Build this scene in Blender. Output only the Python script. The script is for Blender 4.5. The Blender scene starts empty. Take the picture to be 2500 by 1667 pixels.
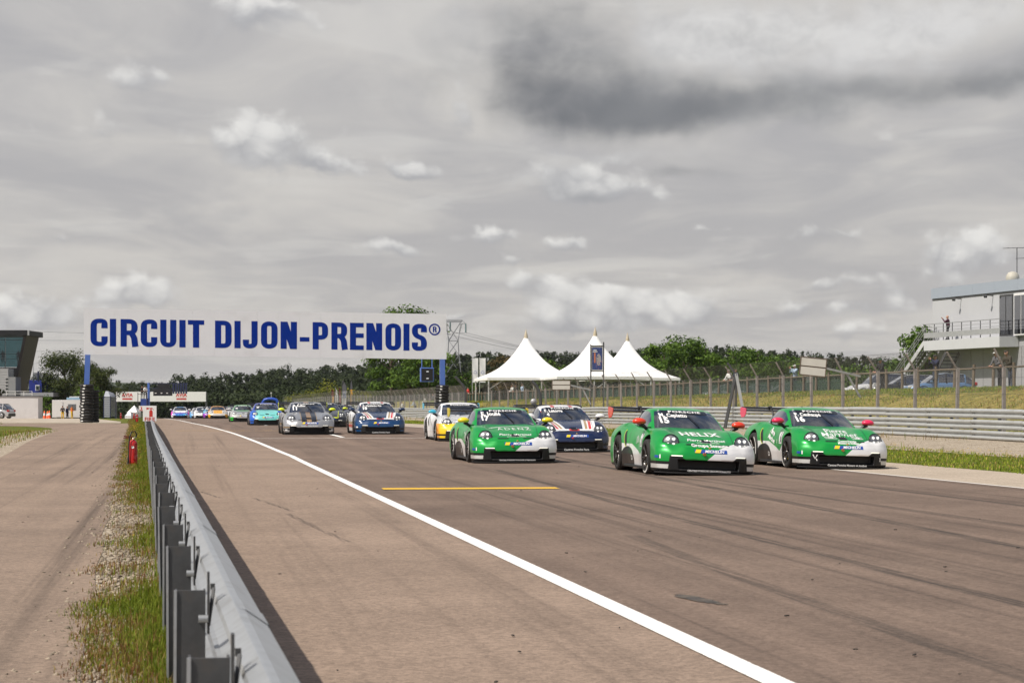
import bpy, bmesh, math, random
import numpy as np
from mathutils import Vector, Matrix
from mathutils.bvhtree import BVHTree
R = math.radians
SC = bpy.context.scene
COL = SC.collection
random.seed(7)
RNG = np.random.default_rng(11)

# ------------------------------------------------------------------ node helper
class E:
    """a socket with arithmetic, so that node maths reads as an expression"""
    def __init__(s, T, k): s.T, s.k = T, k
    def _m(s, op, *a): return s.T.math(op, s, *a)
    def __add__(s, o): return s._m('ADD', o)
    __radd__ = __add__
    def __sub__(s, o): return s._m('SUBTRACT', o)
    def __rsub__(s, o): return s.T.math('SUBTRACT', o, s)
    def __mul__(s, o): return s._m('MULTIPLY', o)
    __rmul__ = __mul__
    def __truediv__(s, o): return s._m('DIVIDE', o)
    def __rtruediv__(s, o): return s.T.math('DIVIDE', o, s)
    def __neg__(s): return s * -1.0
    def __gt__(s, o): return s._m('GREATER_THAN', o)
    def __lt__(s, o): return s._m('LESS_THAN', o)
    def __and__(s, o): return s._m('MULTIPLY', o)
    def __or__(s, o): return s._m('MAXIMUM', o)
    def abs(s): return s._m('ABSOLUTE')
    def max(s, o): return s._m('MAXIMUM', o)
    def min(s, o): return s._m('MINIMUM', o)
    def pow(s, o): return s._m('POWER', o)
    def exp(s): return s._m('EXPONENT')
    def sin(s): return s._m('SINE')
    def ss(s, a, b):
        n = s.T.n('ShaderNodeMapRange'); n.interpolation_type = 'SMOOTHSTEP'
        s.T.link(s, n.inputs[0]); n.inputs[1].default_value = a; n.inputs[2].default_value = b
        return E(s.T, n.outputs[0])
    def inv(s): return 1.0 - s

class T:
    def __init__(s, nt): s.nt = nt
    def n(s, kind): return s.nt.nodes.new(kind)
    def link(s, a, inp):
        if isinstance(a, E): s.nt.links.new(a.k, inp)
        elif isinstance(a, (tuple, list)): inp.default_value = (*a, 1.0)[:len(inp.default_value)]
        else: inp.default_value = a
    def math(s, op, *a):
        n = s.n('ShaderNodeMath'); n.operation = op
        for i, v in enumerate(a): s.link(v, n.inputs[i])
        return E(s, n.outputs[0])
    def mix(s, f, a, b):
        n = s.n('ShaderNodeMix'); n.data_type = 'RGBA'
        s.link(f, n.inputs[0]); s.link(a, n.inputs[6]); s.link(b, n.inputs[7])
        return E(s, n.outputs[2])
    def scale(s, c, f):
        n = s.n('ShaderNodeMix'); n.data_type = 'RGBA'; n.blend_type = 'MULTIPLY'; n.inputs[0].default_value = 1
        s.link(c, n.inputs[6])
        cc = s.n('ShaderNodeCombineColor')
        for i in range(3): s.link(f, cc.inputs[i])
        s.nt.links.new(cc.outputs[0], n.inputs[7])
        return E(s, n.outputs[2])
    def coord(s, which='Object'):
        n = s.n('ShaderNodeTexCoord'); return E(s, n.outputs[which])
    def sep(s, v):
        n = s.n('ShaderNodeSeparateXYZ'); s.link(v, n.inputs[0])
        return [E(s, o) for o in n.outputs]
    def vec(s, x, y, z):
        n = s.n('ShaderNodeCombineXYZ')
        for i, v in enumerate((x, y, z)): s.link(v, n.inputs[i])
        return E(s, n.outputs[0])
    def noise(s, v, scale=1, detail=3, rough=.5, dist=0, col=False):
        n = s.n('ShaderNodeTexNoise'); s.link(v, n.inputs['Vector'])
        n.inputs['Scale'].default_value = scale; n.inputs['Detail'].default_value = detail
        n.inputs['Roughness'].default_value = rough; n.inputs['Distortion'].default_value = dist
        return E(s, n.outputs[1 if col else 0])
    def voro(s, v, scale=1, out=0, feat='F1'):
        n = s.n('ShaderNodeTexVoronoi'); n.feature = feat; s.link(v, n.inputs['Vector'])
        n.inputs['Scale'].default_value = scale; return E(s, n.outputs[out])
    def attr(s, name, col=True):
        n = s.n('ShaderNodeAttribute'); n.attribute_name = name; return E(s, n.outputs['Color' if col else 'Fac'])
    def pwl(s, v, pts):
        out = None; (x0, y0) = pts[0]; acc = y0; prev = 0.0; e = None
        for (xa, ya), (xb, yb) in zip(pts, pts[1:]):
            sl = (yb - ya) / (xb - xa)
            term = (v - xa).max(0.0) * (sl - prev) if prev or e is not None else (v - xa) * sl
            e = term if e is None else e + term
            prev = sl
        return e + y0

# ------------------------------------------------------------------ camera, sky, sun, exposure
CAM_H = 1.28
cam = bpy.data.cameras.new('camera'); camo = bpy.data.objects.new('camera', cam); COL.objects.link(camo)
cam.sensor_width = 36; cam.lens = 72; cam.shift_y = 154.5 / 2500
cam.clip_start = .1; cam.clip_end = 20000
camo.location = (0, 0, CAM_H); camo.rotation_euler = (R(90), 0, 0)
cam.dof.use_dof = True; cam.dof.focus_distance = 39; cam.dof.aperture_fstop = 10
SC.camera = camo

SUN = Vector((-.52, -.34, .80)).normalized()
world = bpy.data.worlds.new('World'); SC.world = world; world.use_nodes = True
def build_sky():
    nt = world.node_tree; nt.nodes.clear(); t = T(nt)
    d = t.coord('Generated'); x, y, z = t.sep(d)
    u = t.math('ARCTAN2', x, y); v = z / (x * x + y * y).max(1e-4).pow(.5)
    sky = t.n('ShaderNodeTexSky'); sky.sky_type = 'NISHITA'; sky.sun_disc = False
    sky.sun_elevation = math.asin(SUN.z); sky.sun_rotation = math.atan2(SUN.x, SUN.y); sky.dust_density = 2
    skyc = E(t, sky.outputs[0])
    # layered cloud sheet, laid on a flat ceiling so that it crowds together towards the horizon
    q = z.max(0.0) + .055; cx, cy = x / q, y / q
    pl = t.vec(cx, cy * .55, z * 3.0)
    s1 = t.noise(pl, .55, 5, .52, .5); s2 = t.noise(pl, 1.9, 5, .54, .9)
    sheet = s1 * .62 + s2 * .38
    base = t.mix(sheet.ss(.40, .62), (.43, .424, .440), (.635, .612, .585))
    roll = t.noise(t.vec(cx * 1.0, cy * .75, z * 16.0), 1.5, 5, .52, .7); roll2 = t.noise(t.vec(cx * 1.0, cy * .75, z * 16.0 + .55), 1.5, 2, .5, .7)
    tops = (roll - .5 + (s1 - .5) * .5).ss(.02, .16)
    base = t.mix(tops * .42, base, t.mix((roll - roll2).ss(-.10, .12), (.44, .435, .445), (.70, .685, .66)))
    base = t.mix((v * -9.0).exp() * .5, base, (.60, .565, .525))
    w1 = t.noise(d, 26, 5, .56, .5, True); wr, wg, wb = t.sep(w1)
    fine = t.noise(t.vec(x, y, z * 1.5), 60, 5, .60, .3)
    uu = u + (wr - .5) * .035; vv = v + (wg - .5) * .022
    front = y > 0.0
    def vm(op, *v):
        n = t.n('ShaderNodeVectorMath'); n.operation = op
        for i_, q in enumerate(v):
            if isinstance(q, E): t.link(q, n.inputs[i_])
            else: n.inputs[i_].default_value = q
        return n
    def lumps(lst, uu, vv, height=False):
        """sum of soft cloud masses; optionally also the mean relative height inside them"""
        p = t.vec(uu, vv, 0.0); P = None; Q = None
        for (px, py, w, h, a) in lst:
            sx, sy = 5000. / w, 5000. / h
            v = vm('MULTIPLY_ADD', p, (sx, sy, 0), (-math.atan((px - 1250) / 5000) * sx, -(988 - py) / 5000 * sy, 0)); ve = E(t, v.outputs[0])
            d2 = E(t, vm('DOT_PRODUCT', ve, ve).outputs['Value']); q = t.math('POWER', .3679, d2)
            P = t.math('MULTIPLY_ADD', q, a, P if P is not None else 0.0)
            if height: Q = t.math('MULTIPLY_ADD', q, t.sep(ve)[1], Q if Q is not None else 0.0)
        return P, Q
    # cumulus puffs
    puffs = [(640, 40, 126, 45, 1.05), (360, 205, 86, 42, 0.89), (640, 345, 149, 62, 1.26), (790, 405, 80, 35, 0.95), (985, 405, 80, 37, 0.63), (345, 712, 103, 37, 1.26), (955, 612, 71, 25, 1.05), (1205, 580, 69, 25, 0.84), (1390, 600, 46, 25, 0.84), (1395, 765, 120, 50, 1.26), (1440, 742, 69, 37, 0.84), (1520, 752, 86, 42, 1.05), (1675, 762, 109, 50, 1.26), (1320, 690, 103, 27, 0.73), (2370, 622, 97, 57, 1.26), (2050, 570, 126, 27, 0.58), (170, 595, 40, 17, 0.63), (1385, 430, 114, 50, 0.95), (1500, 470, 126, 37, 0.73), (1130, 260, 57, 75, 0.73), (1940, 765, 69, 27, 0.73), (2130, 755, 126, 25, 0.73), (60, 770, 138, 50, 1.05), (2200, 700, 138, 32, 0.63), (1260, 640, 40, 18, 0.7), (2010, 700, 70, 22, 0.6), (2080, 815, 110, 26, 0.6), (480, 770, 50, 14, 0.6), (1120, 770, 60, 18, 0.6), (270, 330, 130, 30, 0.45), (1010, 430, 60, 24, 0.6), (2250, 350, 160, 30, 0.35), (1740, 570, 60, 16, 0.5)]
    P, Q = lumps(puffs, uu, vv, True)
    dv = t.vec(x + (wr - .5) * .012, y, z * 1.15 + (wg - .5) * .012)
    lump = 1.0 - t.voro(dv, 75, 0) * 1.3
    dens = ((P * front) + (fine - .5) * 1.0 + (wb - .5) * .4 + (lump - .4) * .40).ss(.24, .88)
    rel = Q / P.max(.02)
    lit = (rel * .55 + (fine - .5) * 1.0 + (lump - .4) * .55).ss(-.55, .55)
    puffc = t.mix(lit, (.40, .40, .42), (.88, .865, .835))
    col = t.mix(dens * .82, base, puffc)
    # the big rain cloud and its bright shoulders
    w2r, w2g, _w = t.sep(t.noise(d, 15, 4, .5, .3, True)); uu2 = u + (w2r - .5) * .07; vv2 = v + (w2g - .5) * .032
    D, _ = lumps([(1440, 235, 290, 95, .85), (1720, 280, 330, 48, .85), (2150, 235, 380, 40, .70), (1380, 60, 250, 150, .62), (1230, 180, 120, 110, .35), (1700, 425, 130, 18, .5), (1420, 475, 120, 20, .5), (2460, 150, 200, 80, .35), (2500, 215, 160, 34, .5)], uu2, vv2)
    B, _ = lumps([(1720, 110, 150, 70, 1.0), (2000, 110, 330, 120, .8), (2350, 60, 250, 90, .6), (1500, 375, 260, 26, .7), (1620, 20, 50, 60, .5), (1180, 30, 90, 90, .5)], uu2, vv2)
    soft = t.noise(d, 11, 3, .5, .3)
    col = t.mix((B * front + (soft - .5) * .9 + (lump - .35) * .35).ss(.20, 1.05) * .75, col, t.mix((fine * .5 + soft * .5).ss(.35, .62), (.55, .545, .545), (.78, .77, .76)))
    col = t.mix((D * front + (soft - .5) * 1.0 + (fine - .5) * .42 + (lump - .4) * .15).ss(.06, 1.25) * .95, col, t.mix(soft.ss(.35, .65), (.145, .15, .165), (.27, .272, .28)))
    # overhead, out of view, the sheet is opened wide to cut ambient light
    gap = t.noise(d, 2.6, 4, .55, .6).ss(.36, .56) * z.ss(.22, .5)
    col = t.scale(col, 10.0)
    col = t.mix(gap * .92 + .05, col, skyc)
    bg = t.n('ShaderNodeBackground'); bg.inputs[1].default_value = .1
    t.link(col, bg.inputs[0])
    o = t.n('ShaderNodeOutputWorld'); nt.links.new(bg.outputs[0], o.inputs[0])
build_sky()
world.cycles.sampling_method = 'MANUAL'; world.cycles.sample_map_resolution = 512
sl = bpy.data.lights.new('sun', 'SUN'); sl.energy = 5.0; sl.angle = R(.8); sl.color = (1, .93, .83)
so = bpy.data.objects.new('sun', sl); COL.objects.link(so); so.rotation_euler = SUN.to_track_quat('Z', 'Y').to_euler(); so.location = (-60, -40, 90)
VS = SC.view_settings
SC.display_settings.display_device = 'sRGB'
VS.view_transform = 'Standard'; VS.look = 'None'; VS.exposure = 0.0; VS.gamma = 1; VS.use_curve_mapping = False
SC.cycles.use_adaptive_sampling = True; SC.cycles.adaptive_threshold = .02; SC.cycles.max_bounces = 6; SC.cycles.transparent_max_bounces = 24; SC.cycles.caustics_reflective = False; SC.cycles.caustics_refractive = False

# ------------------------------------------------------------------ materials
MATS = {}
def newmat(name):
    m = bpy.data.materials.new(name); m.use_nodes = True
    nt = m.node_tree; t = T(nt); b = nt.nodes['Principled BSDF']
    return m, t, b
def bump(t, b, h, strength=.3, dist=.01):
    n = t.n('ShaderNodeBump'); n.inputs['Strength'].default_value = strength; n.inputs['Distance'].default_value = dist
    t.link(h, n.inputs['Height']); t.nt.links.new(n.outputs[0], b.inputs['Normal'])
def mat(name, c, rough=.5, metal=0, var=.12, scale=6, coat=0, bumps=0, emit=None, spec=.5, grime=None):
    if name in MATS: return MATS[name]
    m, t, b = newmat(name)
    v = t.coord('Object')
    n = t.noise(v, scale, 5, .6)
    col = t.scale(c, (n - .5) * (2 * var) + 1.0) if var else c
    if grime: col = t.mix(t.noise(v, scale * .4, 6, .65).ss(.5, .75) * grime[1], col, grime[0])
    t.link(col, b.inputs['Base Color'])
    b.inputs['Roughness'].default_value = rough; b.inputs['Metallic'].default_value = metal
    b.inputs['Coat Weight'].default_value = coat; b.inputs['Coat Roughness'].default_value = .06
    b.inputs['Specular IOR Level'].default_value = spec
    if bumps: bump(t, b, t.noise(v, scale * 5, 4, .6), bumps, .01)
    if emit: b.inputs['Emission Color'].default_value = (*emit[0], 1); b.inputs['Emission Strength'].default_value = emit[1]
    MATS[name] = m; return m

# ------------------------------------------------------------------ meshes
class MB:
    def __init__(s): s.v = []; s.f = []; s.m = []; s.sm = []
    def add(s, vs, fs, m=0, smooth=False):
        o = len(s.v); s.v += [tuple(p) for p in vs]
        for f in fs: s.f.append([i + o for i in f]); s.m.append(m); s.sm.append(smooth)
        return s
    def box(s, c, d, m=0, rot=None, bev=0):
        x, y, z = (k / 2 for k in d)
        if bev:
            b = min(bev, x * .9, y * .9, z * .9); P = []
            bm = bmesh.new(); bmesh.ops.create_cube(bm, size=1)
            for q in bm.verts: q.co = (q.co.x * 2 * x, q.co.y * 2 * y, q.co.z * 2 * z)
            bmesh.ops.bevel(bm, geom=bm.edges[:], offset=b, segments=2, affect='EDGES', profile=.6)
            bm.verts.index_update(); vs = [q.co.copy() for q in bm.verts]; fs = [[q.index for q in f.verts] for f in bm.faces]; bm.free()
        else:
            vs = [Vector((a * x, b * y, e * z)) for a in (-1, 1) for b in (-1, 1) for e in (-1, 1)]
            fs = [(0, 1, 3, 2), (4, 6, 7, 5), (0, 4, 5, 1), (2, 3, 7, 6), (0, 2, 6, 4), (1, 5, 7, 3)]
        if rot is not None: vs = [rot @ q for q in vs]
        c = Vector(c); return s.add([q + c for q in vs], fs, m)
    def bar(s, a, b, w, h=None, m=0, up=(0, 0, 1)):
        """rectangular bar from a to b"""
        a, b = Vector(a), Vector(b); h = h or w; d = (b - a).normalized(); u = Vector(up)
        if abs(d.dot(u)) > .98: u = Vector((0, 1, 0))
        sx = d.cross(u).normalized() * (w / 2); sz = sx.cross(d).normalized() * (h / 2)
        vs = [p + i * sx + j * sz for p in (a, b) for i, j in ((-1, -1), (1, -1), (1, 1), (-1, 1))]
        return s.add(vs, [(3, 2, 1, 0), (4, 5, 6, 7), (0, 1, 5, 4), (1, 2, 6, 5), (2, 3, 7, 6), (3, 0, 4, 7)], m)
    def tube(s, pts, r, n=8, m=0, caps=True):
        pts = [Vector(p) for p in pts]; rs = r if isinstance(r, (list, tuple)) else [r] * len(pts)
        vs = []; fs = []; u = None
        for i, p in enumerate(pts):
            d = (pts[min(i + 1, len(pts) - 1)] - pts[max(i - 1, 0)]).normalized()
            if u is None: u = d.orthogonal().normalized()
            u = (u - d * u.dot(d)); u = u.normalized() if u.length > 1e-6 else d.orthogonal().normalized(); w = d.cross(u)
            vs += [p + (u * math.cos(2 * math.pi * k / n) + w * math.sin(2 * math.pi * k / n)) * rs[i] for k in range(n)]
        for i in range(len(pts) - 1):
            fs += [(i * n + k, i * n + (k + 1) % n, (i + 1) * n + (k + 1) % n, (i + 1) * n + k) for k in range(n)]
        s.add(vs, fs, m, True)
        if caps:
            s.add(vs[:n], [tuple(range(n))[::-1]], m); s.add(vs[-n:], [tuple(range(n))], m)
        return s
    def lathe(s, prof, n=24, m=0, axis='z', c=(0, 0, 0), smooth=True, frac=1.0):
        """prof: (radius, height) pairs"""
        vs = []; fs = []; k = len(prof); full = frac >= 1
        nn = n if full else n + 1
        for i in range(nn):
            a = 2 * math.pi * frac * i / n
            for r, h in prof:
                p = (r * math.cos(a), r * math.sin(a), h)
                if axis == 'y': p = (r * math.cos(a), h, r * math.sin(a))
                if axis == 'x': p = (h, r * math.cos(a), r * math.sin(a))
                vs.append((p[0] + c[0], p[1] + c[1], p[2] + c[2]))
        for i in range(n):
            j = (i + 1) % nn
            for q in range(k - 1): fs.append((i * k + q, j * k + q, j * k + q + 1, i * k + q + 1))
        return s.add(vs, fs, m, smooth)
    def grid(s, P, m=0, smooth=True):
        """P[i][j] points"""
        k = len(P[0]); vs = [p for row in P for p in row]
        return s.add(vs, [(i * k + j, i * k + j + 1, (i + 1) * k + j + 1, (i + 1) * k + j) for i in range(len(P) - 1) for j in range(k - 1)], m, smooth)
    def prism(s, poly, a, b, m=0, axis='y'):
        """2D polygon extruded from a to b along an axis"""
        n = len(poly)
        def pt(p, h): return {'y': (p[0], h, p[1]), 'x': (h, p[0], p[1]), 'z': (p[0], p[1], h)}[axis]
        vs = [pt(p, a) for p in poly] + [pt(p, b) for p in poly]
        return s.add(vs, [tuple(range(n))[::-1], tuple(range(n, 2 * n))] + [(i, (i + 1) % n, n + (i + 1) % n, n + i) for i in range(n)], m)
    def mesh(s, name, fix=True):
        me = bpy.data.meshes.new(name); me.from_pydata(s.v, [], s.f)
        me.polygons.foreach_set('material_index', s.m); me.polygons.foreach_set('use_smooth', s.sm)
        if fix:
            bm = bmesh.new(); bm.from_mesh(me); bmesh.ops.recalc_face_normals(bm, faces=bm.faces); bm.to_mesh(me); bm.free()
        me.update(); return me

def fast(name, V, Fq=None, Ft=None, tint=None, smooth=False):
    me = bpy.data.meshes.new(name); V = np.asarray(V, np.float32); me.vertices.add(len(V)); me.vertices.foreach_set('co', V.ravel())
    parts = []; st = []; n = 0
    for F, k in ((Fq, 4), (Ft, 3)):
        if F is None or len(F) == 0: continue
        F = np.asarray(F, np.int32); parts.append(F.ravel()); st.append(np.arange(len(F)) * k + n); n += F.size
    me.loops.add(n); me.loops.foreach_set('vertex_index', np.concatenate(parts))
    st = np.concatenate(st).astype(np.int32); me.polygons.add(len(st)); me.polygons.foreach_set('loop_start', st)
    me.update(calc_edges=True)
    if smooth: me.polygons.foreach_set('use_smooth', np.ones(len(st), bool))
    if tint is not None:
        a = me.attributes.new('tint', 'FLOAT_COLOR', 'POINT'); c = np.ones((len(V), 4), np.float32); c[:, :3] = tint; a.data.foreach_set('color', c.ravel())
    me.validate(); return me

def obj(name, src, mats, parent=None, loc=None, rz=None):
    me = src.mesh(name) if isinstance(src, MB) else src
    if not isinstance(mats, (list, tuple)): mats = [mats]
    if not len(me.materials):
        for m in mats: me.materials.append(m)
    o = bpy.data.objects.new(name, me); COL.objects.link(o)
    if parent: o.parent = parent
    if loc is not None: o.location = loc
    if rz is not None: o.rotation_euler = (0, 0, rz)
    return o
def tag(o, label, cat, group=None):
    o['label'] = label; o['category'] = cat
    if group: o['group'] = group
    return o
def thing(name, label, cat, loc=(0, 0, 0), rz=0, group=None):
    o = bpy.data.objects.new(name, None); COL.objects.link(o); o.location = loc; o.rotation_euler = (0, 0, rz); o.empty_display_size = .3
    return tag(o, label, cat, group)
def kind(o, k): o['kind'] = k; return o
def kids(o): return [c for c in COL.objects if c.parent == o]
def copytree(o, loc, rz, label, parent=None, rec=None):
    c = o.copy(); COL.objects.link(c); c.location = loc; c.rotation_euler = (0, 0, rz)
    if label: c['label'] = label
    for ch in list(o.children):
        k = ch.copy(); COL.objects.link(k); k.parent = c
        for g in list(ch.children):
            q = g.copy(); COL.objects.link(q); q.parent = k
    return c
def instance(name, me, parent, loc, rot=(0, 0, 0), scale=None):
    o = bpy.data.objects.new(name, me); COL.objects.link(o); o.parent = parent; o.location = loc; o.rotation_euler = rot
    if scale: o.scale = scale
    return o
def text_mesh(body, size=1, bold=0, spacing=1, sx=1, shear=0, align='CENTER', res=2):
    cu = bpy.data.curves.new('t', 'FONT'); cu.body = body; cu.size = size; cu.offset = bold; cu.align_x = align; cu.align_y = 'CENTER'
    cu.space_character = spacing; cu.shear = shear; cu.resolution_u = res; cu.fill_mode = 'FRONT'
    o = bpy.data.objects.new('t', cu)
    me = bpy.data.meshes.new_from_object(o)
    v = [(p.co.x * sx, p.co.y) for p in me.vertices]; f = [tuple(p.vertices) for p in me.polygons]
    bpy.data.objects.remove(o); bpy.data.curves.remove(cu); bpy.data.meshes.remove(me)
    return v, f
def flat_text(name, body, mat_, parent, origin, right, up, size, out=.006, **k):
    """lettering laid on a flat face: origin at its centre, right/up unit vectors of the face"""
    v, f = text_mesh(body, size, **k); o, r, u = Vector(origin), Vector(right).normalized(), Vector(up).normalized(); n = r.cross(u) * out
    return obj(name, MB().add([o + r * a + u * b + n for a, b in v], f), mat_, parent)

# signed-distance modelling: sample a field, skin it
def surface_nets(F, org, h):
    s = F < 0; nx, ny, nz = F.shape; cs = (nx - 1, ny - 1, nz - 1)
    acc = np.zeros(cs + (3,), np.float32); cnt = np.zeros(cs, np.float32)
    base = np.stack(np.meshgrid(*[np.arange(k, dtype=np.float32) for k in cs], indexing='ij'), -1)
    for ax in range(3):
        for a in (0, 1):
            for b in (0, 1):
                off = [0, 0, 0]; o2 = [i for i in range(3) if i != ax]; off[o2[0]] = a; off[o2[1]] = b
                i0 = tuple(slice(off[k], off[k] + cs[k]) for k in range(3))
                off1 = list(off); off1[ax] = 1; i1 = tuple(slice(off1[k], off1[k] + cs[k]) for k in range(3))
                f0, f1 = F[i0], F[i1]; c = (f0 < 0) != (f1 < 0)
                tt = np.where(c, f0 / np.where(f0 == f1, 1, f0 - f1), 0)
                p = base + np.array(off, np.float32); p[..., ax] += tt
                acc += np.where(c[..., None], p, 0); cnt += c
    act = cnt > 0; idx = -np.ones(cs, np.int64); idx[act] = np.arange(act.sum())
    V = acc[act] / cnt[act][:, None] * h + np.array(org)
    Q = []
    for ax in range(3):
        o2 = [i for i in range(3) if i != ax]
        sl0 = [slice(1, -1)] * 3; sl1 = [slice(1, -1)] * 3; sl0[ax] = slice(0, -1); sl1[ax] = slice(1, None)
        a, b = s[tuple(sl0)], s[tuple(sl1)]; ch = np.argwhere(a != b)
        if not len(ch): continue
        flip = a[tuple(ch.T)]
        g = ch.copy(); g[:, o2[0]] += 1; g[:, o2[1]] += 1
        q = []
        for (da, db) in ((0, 0), (1, 0), (1, 1), (0, 1)):
            k = g.copy(); k[:, o2[0]] -= da; k[:, o2[1]] -= db; q.append(idx[tuple(k.T)])
        q = np.stack(q, 1)
        if ax == 1: flip = ~flip
        q[~flip] = q[~flip][:, ::-1]
        Q.append(q)
    return V, np.concatenate(Q)
def smin(a, b, k): h = np.clip(.5 + .5 * (b - a) / k, 0, 1); return b + (a - b) * h - k * h * (1 - h)
def smax(a, b, k): return -smin(-a, -b, k)
# ------------------------------------------------------------------ lie of the land
SLP = .162                                    # the straight runs to the left of the view axis
_t = np.arange(-60, 800, 1.0)
_z = np.interp(_t, [-60, 50, 64, 78, 112, 147, 197, 213, 235, 300, 430, 700], [0, 0, .12, .18, .17, .05, -.06, -.13, -.35, -1.3, -3.4, -5])
_k = np.hanning(21); _k /= _k.sum(); _z = np.convolve(np.pad(_z, 10, 'edge'), _k, 'valid')
def prof(Y): return np.interp(Y, _t, _z)
def bend(Y): return np.interp(Y, [50, 68, 94, 121, 151, 168, 215, 260, 320, 430], [0, -.45, -1.05, -1.8, -2.4, -2.8, -4.6, -7.5, -14, -34])
def sstep(a, b, x): q = np.clip((x - a) / (b - a), 0, 1); return q * q * (3 - 2 * q)
def LA(Y): return 27.0 - .013 * np.minimum(Y, 430)      # guardrail line, measured across the straight
def gz(X, Y):
    X = np.asarray(X, float); Y = np.asarray(Y, float); L = X + SLP * Y
    b = sstep(LA(Y) + 1.5, LA(Y) + 10.6, L) * np.interp(Y, [0, 90, 210, 330, 460], [1.85, 1.85, 1.8, 1.5, .9])
    px = 1250 + 5000 * X / np.maximum(Y, 50)
    ridge = np.interp(px, [-3000, 0, 270, 400, 560, 700, 850, 1000, 1150, 1400, 1800, 2000, 2200, 4000], [4, 4, 3, 3, 4, 7, 9, 12, 14, 16, 16, 13, 11, 10])
    hill = sstep(430, 830, Y) * (ridge + 5)
    b = b - .38 * sstep(LA(Y) + 12.6, LA(Y) + 16, L) * (1 - sstep(170, 215, Y))
    shelf = sstep(13, 24, L) * np.maximum(0, .25 - prof(Y)) * sstep(185, 290, Y) * (1 - sstep(430, 600, Y))
    return prof(Y) + b + hill + shelf
YS = np.concatenate([np.arange(-14, 60, 2), np.arange(60, 300, 3), np.arange(300, 480, 12), np.arange(480, 900, 30), [1000, 1300, 2000, 3200, 5200, 8000]]).astype(float)

def sheet(name, lf, rf, y0, y1, zoff, m, n=4, extra=None, k='structure'):
    ys = np.array([y0] + [y for y in YS if y0 < y < y1] + [y1], float); P = []
    for y in ys:
        a, b = lf(y), rf(y)
        xs = np.linspace(a, b, n); zz = gz(xs, np.full(n, y))
        if y not in YS:                       # stay on the terrain's own chords
            i = np.searchsorted(YS, y); ya, yb = YS[i - 1], YS[i]; w = (y - ya) / (yb - ya); zz = gz(xs + SLP * (y - ya), np.full(n, ya)) * (1 - w) + gz(xs - SLP * (yb - y), np.full(n, yb)) * w
        P.append([(xs[j], y, zz[j] + zoff) for j in range(n)])
    o = obj(name, MB().grid(P), m); return kind(o, k)
Lx = lambda f: (lambda y: float(f(y)) - SLP * y)
interp = lambda xs, ys: (lambda y: float(np.interp(y, xs, ys)))

def m_ground():
    m, t, b = newmat('meadow'); v = t.coord('Object'); z = t.attr('zone'); dry, lush, _ = t.sep(z)
    n1 = t.noise(v, .25, 6, .65); n2 = t.noise(v, 2.2, 6, .7); n3 = t.noise(v, 14, 4, .7)
    g = t.mix(n2.ss(.3, .7), (.070, .095, .016), (.155, .165, .030))
    d = t.mix(n2.ss(.35, .7), (.23, .185, .045), (.38, .31, .095))
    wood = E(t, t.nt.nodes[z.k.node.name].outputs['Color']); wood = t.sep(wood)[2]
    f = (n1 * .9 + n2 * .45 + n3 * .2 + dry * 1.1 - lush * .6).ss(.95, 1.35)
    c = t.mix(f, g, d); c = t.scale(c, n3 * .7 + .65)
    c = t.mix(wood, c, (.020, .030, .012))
    t.link(c, b.inputs['Base Color']); b.inputs['Roughness'].default_value = .95; b.inputs['Specular IOR Level'].default_value = .1
    bump(t, b, n3 + n2 * .6, .9, .08); return m
def m_asphalt(name, base, dark, warm, streaks=None, marks=()):
    m, t, b = newmat(name); v = t.coord('Object'); x, y, z = t.sep(v); L = x + y * SLP
    grit = t.noise(v, 85, 2, .75); big = t.noise(v, .35, 5, .6); mid = t.noise(v, 2.5, 5, .65)
    c = t.mix((big * .7 + mid * .3).ss(.24, .76), dark, base)
    if warm: c = t.mix(t.noise(t.vec(L * 1.6, y * .05, 0.0), 1, 5, .6).ss(.45, .75) * .6, c, warm)
    if streaks:
        s = t.noise(t.vec(L * 2.4, y * .02, 3.1), 1.2, 6, .62); s2 = t.noise(t.vec(L * 9.0, y * .06, 1.7), 1.0, 3, .6)
        c = t.mix((s * .7 + s2 * .3).ss(.50, .72) * streaks[1], c, streaks[0])
    for (l0, sl, w, ya, yb, k, cur) in marks:
        dd = (L - l0 - (y - ya) * sl - (y - ya) * (y - ya) * cur).abs() + (mid - .5) * .04
        f = dd.ss(w * .6, w).inv() * (y > ya) * (y < yb) * (t.noise(t.vec(L * 30.0, y * .5, 0.0), 1, 3, .6).ss(.3, .65)) * k
        c = t.mix(f, c, (.045, .037, .032))
    cr = t.noise(t.vec(x, y, 0.0), .5, 6, .6, 1.2); crack = ((cr - .5).abs().ss(0, .006)).inv() * .25
    c = t.mix(crack * (t.noise(v, .2, 2).ss(.5, .6)), c, (.05, .04, .035))
    agg = t.voro(v, 38, 1); ar, ag, ab = t.sep(agg)
    c = t.scale(c, (grit - .5) * 1.0 + (ar - .5) * .4 + 1.0)
    t.link(c, b.inputs['Base Color']); b.inputs['Roughness'].default_value = .86; b.inputs['Specular IOR Level'].default_value = .25
    bump(t, b, grit, .55, .006); return m
def m_gravel():
    m, t, b = newmat('gravel'); v = t.coord('Object')
    cell = t.voro(v, 22, 1); h = t.voro(v, 22, 0); r, g_, bb = t.sep(cell)
    c = t.mix(r, (.30, .235, .165), (.64, .55, .43)); c = t.scale(c, 1.15 - h * .8); c = t.mix(t.noise(v, 1.2, 5, .6).ss(.5, .75) * .55, c, (.15, .115, .065))
    t.link(c, b.inputs['Base Color']); b.inputs['Roughness'].default_value = .95; bump(t, b, h, .8, .03); return m
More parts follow.
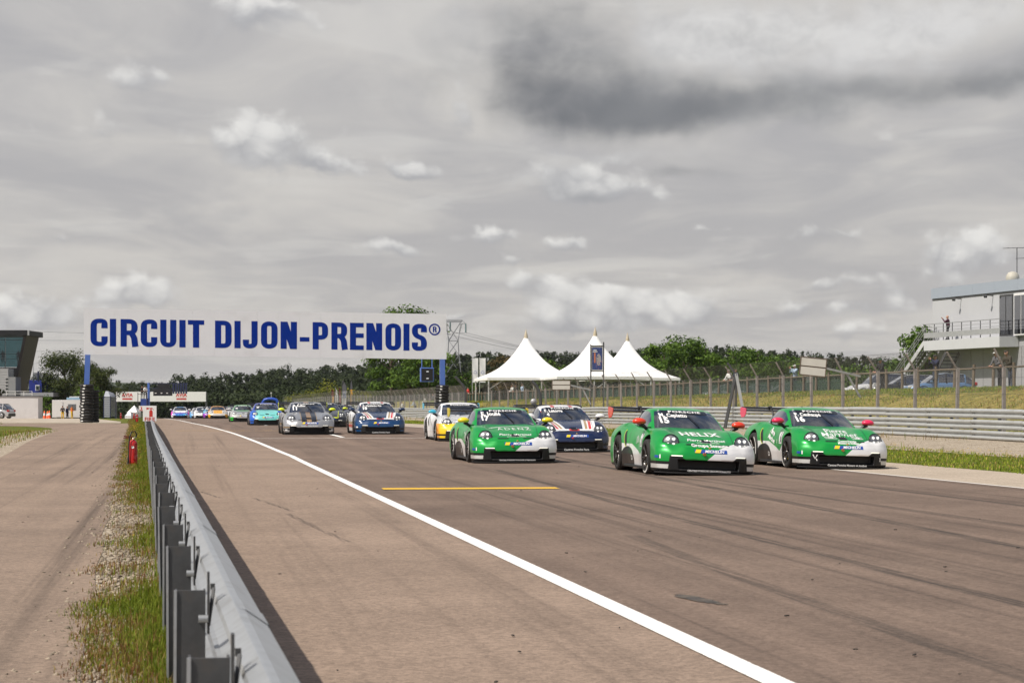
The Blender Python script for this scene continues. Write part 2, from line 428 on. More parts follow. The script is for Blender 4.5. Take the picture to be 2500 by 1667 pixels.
def m_dust():
    m, t, b = newmat('yard dust'); v = t.coord('Object'); n = t.noise(v, .6, 6, .6)
    c = t.mix(n.ss(.3, .7), (.30, .245, .185), (.47, .41, .33)); c = t.scale(c, t.noise(v, 30, 3, .6) * .5 + .75)
    t.link(c, b.inputs['Base Color']); b.inputs['Roughness'].default_value = .95; return m
def m_paint(name, c, thr=.36, soft=.12, dirt=.25):
    m, t, b = newmat(name); v = t.coord('Object'); n = t.noise(v, 9, 6, .7); g = t.noise(v, 80, 2, .6)
    e = t.attr('edge', False)
    col = t.scale(c, g * .25 + .87); col = t.mix(n.ss(.5, .8) * dirt, col, (.28, .23, .19))
    t.link(col, b.inputs['Base Color']); b.inputs['Roughness'].default_value = .7
    tr = t.n('ShaderNodeBsdfTransparent'); mx = t.n('ShaderNodeMixShader'); out = t.nt.nodes['Material Output']
    f = (n * .7 + g * .3 + (1.0 - e) * 1.3 - .16).ss(thr - soft, thr)
    t.link(f, mx.inputs[0]); t.nt.links.new(tr.outputs[0], mx.inputs[1]); t.nt.links.new(b.outputs[0], mx.inputs[2]); t.nt.links.new(mx.outputs[0], out.inputs[0])
    return m

# terrain
cols = np.array([-900, -500, -250, -140, -90, -60, -40, -28, -18, -10, -4, 0, 4, 9, 14, 19, 23, 26] + list(np.arange(27, 40, 1.0)) + [42, 46, 52, 60, 72, 90, 120, 170, 260, 420, 700, 1000, 1400])
def terrain():
    LL, YY = np.meshgrid(cols, YS); wide = np.maximum(1, YY / 900); XX = LL * wide - SLP * YY
    ZZ = gz(XX, YY); la = LA(YY)
    rough = np.where((LL > la + 2) & (LL < la + 11), 1, 0) * (np.random.default_rng(3).random(LL.shape) - .5) * .22
    ZZ = ZZ + rough
    ny, nx = LL.shape; V = np.stack([XX, YY, ZZ], -1).reshape(-1, 3)
    i = np.arange(ny - 1)[:, None] * nx + np.arange(nx - 1)[None]; i = i.ravel()
    me = fast('ground', V, np.stack([i, i + 1, i + nx + 1, i + nx], 1), smooth=True)
    a = me.attributes.new('zone', 'FLOAT_COLOR', 'POINT'); c = np.zeros((len(V), 4), np.float32)
    dry = np.where((LL > la + 1) & (LL < la + 9.2), .42, .0) + np.where(LL < -3, .18, 0)
    lush = np.where((LL > la + 9.2), .6, 0) + np.where((LL > 14) & (LL < 21), .6, 0) + np.where(YY > 330, .8, 0)
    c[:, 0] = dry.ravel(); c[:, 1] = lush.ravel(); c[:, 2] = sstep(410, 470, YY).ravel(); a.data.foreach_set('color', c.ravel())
    return kind(obj('ground', me, m_ground()), 'structure')
terrain()

WL = lambda y: 2.73 + bend(y)                  # the painted line between pit lane and track
BX = lambda y: .303 - .1804 * y                # pit-lane guardrail
TRK = m_asphalt('track asphalt', (.200, .146, .114), (.118, .085, .067), (.240, .174, .135), ((.056, .041, .034), .9),
    [(7.30, .05, .13, 14, 60, .9, 0), (5.35, .012, .10, 11, 40, .85, .0006), (3.95, .02, .10, 9, 20, .6, .002), (8.9, -.01, .10, 20, 70, .7, 0), (10.6, .004, .14, 18, 80, .7, 0), (9.1, .0, .10, 30, 90, .6, 0)])
PIT = m_asphalt('pit lane asphalt', (.300, .224, .172), (.205, .152, .117), None, ((.125, .092, .072), .6),
    [(1.55, -.06, .045, 19, 24, .6, 0), (1.35, -.10, .04, 24.5, 28, .8, 0), (.55, -.12, .035, 28, 30, .8, 0)])
ROAD = m_asphalt('service road asphalt', (.285, .213, .163), (.185, .138, .107), (.31, .232, .175), ((.095, .071, .056), .85))
CONC = m_asphalt('run-off concrete', (.43, .36, .285), (.36, .30, .235), None, ((.30, .24, .19), .4))
sheet('track', Lx(lambda y: WL(y)), Lx(lambda y: 12.95 + bend(y)), -14, 430, .008, TRK, 6)
sheet('pit_lane', lambda y: BX(y) - .18 - max(0, y - 190) * .15, Lx(WL), -14, 430, .008, PIT, 5)
sheet('runoff_pavement', Lx(lambda y: 12.95 + bend(y)), Lx(lambda y: 15.65 + bend(y) * .9), -14, 330, .006, CONC, 3)
GRV = m_gravel(); DUST = m_dust()
sheet('gravel_strip', Lx(lambda y: 20.1 + bend(y) * .9 + .35 * math.sin(y * .31) + .2 * math.sin(y * 1.1)), Lx(lambda y: float(LA(y)) + 1.2), 10, 330, .010, GRV, 3)
STRIP = interp([-14, 9, 20, 55, 107, 146, 200], [-.29, -.30, -.39, -.50, -.64, -1.0, -1.2])
wob = lambda y: .05 * math.sin(y * 1.9) + .04 * math.sin(y * 4.3 + 1)
sheet('service_road', lambda y: interp([-14, 48, 66, 81, 97, 106, 112, 118, 146], [-4.25 + 2.27, -12.06, -15.51, -18.13, -21.82, -25.4, -34, -48, -66])(y) if y > 0 else -4.25 - SLP * y - .4, lambda y: STRIP(y) - .18 * y + wob(y), -14, 128, .010, ROAD, 5)
def m_verge():
    m, t, b = newmat('verge soil'); v = t.coord('Object'); x, y, z = t.sep(v)
    cell = t.voro(v, 24, 1); h = t.voro(v, 24, 0); r, g_, bb = t.sep(cell)
    gr = t.scale(t.mix(r, (.30, .235, .165), (.62, .53, .41)), 1.15 - h * .8); n = t.noise(v, 3.5, 5, .65)
    so = t.mix(t.noise(v, 12, 4, .7), (.085, .058, .034), (.20, .135, .075))
    stony = t.pwl(y, [(-20, .35), (8, .45), (10.5, .30), (14, .28), (16, .95), (25, 1.0), (28, .75), (33, .45), (38, .35), (200, .3)])
    t.link(t.mix((n + stony - .62).ss(-.06, .16), so, gr), b.inputs['Base Color']); b.inputs['Roughness'].default_value = .95; bump(t, b, h, .7, .02); return m
sheet('verge_gravel', lambda y: STRIP(y) - .18 * y + wob(y) - .04, lambda y: BX(y) + .02, -14, 200, .005, m_verge(), 3)
sheet('shoulder_gravel', lambda y: interp([-14, 48, 66, 81, 90], [-.9, -13.6, -16.9, -19.4, -20.4])(y), lambda y: interp([-14, 48, 66, 81, 90], [1.0, -11.8, -15.2, -17.9, -20.0])(y), 5, 90, .005, GRV, 3)
sheet('yard', lambda y: -75 - (y - 128) * .1, lambda y: STRIP(min(y, 200)) - .18 * y - .6 - max(0, y - 150) * .06, 131, 275, .008, DUST, 5)

def ribbon(name, pts, w, zoff, m):
    """painted stripe; attribute edge = 1 at its two borders"""
    P = []; n = 5
    pts = [Vector((p[0], p[1], 0)) for p in pts]; V = []; ed = []
    for i, p in enumerate(pts):
        d = (pts[min(i + 1, len(pts) - 1)] - pts[max(i - 1, 0)]).normalized(); s = Vector((d.y, -d.x, 0))
        for j in range(n):
            q = p + s * (w * (j / (n - 1) - .5)); V.append((q.x, q.y, zc(q.x, q.y) + zoff)); ed.append(abs(j / (n - 1) - .5) * 2)
    i = (np.arange(len(pts) - 1)[:, None] * n + np.arange(n - 1)[None]).ravel()
    me = fast(name, V, np.stack([i, i + 1, i + n + 1, i + n], 1))
    a = me.attributes.new('edge', 'FLOAT', 'POINT'); a.data.foreach_set('value', np.array(ed, np.float32))
    return kind(obj(name, me, m), 'structure')
def zc(x, y):
    i = min(max(np.searchsorted(YS, y), 1), len(YS) - 1); ya, yb = YS[i - 1], YS[i]; w = (y - ya) / (yb - ya)
    return float(gz(x + SLP * (y - ya), ya) * (1 - w) + gz(x - SLP * (yb - y), yb) * w)
WHITE = m_paint('white road paint', (.80, .79, .76)); YEL = m_paint('yellow road paint', (.72, .43, .03), dirt=.15); THIN = m_paint('thin white road paint', (.62, .58, .53), .42, .3, .5)
ribbon('pit_lane_line', [(WL(y) - SLP * y, y) for y in np.concatenate([np.arange(3, 60, 1.0), np.arange(60, 212, 3)])], .15, .014, WHITE)
tv = Vector((-SLP, 1, 0)).normalized(); cv = Vector((tv.y, -tv.x, 0))
def cross(name, y, l0, l1, w, m, sl=.06):
    ribbon(name, [(l - SLP * (y + (l - l0) * sl), y + (l - l0) * sl) for l in np.linspace(l0, l1, 9)], w, .0165, m)
cross('yellow_grid_line', 30.9, 3.05, 5.75, .55, YEL, .12)
cross('white_grid_line', 68.5, 2.35, 12.0, .30, THIN, .16)
cross('yellow_pit_line', 86, -.2, 4.4, .22, YEL, .1)
cross('white_slot_line', 141, 2.2, 11, .3, THIN, .16); cross('white_start_line', 158, 1.4, 11, .4, THIN, .16)
ribbon('white_bay_line', [(5.6 - SLP * y, y) for y in np.arange(70.5, 78.6, 1.0)], .16, .016, WHITE)
ribbon('white_bay_line', [(4.6 - SLP * y, y) for y in np.arange(109, 116, 1.0)], .16, .016, WHITE)
ribbon('track_edge_line', [(12.85 + bend(y) - SLP * y, y) for y in np.arange(4, 212, 2.0)], .12, .014, THIN)
def stain():
    m, t, b = newmat('oil stain'); v = t.coord('Object'); n = t.noise(v, 6, 6, .7)
    t.link(t.mix(n.ss(.4, .6), (.03, .024, .018), (.10, .075, .05)), b.inputs['Base Color']); b.inputs['Roughness'].default_value = .5
    tr = t.n('ShaderNodeBsdfTransparent'); mx = t.n('ShaderNodeMixShader'); x, y, z = t.sep(v)
    r = ((x - 1.21) * (x - 1.21) * 30.0 + (y - 13.4 + (x - 1.21) * 2.2) * (y - 13.4 + (x - 1.21) * 2.2) * 14.0)
    t.link((1.0 - r + (n - .5) * 2.2).ss(.35, .6), mx.inputs[0]); t.nt.links.new(tr.outputs[0], mx.inputs[1]); t.nt.links.new(b.outputs[0], mx.inputs[2]); t.nt.links.new(mx.outputs[0], t.nt.nodes['Material Output'].inputs[0])
    kind(obj('oil_stain', MB().add([(.7, 12.6, .0125), (1.8, 12.6, .0125), (1.8, 14.3, .0125), (.7, 14.3, .0125)], [(0, 1, 2, 3)]), m), 'structure')
stain()
# far hills
def hills():
    xs = np.linspace(-5200, 5200, 90); r = np.random.default_rng(5); V = []; F = []
    h = 52 + 14 * np.sin(xs * .0016 + 1.0) + 9 * np.sin(xs * .0041) + 4 * np.sin(xs * .011)
    for j, (y, k) in enumerate([(3600, 0), (4100, .75), (4600, 1), (5600, 0)]):
        for i, x in enumerate(xs): V.append((x, y, -12 + (h[i] + 12) * k))
    n = len(xs); i = (np.arange(3)[:, None] * n + np.arange(n - 1)[None]).ravel()
    return kind(obj('hills', fast('hills', V, np.stack([i, i + 1, i + n + 1, i + n], 1), smooth=True), mat('far woodland', (.045, .062, .03), .95, 0, .5, .02)), 'structure')
hills()

# ------------------------------------------------------------------ guardrails and fences
GALV = mat('galvanised steel', (.46, .48, .50), .40, .6, .22, 14, grime=((.27, .265, .25), .6))
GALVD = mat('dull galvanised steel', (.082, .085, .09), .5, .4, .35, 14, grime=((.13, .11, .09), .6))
GALVR = mat('weathered guardrail steel', (.46, .475, .47), .5, .4, .16, 3, grime=((.27, .25, .20), .65))
BOLT = mat('dark bolt steel', (.10, .095, .09), .5, .7, .2, 20)
WPROF = [(0, 0), (.018, .004), (.081, .048), (.085, .07), (.081, .092), (.010, .138), (.004, .155), (.010, .172), (.081, .218), (.085, .24), (.081, .262), (.018, .306), (0, .310)]
def wbeam(length, sgn):
    o = [(p[0], p[1]) for p in WPROF]; inn = [(p[0] - .005, p[1]) for p in WPROF][::-1]
    poly = [(sgn * a, b) for a, b in o + inn]; m = MB(); n = len(poly)
    vs = [(a, y, b) for y in (0, length) for a, b in poly]
    m.add(vs, [(i, (i + 1) % n, n + (i + 1) % n, n + i) for i in range(n)], 0, False)
    k = len(o)
    for base in (0, n): m.add([vs[base + i] for i in range(n)], [(i, i + 1, n - 2 - i, n - 1 - i) for i in range(k - 1)])
    # lap joint: a collar strip and its bolts
    vs = [(sgn * (a + .004), y, b) for y in (length - .30, length + .012) for a, b in o]
    m.add(vs, [(i, i + 1, k + i + 1, k + i) for i in range(k - 1)])
    for y in (length - .22, length - .08): m.box((sgn * .014, y, .155), (.02, .032, .032), 1)
    return m
def dirs(x0, y0, x1, y1, z0, z1):
    return (math.atan2(z1 - z0, math.hypot(x1 - x0, y1 - y0)), 0, math.atan2(-(x1 - x0), y1 - y0))
def build_left_rail():
    root = thing('guardrail', 'low galvanised steel guardrail with dark posts running beside the pit lane', 'guardrail', (BX(2), 2, 0))
    me = wbeam(4.0, 1).mesh('rail'); me.materials.append(GALV); me.materials.append(BOLT)
    L = math.hypot(1, .1804); y = 2.0; inv = Vector(root.location)
    while y < 200:
        y1 = y + 4 / L; z0, z1 = zc(BX(y), y), zc(BX(y1), y1)
        for h in (.41, .05):
            instance('rail', me, root, Vector((BX(y) - .04, y, z0 + h)) - inv, dirs(BX(y), y, BX(y1), y1, z0, z1))
        y = y1
    p = MB()
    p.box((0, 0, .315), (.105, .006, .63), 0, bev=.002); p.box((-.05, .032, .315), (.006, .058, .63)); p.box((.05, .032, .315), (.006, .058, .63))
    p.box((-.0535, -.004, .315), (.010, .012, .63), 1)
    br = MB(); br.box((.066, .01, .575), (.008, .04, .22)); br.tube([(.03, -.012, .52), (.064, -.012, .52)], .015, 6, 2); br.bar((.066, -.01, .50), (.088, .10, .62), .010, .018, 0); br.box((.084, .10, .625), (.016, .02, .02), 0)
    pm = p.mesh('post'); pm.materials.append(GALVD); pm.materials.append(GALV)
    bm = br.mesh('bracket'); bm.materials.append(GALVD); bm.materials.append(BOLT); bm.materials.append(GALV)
    rz = math.atan(.1804); y = 3.35; r = random.Random(2)
    while y < 200:
        l = Vector((BX(y) - .135, y, zc(BX(y), y))) - inv; q = (r.uniform(-.02, .02), r.uniform(-.02, .02), rz + r.uniform(-.05, .05))
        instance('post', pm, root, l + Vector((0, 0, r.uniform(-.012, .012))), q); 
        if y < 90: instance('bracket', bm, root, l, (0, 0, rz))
        y += 2 / L
build_left_rail()
def build_right_rail():
    root = thing('guardrail', 'triple height weathered guardrail below the spectator bank', 'guardrail', (float(LA(60)) - SLP * 60, 60, 0)); inv = Vector(root.location)
    me = wbeam(4.0, -1).mesh('rail'); me.materials.append(GALVR); me.materials.append(BOLT)
    pm = MB().box((.05, 0, .5), (.10, .06, 1.0), 0, bev=.004).mesh('post'); pm.materials.append(GALVD)
    y = 36.0; r = random.Random(4)
    X = lambda y: float(LA(y)) - SLP * y
    while y < 425:
        y1 = y + 4 / math.hypot(1, .175)
        z0, z1 = zc(X(y), y), zc(X(y1), y1)
        for h in (.01, .36, .71):
            instance('rail', me, root, Vector((X(y), y, z0 + h + r.uniform(-.008, .008))) - inv, dirs(X(y), y, X(y1), y1, z0, z1))
        for k in (.0, .5):
            yy = y + (y1 - y) * k; instance('post', pm, root, Vector((X(yy) + .03, yy, zc(X(yy), yy))) - inv, (0, 0, .17))
        y = y1
build_right_rail()
def m_chain(name, pitch=.055, wire=.0030, c=(.16, .16, .155), uv=True):
    """chain link wire cloth: diamonds worked out from the panel's own metres (u along, z up)"""
    m, t, b = newmat(name); v = t.coord('Object'); x, y, z = t.sep(v)
    def line(e):
        q = t.math('FRACT', e / pitch); return (q - .5).abs() > (.5 - wire / pitch)
    f = line(y + z) | line(y - z)
    b.inputs['Base Color'].default_value = (*c, 1); b.inputs['Roughness'].default_value = .5; b.inputs['Metallic'].default_value = .0
    tr = t.n('ShaderNodeBsdfTransparent'); mx = t.n('ShaderNodeMixShader')
    t.link(f, mx.inputs[0]); t.nt.links.new(tr.outputs[0], mx.inputs[1]); t.nt.links.new(b.outputs[0], mx.inputs[2]); t.nt.links.new(mx.outputs[0], t.nt.nodes['Material Output'].inputs[0])
    return m
CHAIN = m_chain('chain link'); CHAINF = m_chain('far chain link', .055, .0065, (.22, .22, .215)); CPOST = mat('concrete fence post', (.31, .275, .255), .9, 0, .25, 12, bumps=.4)
ARM = mat('weathered fence arm', (.28, .245, .22), .85, 0, .3, 10)
def build_fence(y0, y1, off, label, bay=4.0, hz=2.42, dark_end=False):
    X = lambda y: float(LA(y)) + off - SLP * y
    root = thing('debris_fence', label, 'fence', (X(y0), y0, zc(X(y0), y0))); inv = Vector(root.location)
    pm = MB().box((0, 0, hz / 2), (.11, .11, hz), 0, bev=.012).mesh('post'); pm.materials.append(CPOST)
    am = MB().bar((0, 0, 0), (-.36, 0, .60), .065, .055).mesh('arm'); am.materials.append(ARM)
    ys = [y0]; 
    while ys[-1] < y1: ys.append(ys[-1] + bay / math.hypot(1, .175))
    r = random.Random(8)
    for a, b in zip(ys, ys[1:]):
        pa = Vector((X(a), a, zc(X(a), a))); pb = Vector((X(b), b, zc(X(b), b))); L = (pb - pa).length
        rot = dirs(pa.x, pa.y, pb.x, pb.y, pa.z, pb.z)
        pn = MB().grid([[(-.075, 0, 0), (-.075, L, 0)], [(-.075, 0, hz), (-.075, L, hz)]], 0, False)
        pn.grid([[(-.076, 0, hz + .001), (-.076, L, hz + .001)], [(-.43, 0, hz + .60), (-.43, L, hz + .60)]], 0, False)
        o = obj('mesh_panel', pn, CHAINF if dark_end else CHAIN, root, pa - inv); o.rotation_euler = rot
        w = MB()
        for z in (.95, 1.5, 2.05, hz): w.tube([(-.08, 0, z), (-.08, L / 2, z - .012), (-.08, L, z)], .007, 4)
        w.tube([(-.43, 0, hz + .60), (-.43, L, hz + .60)], .006, 4)
        o = obj('wire', w, GALVD, root, pa - inv); o.rotation_euler = rot
        instance('post', pm, root, pa - inv + Vector((0, 0, r.uniform(-.05, .03))), (r.uniform(-.012, .012), r.uniform(-.02, .02), .17))
        instance('arm', am, root, pa - inv + Vector((0, 0, hz - .04)), (r.uniform(-.03, .03), r.uniform(-.06, .06), .17))
    if dark_end:
        m = MB().tube([(0, 0, 0), (0, 0, 2.5), (-.15, 0, 2.9), (-.9, 0, 3.75)], .11, 8); o = obj('end_post', m, GALVD, root, (0, -.3, 0)); o.rotation_euler = (0, 0, .17)
build_fence(40.0, 172, 1.05, 'tall chain link fence on concrete posts right behind the triple guardrail')
build_fence(178.5, 425, .2, 'receding chain link fence with a thick dark bent end post', dark_end=True)
LOG = mat('weathered log', (.15, .115, .08), .9, 0, .35, 9, bumps=.5)
NET = None
LOGX = lambda y: float(LA(y)) + 11.2 - SLP * y
def build_log_fence():
    X = LOGX
    root = thing('log_fence', 'wooden post and rail fence along the crest of the spectator bank', 'fence', (X(70), 70, 2)); inv = Vector(root.location)
    pm = MB().tube([(0, 0, -.15), (0, 0, 1.14)], [.075, .07], 9).mesh('post'); pm.materials.append(LOG)
    rm = MB().tube([(0, 0, 0), (.012, 1.15, .01), (0, 2.36, 0)], [.046, .042, .046], 8).mesh('rail'); rm.materials.append(LOG)
    r = random.Random(3); y = 66.0
    m, t, b = newmat('green windbreak net'); v = t.coord('Object'); n = t.noise(v, 3, 5, .6); t.link(t.mix(n, (.008, .030, .018), (.02, .055, .034)), b.inputs['Base Color']); b.inputs['Roughness'].default_value = .9
    tr = t.n('ShaderNodeBsdfTransparent'); mx = t.n('ShaderNodeMixShader'); t.link(n * .4 + .62, mx.inputs[0]); t.nt.links.new(tr.outputs[0], mx.inputs[1]); t.nt.links.new(b.outputs[0], mx.inputs[2]); t.nt.links.new(mx.outputs[0], t.nt.nodes['Material Output'].inputs[0])
    while y < 250:
        y1 = y + 2.3 / math.hypot(1, .175); pa = Vector((X(y), y, zc(X(y), y))); pb = Vector((X(y1), y1, zc(X(y1), y1))); rot = dirs(pa.x, pa.y, pb.x, pb.y, pa.z, pb.z)
        instance('post', pm, root, pa - inv, (r.uniform(-.03, .03), r.uniform(-.04, .04), r.random()))
        instance('rail', rm, root, pa - inv + Vector((-.02, 0, .94 + r.uniform(-.02, .02))), rot)
        if y > 112:
            L = (pb - pa).length; o = obj('net_panel', MB().grid([[(.085, 0, .02), (.085, L, .02)], [(.085, 0, .93), (.085, L, .93)]], 0, False), m, root, pa - inv); o.rotation_euler = rot
        y = y1
build_log_fence()
# ------------------------------------------------------------------ racing cars (car axes: x forward, y to its left, z up, origin on the ground under the front axle)
WB = 2.46
CX = [-3.62, -3.55, -3.4, -3.2, -2.9, -2.5, -2.0, -1.2, -.7, -.45, -.2, 0, .2, .4, .6, .78, .9, .97, 1.03]
CZ = [.62, .78, .85, .885, .90, .90, .88, .86, .85, .835, .80, .765, .725, .68, .622, .56, .503, .455, .38]
FX = [-3.62, -3.5, -3.2, -2.8, -2.45, -2.1, -1.7, -1.2, -.7, -.45, -.2, 0, .2, .4, .55, .68, .8, .9, .97, 1.03]
FZ = [.62, .74, .83, .885, .905, .885, .845, .82, .815, .815, .822, .815, .785, .73, .672, .60, .515, .435, .37, .30]
HX = [-3.65, -3.5, -3.2, -2.8, -2.46, -2.1, -1.75, -1.4, -.9, -.5, -.25, 0, .3, .6, 1.1]
HW = [.84, .88, .935, .965, .97, .955, .905, .880, .885, .925, .958, .965, .955, .935, .91]
def smooth_tab(xs, ys, w=9):
    g = np.arange(-3.9, 1.4, .02); v = np.interp(g, xs, ys); k = np.hanning(w + 2)[1:-1]; k /= k.sum(); h = len(k) // 2
    return g, np.convolve(np.pad(v, h, 'edge'), k, 'valid')
_cz, _fz, _hw = smooth_tab(CX, CZ), smooth_tab(FX, FZ), smooth_tab(HX, HW, 13)
def race_body():
    h = .0185; org = (-3.72, -1.06, .0)
    n = (int(4.84 / h), int(2.12 / h) + 1, int(1.02 / h)); g = [org[i] + h * np.arange(n[i]) for i in range(3)]
    x, y, z = np.meshgrid(*g, indexing='ij'); a = np.abs(y)
    zc_, zf_, hw = np.interp(x, *_cz), np.interp(x, *_fz), np.interp(x, *_hw)
    w = sstep(.40, .66, a); top = zc_ * (1 - w) + zf_ * w
    d = np.maximum(0, a - .71) / .25; top = top - .165 * d * d
    side = hw - .10 * np.clip((z - .50) / .38, 0, 1) ** 2 - .035 * np.clip((.30 - z) / .22, 0, 1)
    xf = 1.0 - .30 * (a / .95) ** 3.4 - .05 * np.clip((.26 - z) / .2, -1, 0) ** 2
    F = smax((z - top) * .86, a - side, .09)
    F = smax(F, (x - xf) * .9, .07); F = smax(F, (-3.60 + .26 * (a / .9) ** 3) - x, .07); F = smax(F, .055 - z, .03)
    for (wx, wz, r) in ((0, .325, .362), (-WB, .345, .378)):
        cyl = np.hypot(x - wx, z - wz) - r; F = np.maximum(F, -np.maximum(cyl, .58 - a))
    # grille mouth, side ducts, cabin, bonnet duct
    F = np.maximum(F, -np.maximum.reduce([a - .56 - .10 * (z - .20), z - .262, .105 - z, .76 - x]))
    F = np.maximum(F, -np.maximum.reduce([a - .60, .40 - z, x + .66, -2.55 - x]))
    F = np.maximum(F, -np.maximum.reduce([a - .10 - .03 * (.5 - x), x - .60, .50 - x, top - .035 - z]))
    V, Q = surface_nets(F.astype(np.float32), org, h)
    return fast('body', V, Q, smooth=True)
GU = [-.42, -.5, -.6, -.72, -.86, -1.0, -1.12, -1.17, -1.3, -1.5, -1.75, -2.0, -2.2, -2.28, -2.45, -2.65, -2.82, -2.9, -3.05, -3.2]
def gh_tab():
    zt = np.interp([-u for u in GU], [.42, .6, .8, 1.0, 1.15, 1.35, 1.6, 1.9, 2.2, 2.5, 2.8, 3.05, 3.2], [.835, .94, 1.045, 1.132, 1.182, 1.216, 1.230, 1.213, 1.16, 1.085, 1.0, .93, .885])
    yr = np.interp([-u for u in GU], [.42, .7, 1.12, 1.5, 2.0, 2.5, 3.2], [.685, .645, .565, .55, .53, .48, .40])
    yb = np.interp([-u for u in GU], [.42, .7, 1.12, 1.5, 2.0, 2.5, 3.2], [.695, .735, .765, .77, .735, .635, .45])
    zb = np.interp([-u for u in GU], [.42, .7, 1.5, 2.2, 3.2], [.835, .835, .845, .885, .87])
    bow = np.interp([-u for u in GU], [.42, 1.12, 1.6, 3.2], [.20, .11, .0, -.05])
    return zt, yr, yb, zb, bow
TOPC = [0, .25, .5, .75, .965, 1.0]; SIDC = [0, .14, .35, .6, .86, 1.0]
def gh_grid(sgn):
    zt, yr, yb, zb, bow = gh_tab(); P = []
    for i, u in enumerate(GU):
        row = []
        for c in TOPC:
            yy = c * yr[i]; row.append((u - bow[i] * c * c, sgn * yy, zt[i] - .042 * c ** 2.5))
        e = row[-1]
        for c in SIDC[1:]:
            b = math.sin(c * math.pi) * .018; zz = e[2] + (min(zb[i], e[2] - .002) - e[2]) * c
            row.append((e[0], sgn * (yr[i] + (yb[i] - yr[i]) * c + b), zz))
        P.append(row)
    return P
def patch(rows, cols, sgn, both=False):
    m = MB()
    for s in ((1, -1) if both else (sgn,)):
        P = gh_grid(s); m.grid([[P[i][j] for j in cols] for i in rows])
    return m
iW = GU.index(-1.12); iH = GU.index(-1.17); iR = GU.index(-2.28); iE = GU.index(-2.82)
def weld(mb, name):
    me = mb.mesh(name); bm = bmesh.new(); bm.from_mesh(me); bmesh.ops.remove_doubles(bm, verts=bm.verts, dist=1e-4); bmesh.ops.recalc_face_normals(bm, faces=bm.faces); bm.to_mesh(me); bm.free()
    me.polygons.foreach_set('use_smooth', [True] * len(me.polygons)); return me
def roof_shell():
    m = MB(); N = len(GU); nt = len(TOPC); ns = len(SIDC) - 1; tot = nt + ns
    for s in (1, -1):
        P = gh_grid(s)
        for i in range(N - 1):
            for j in range(tot - 1):
                glass = (i < iW and j < nt - 2) or (iR <= i < iE and j < nt - 2)
                if j >= nt: pass
                sidewin = (3 <= i < iR) and (nt <= j < tot - 1) and not (i == 3 and j > nt + 9)
                if glass or sidewin: continue
                m.add([P[i][j], P[i][j + 1], P[i + 1][j + 1], P[i + 1][j]], [(0, 1, 2, 3)], 0, True)
    return weld(m, 'roof')
RB = {}
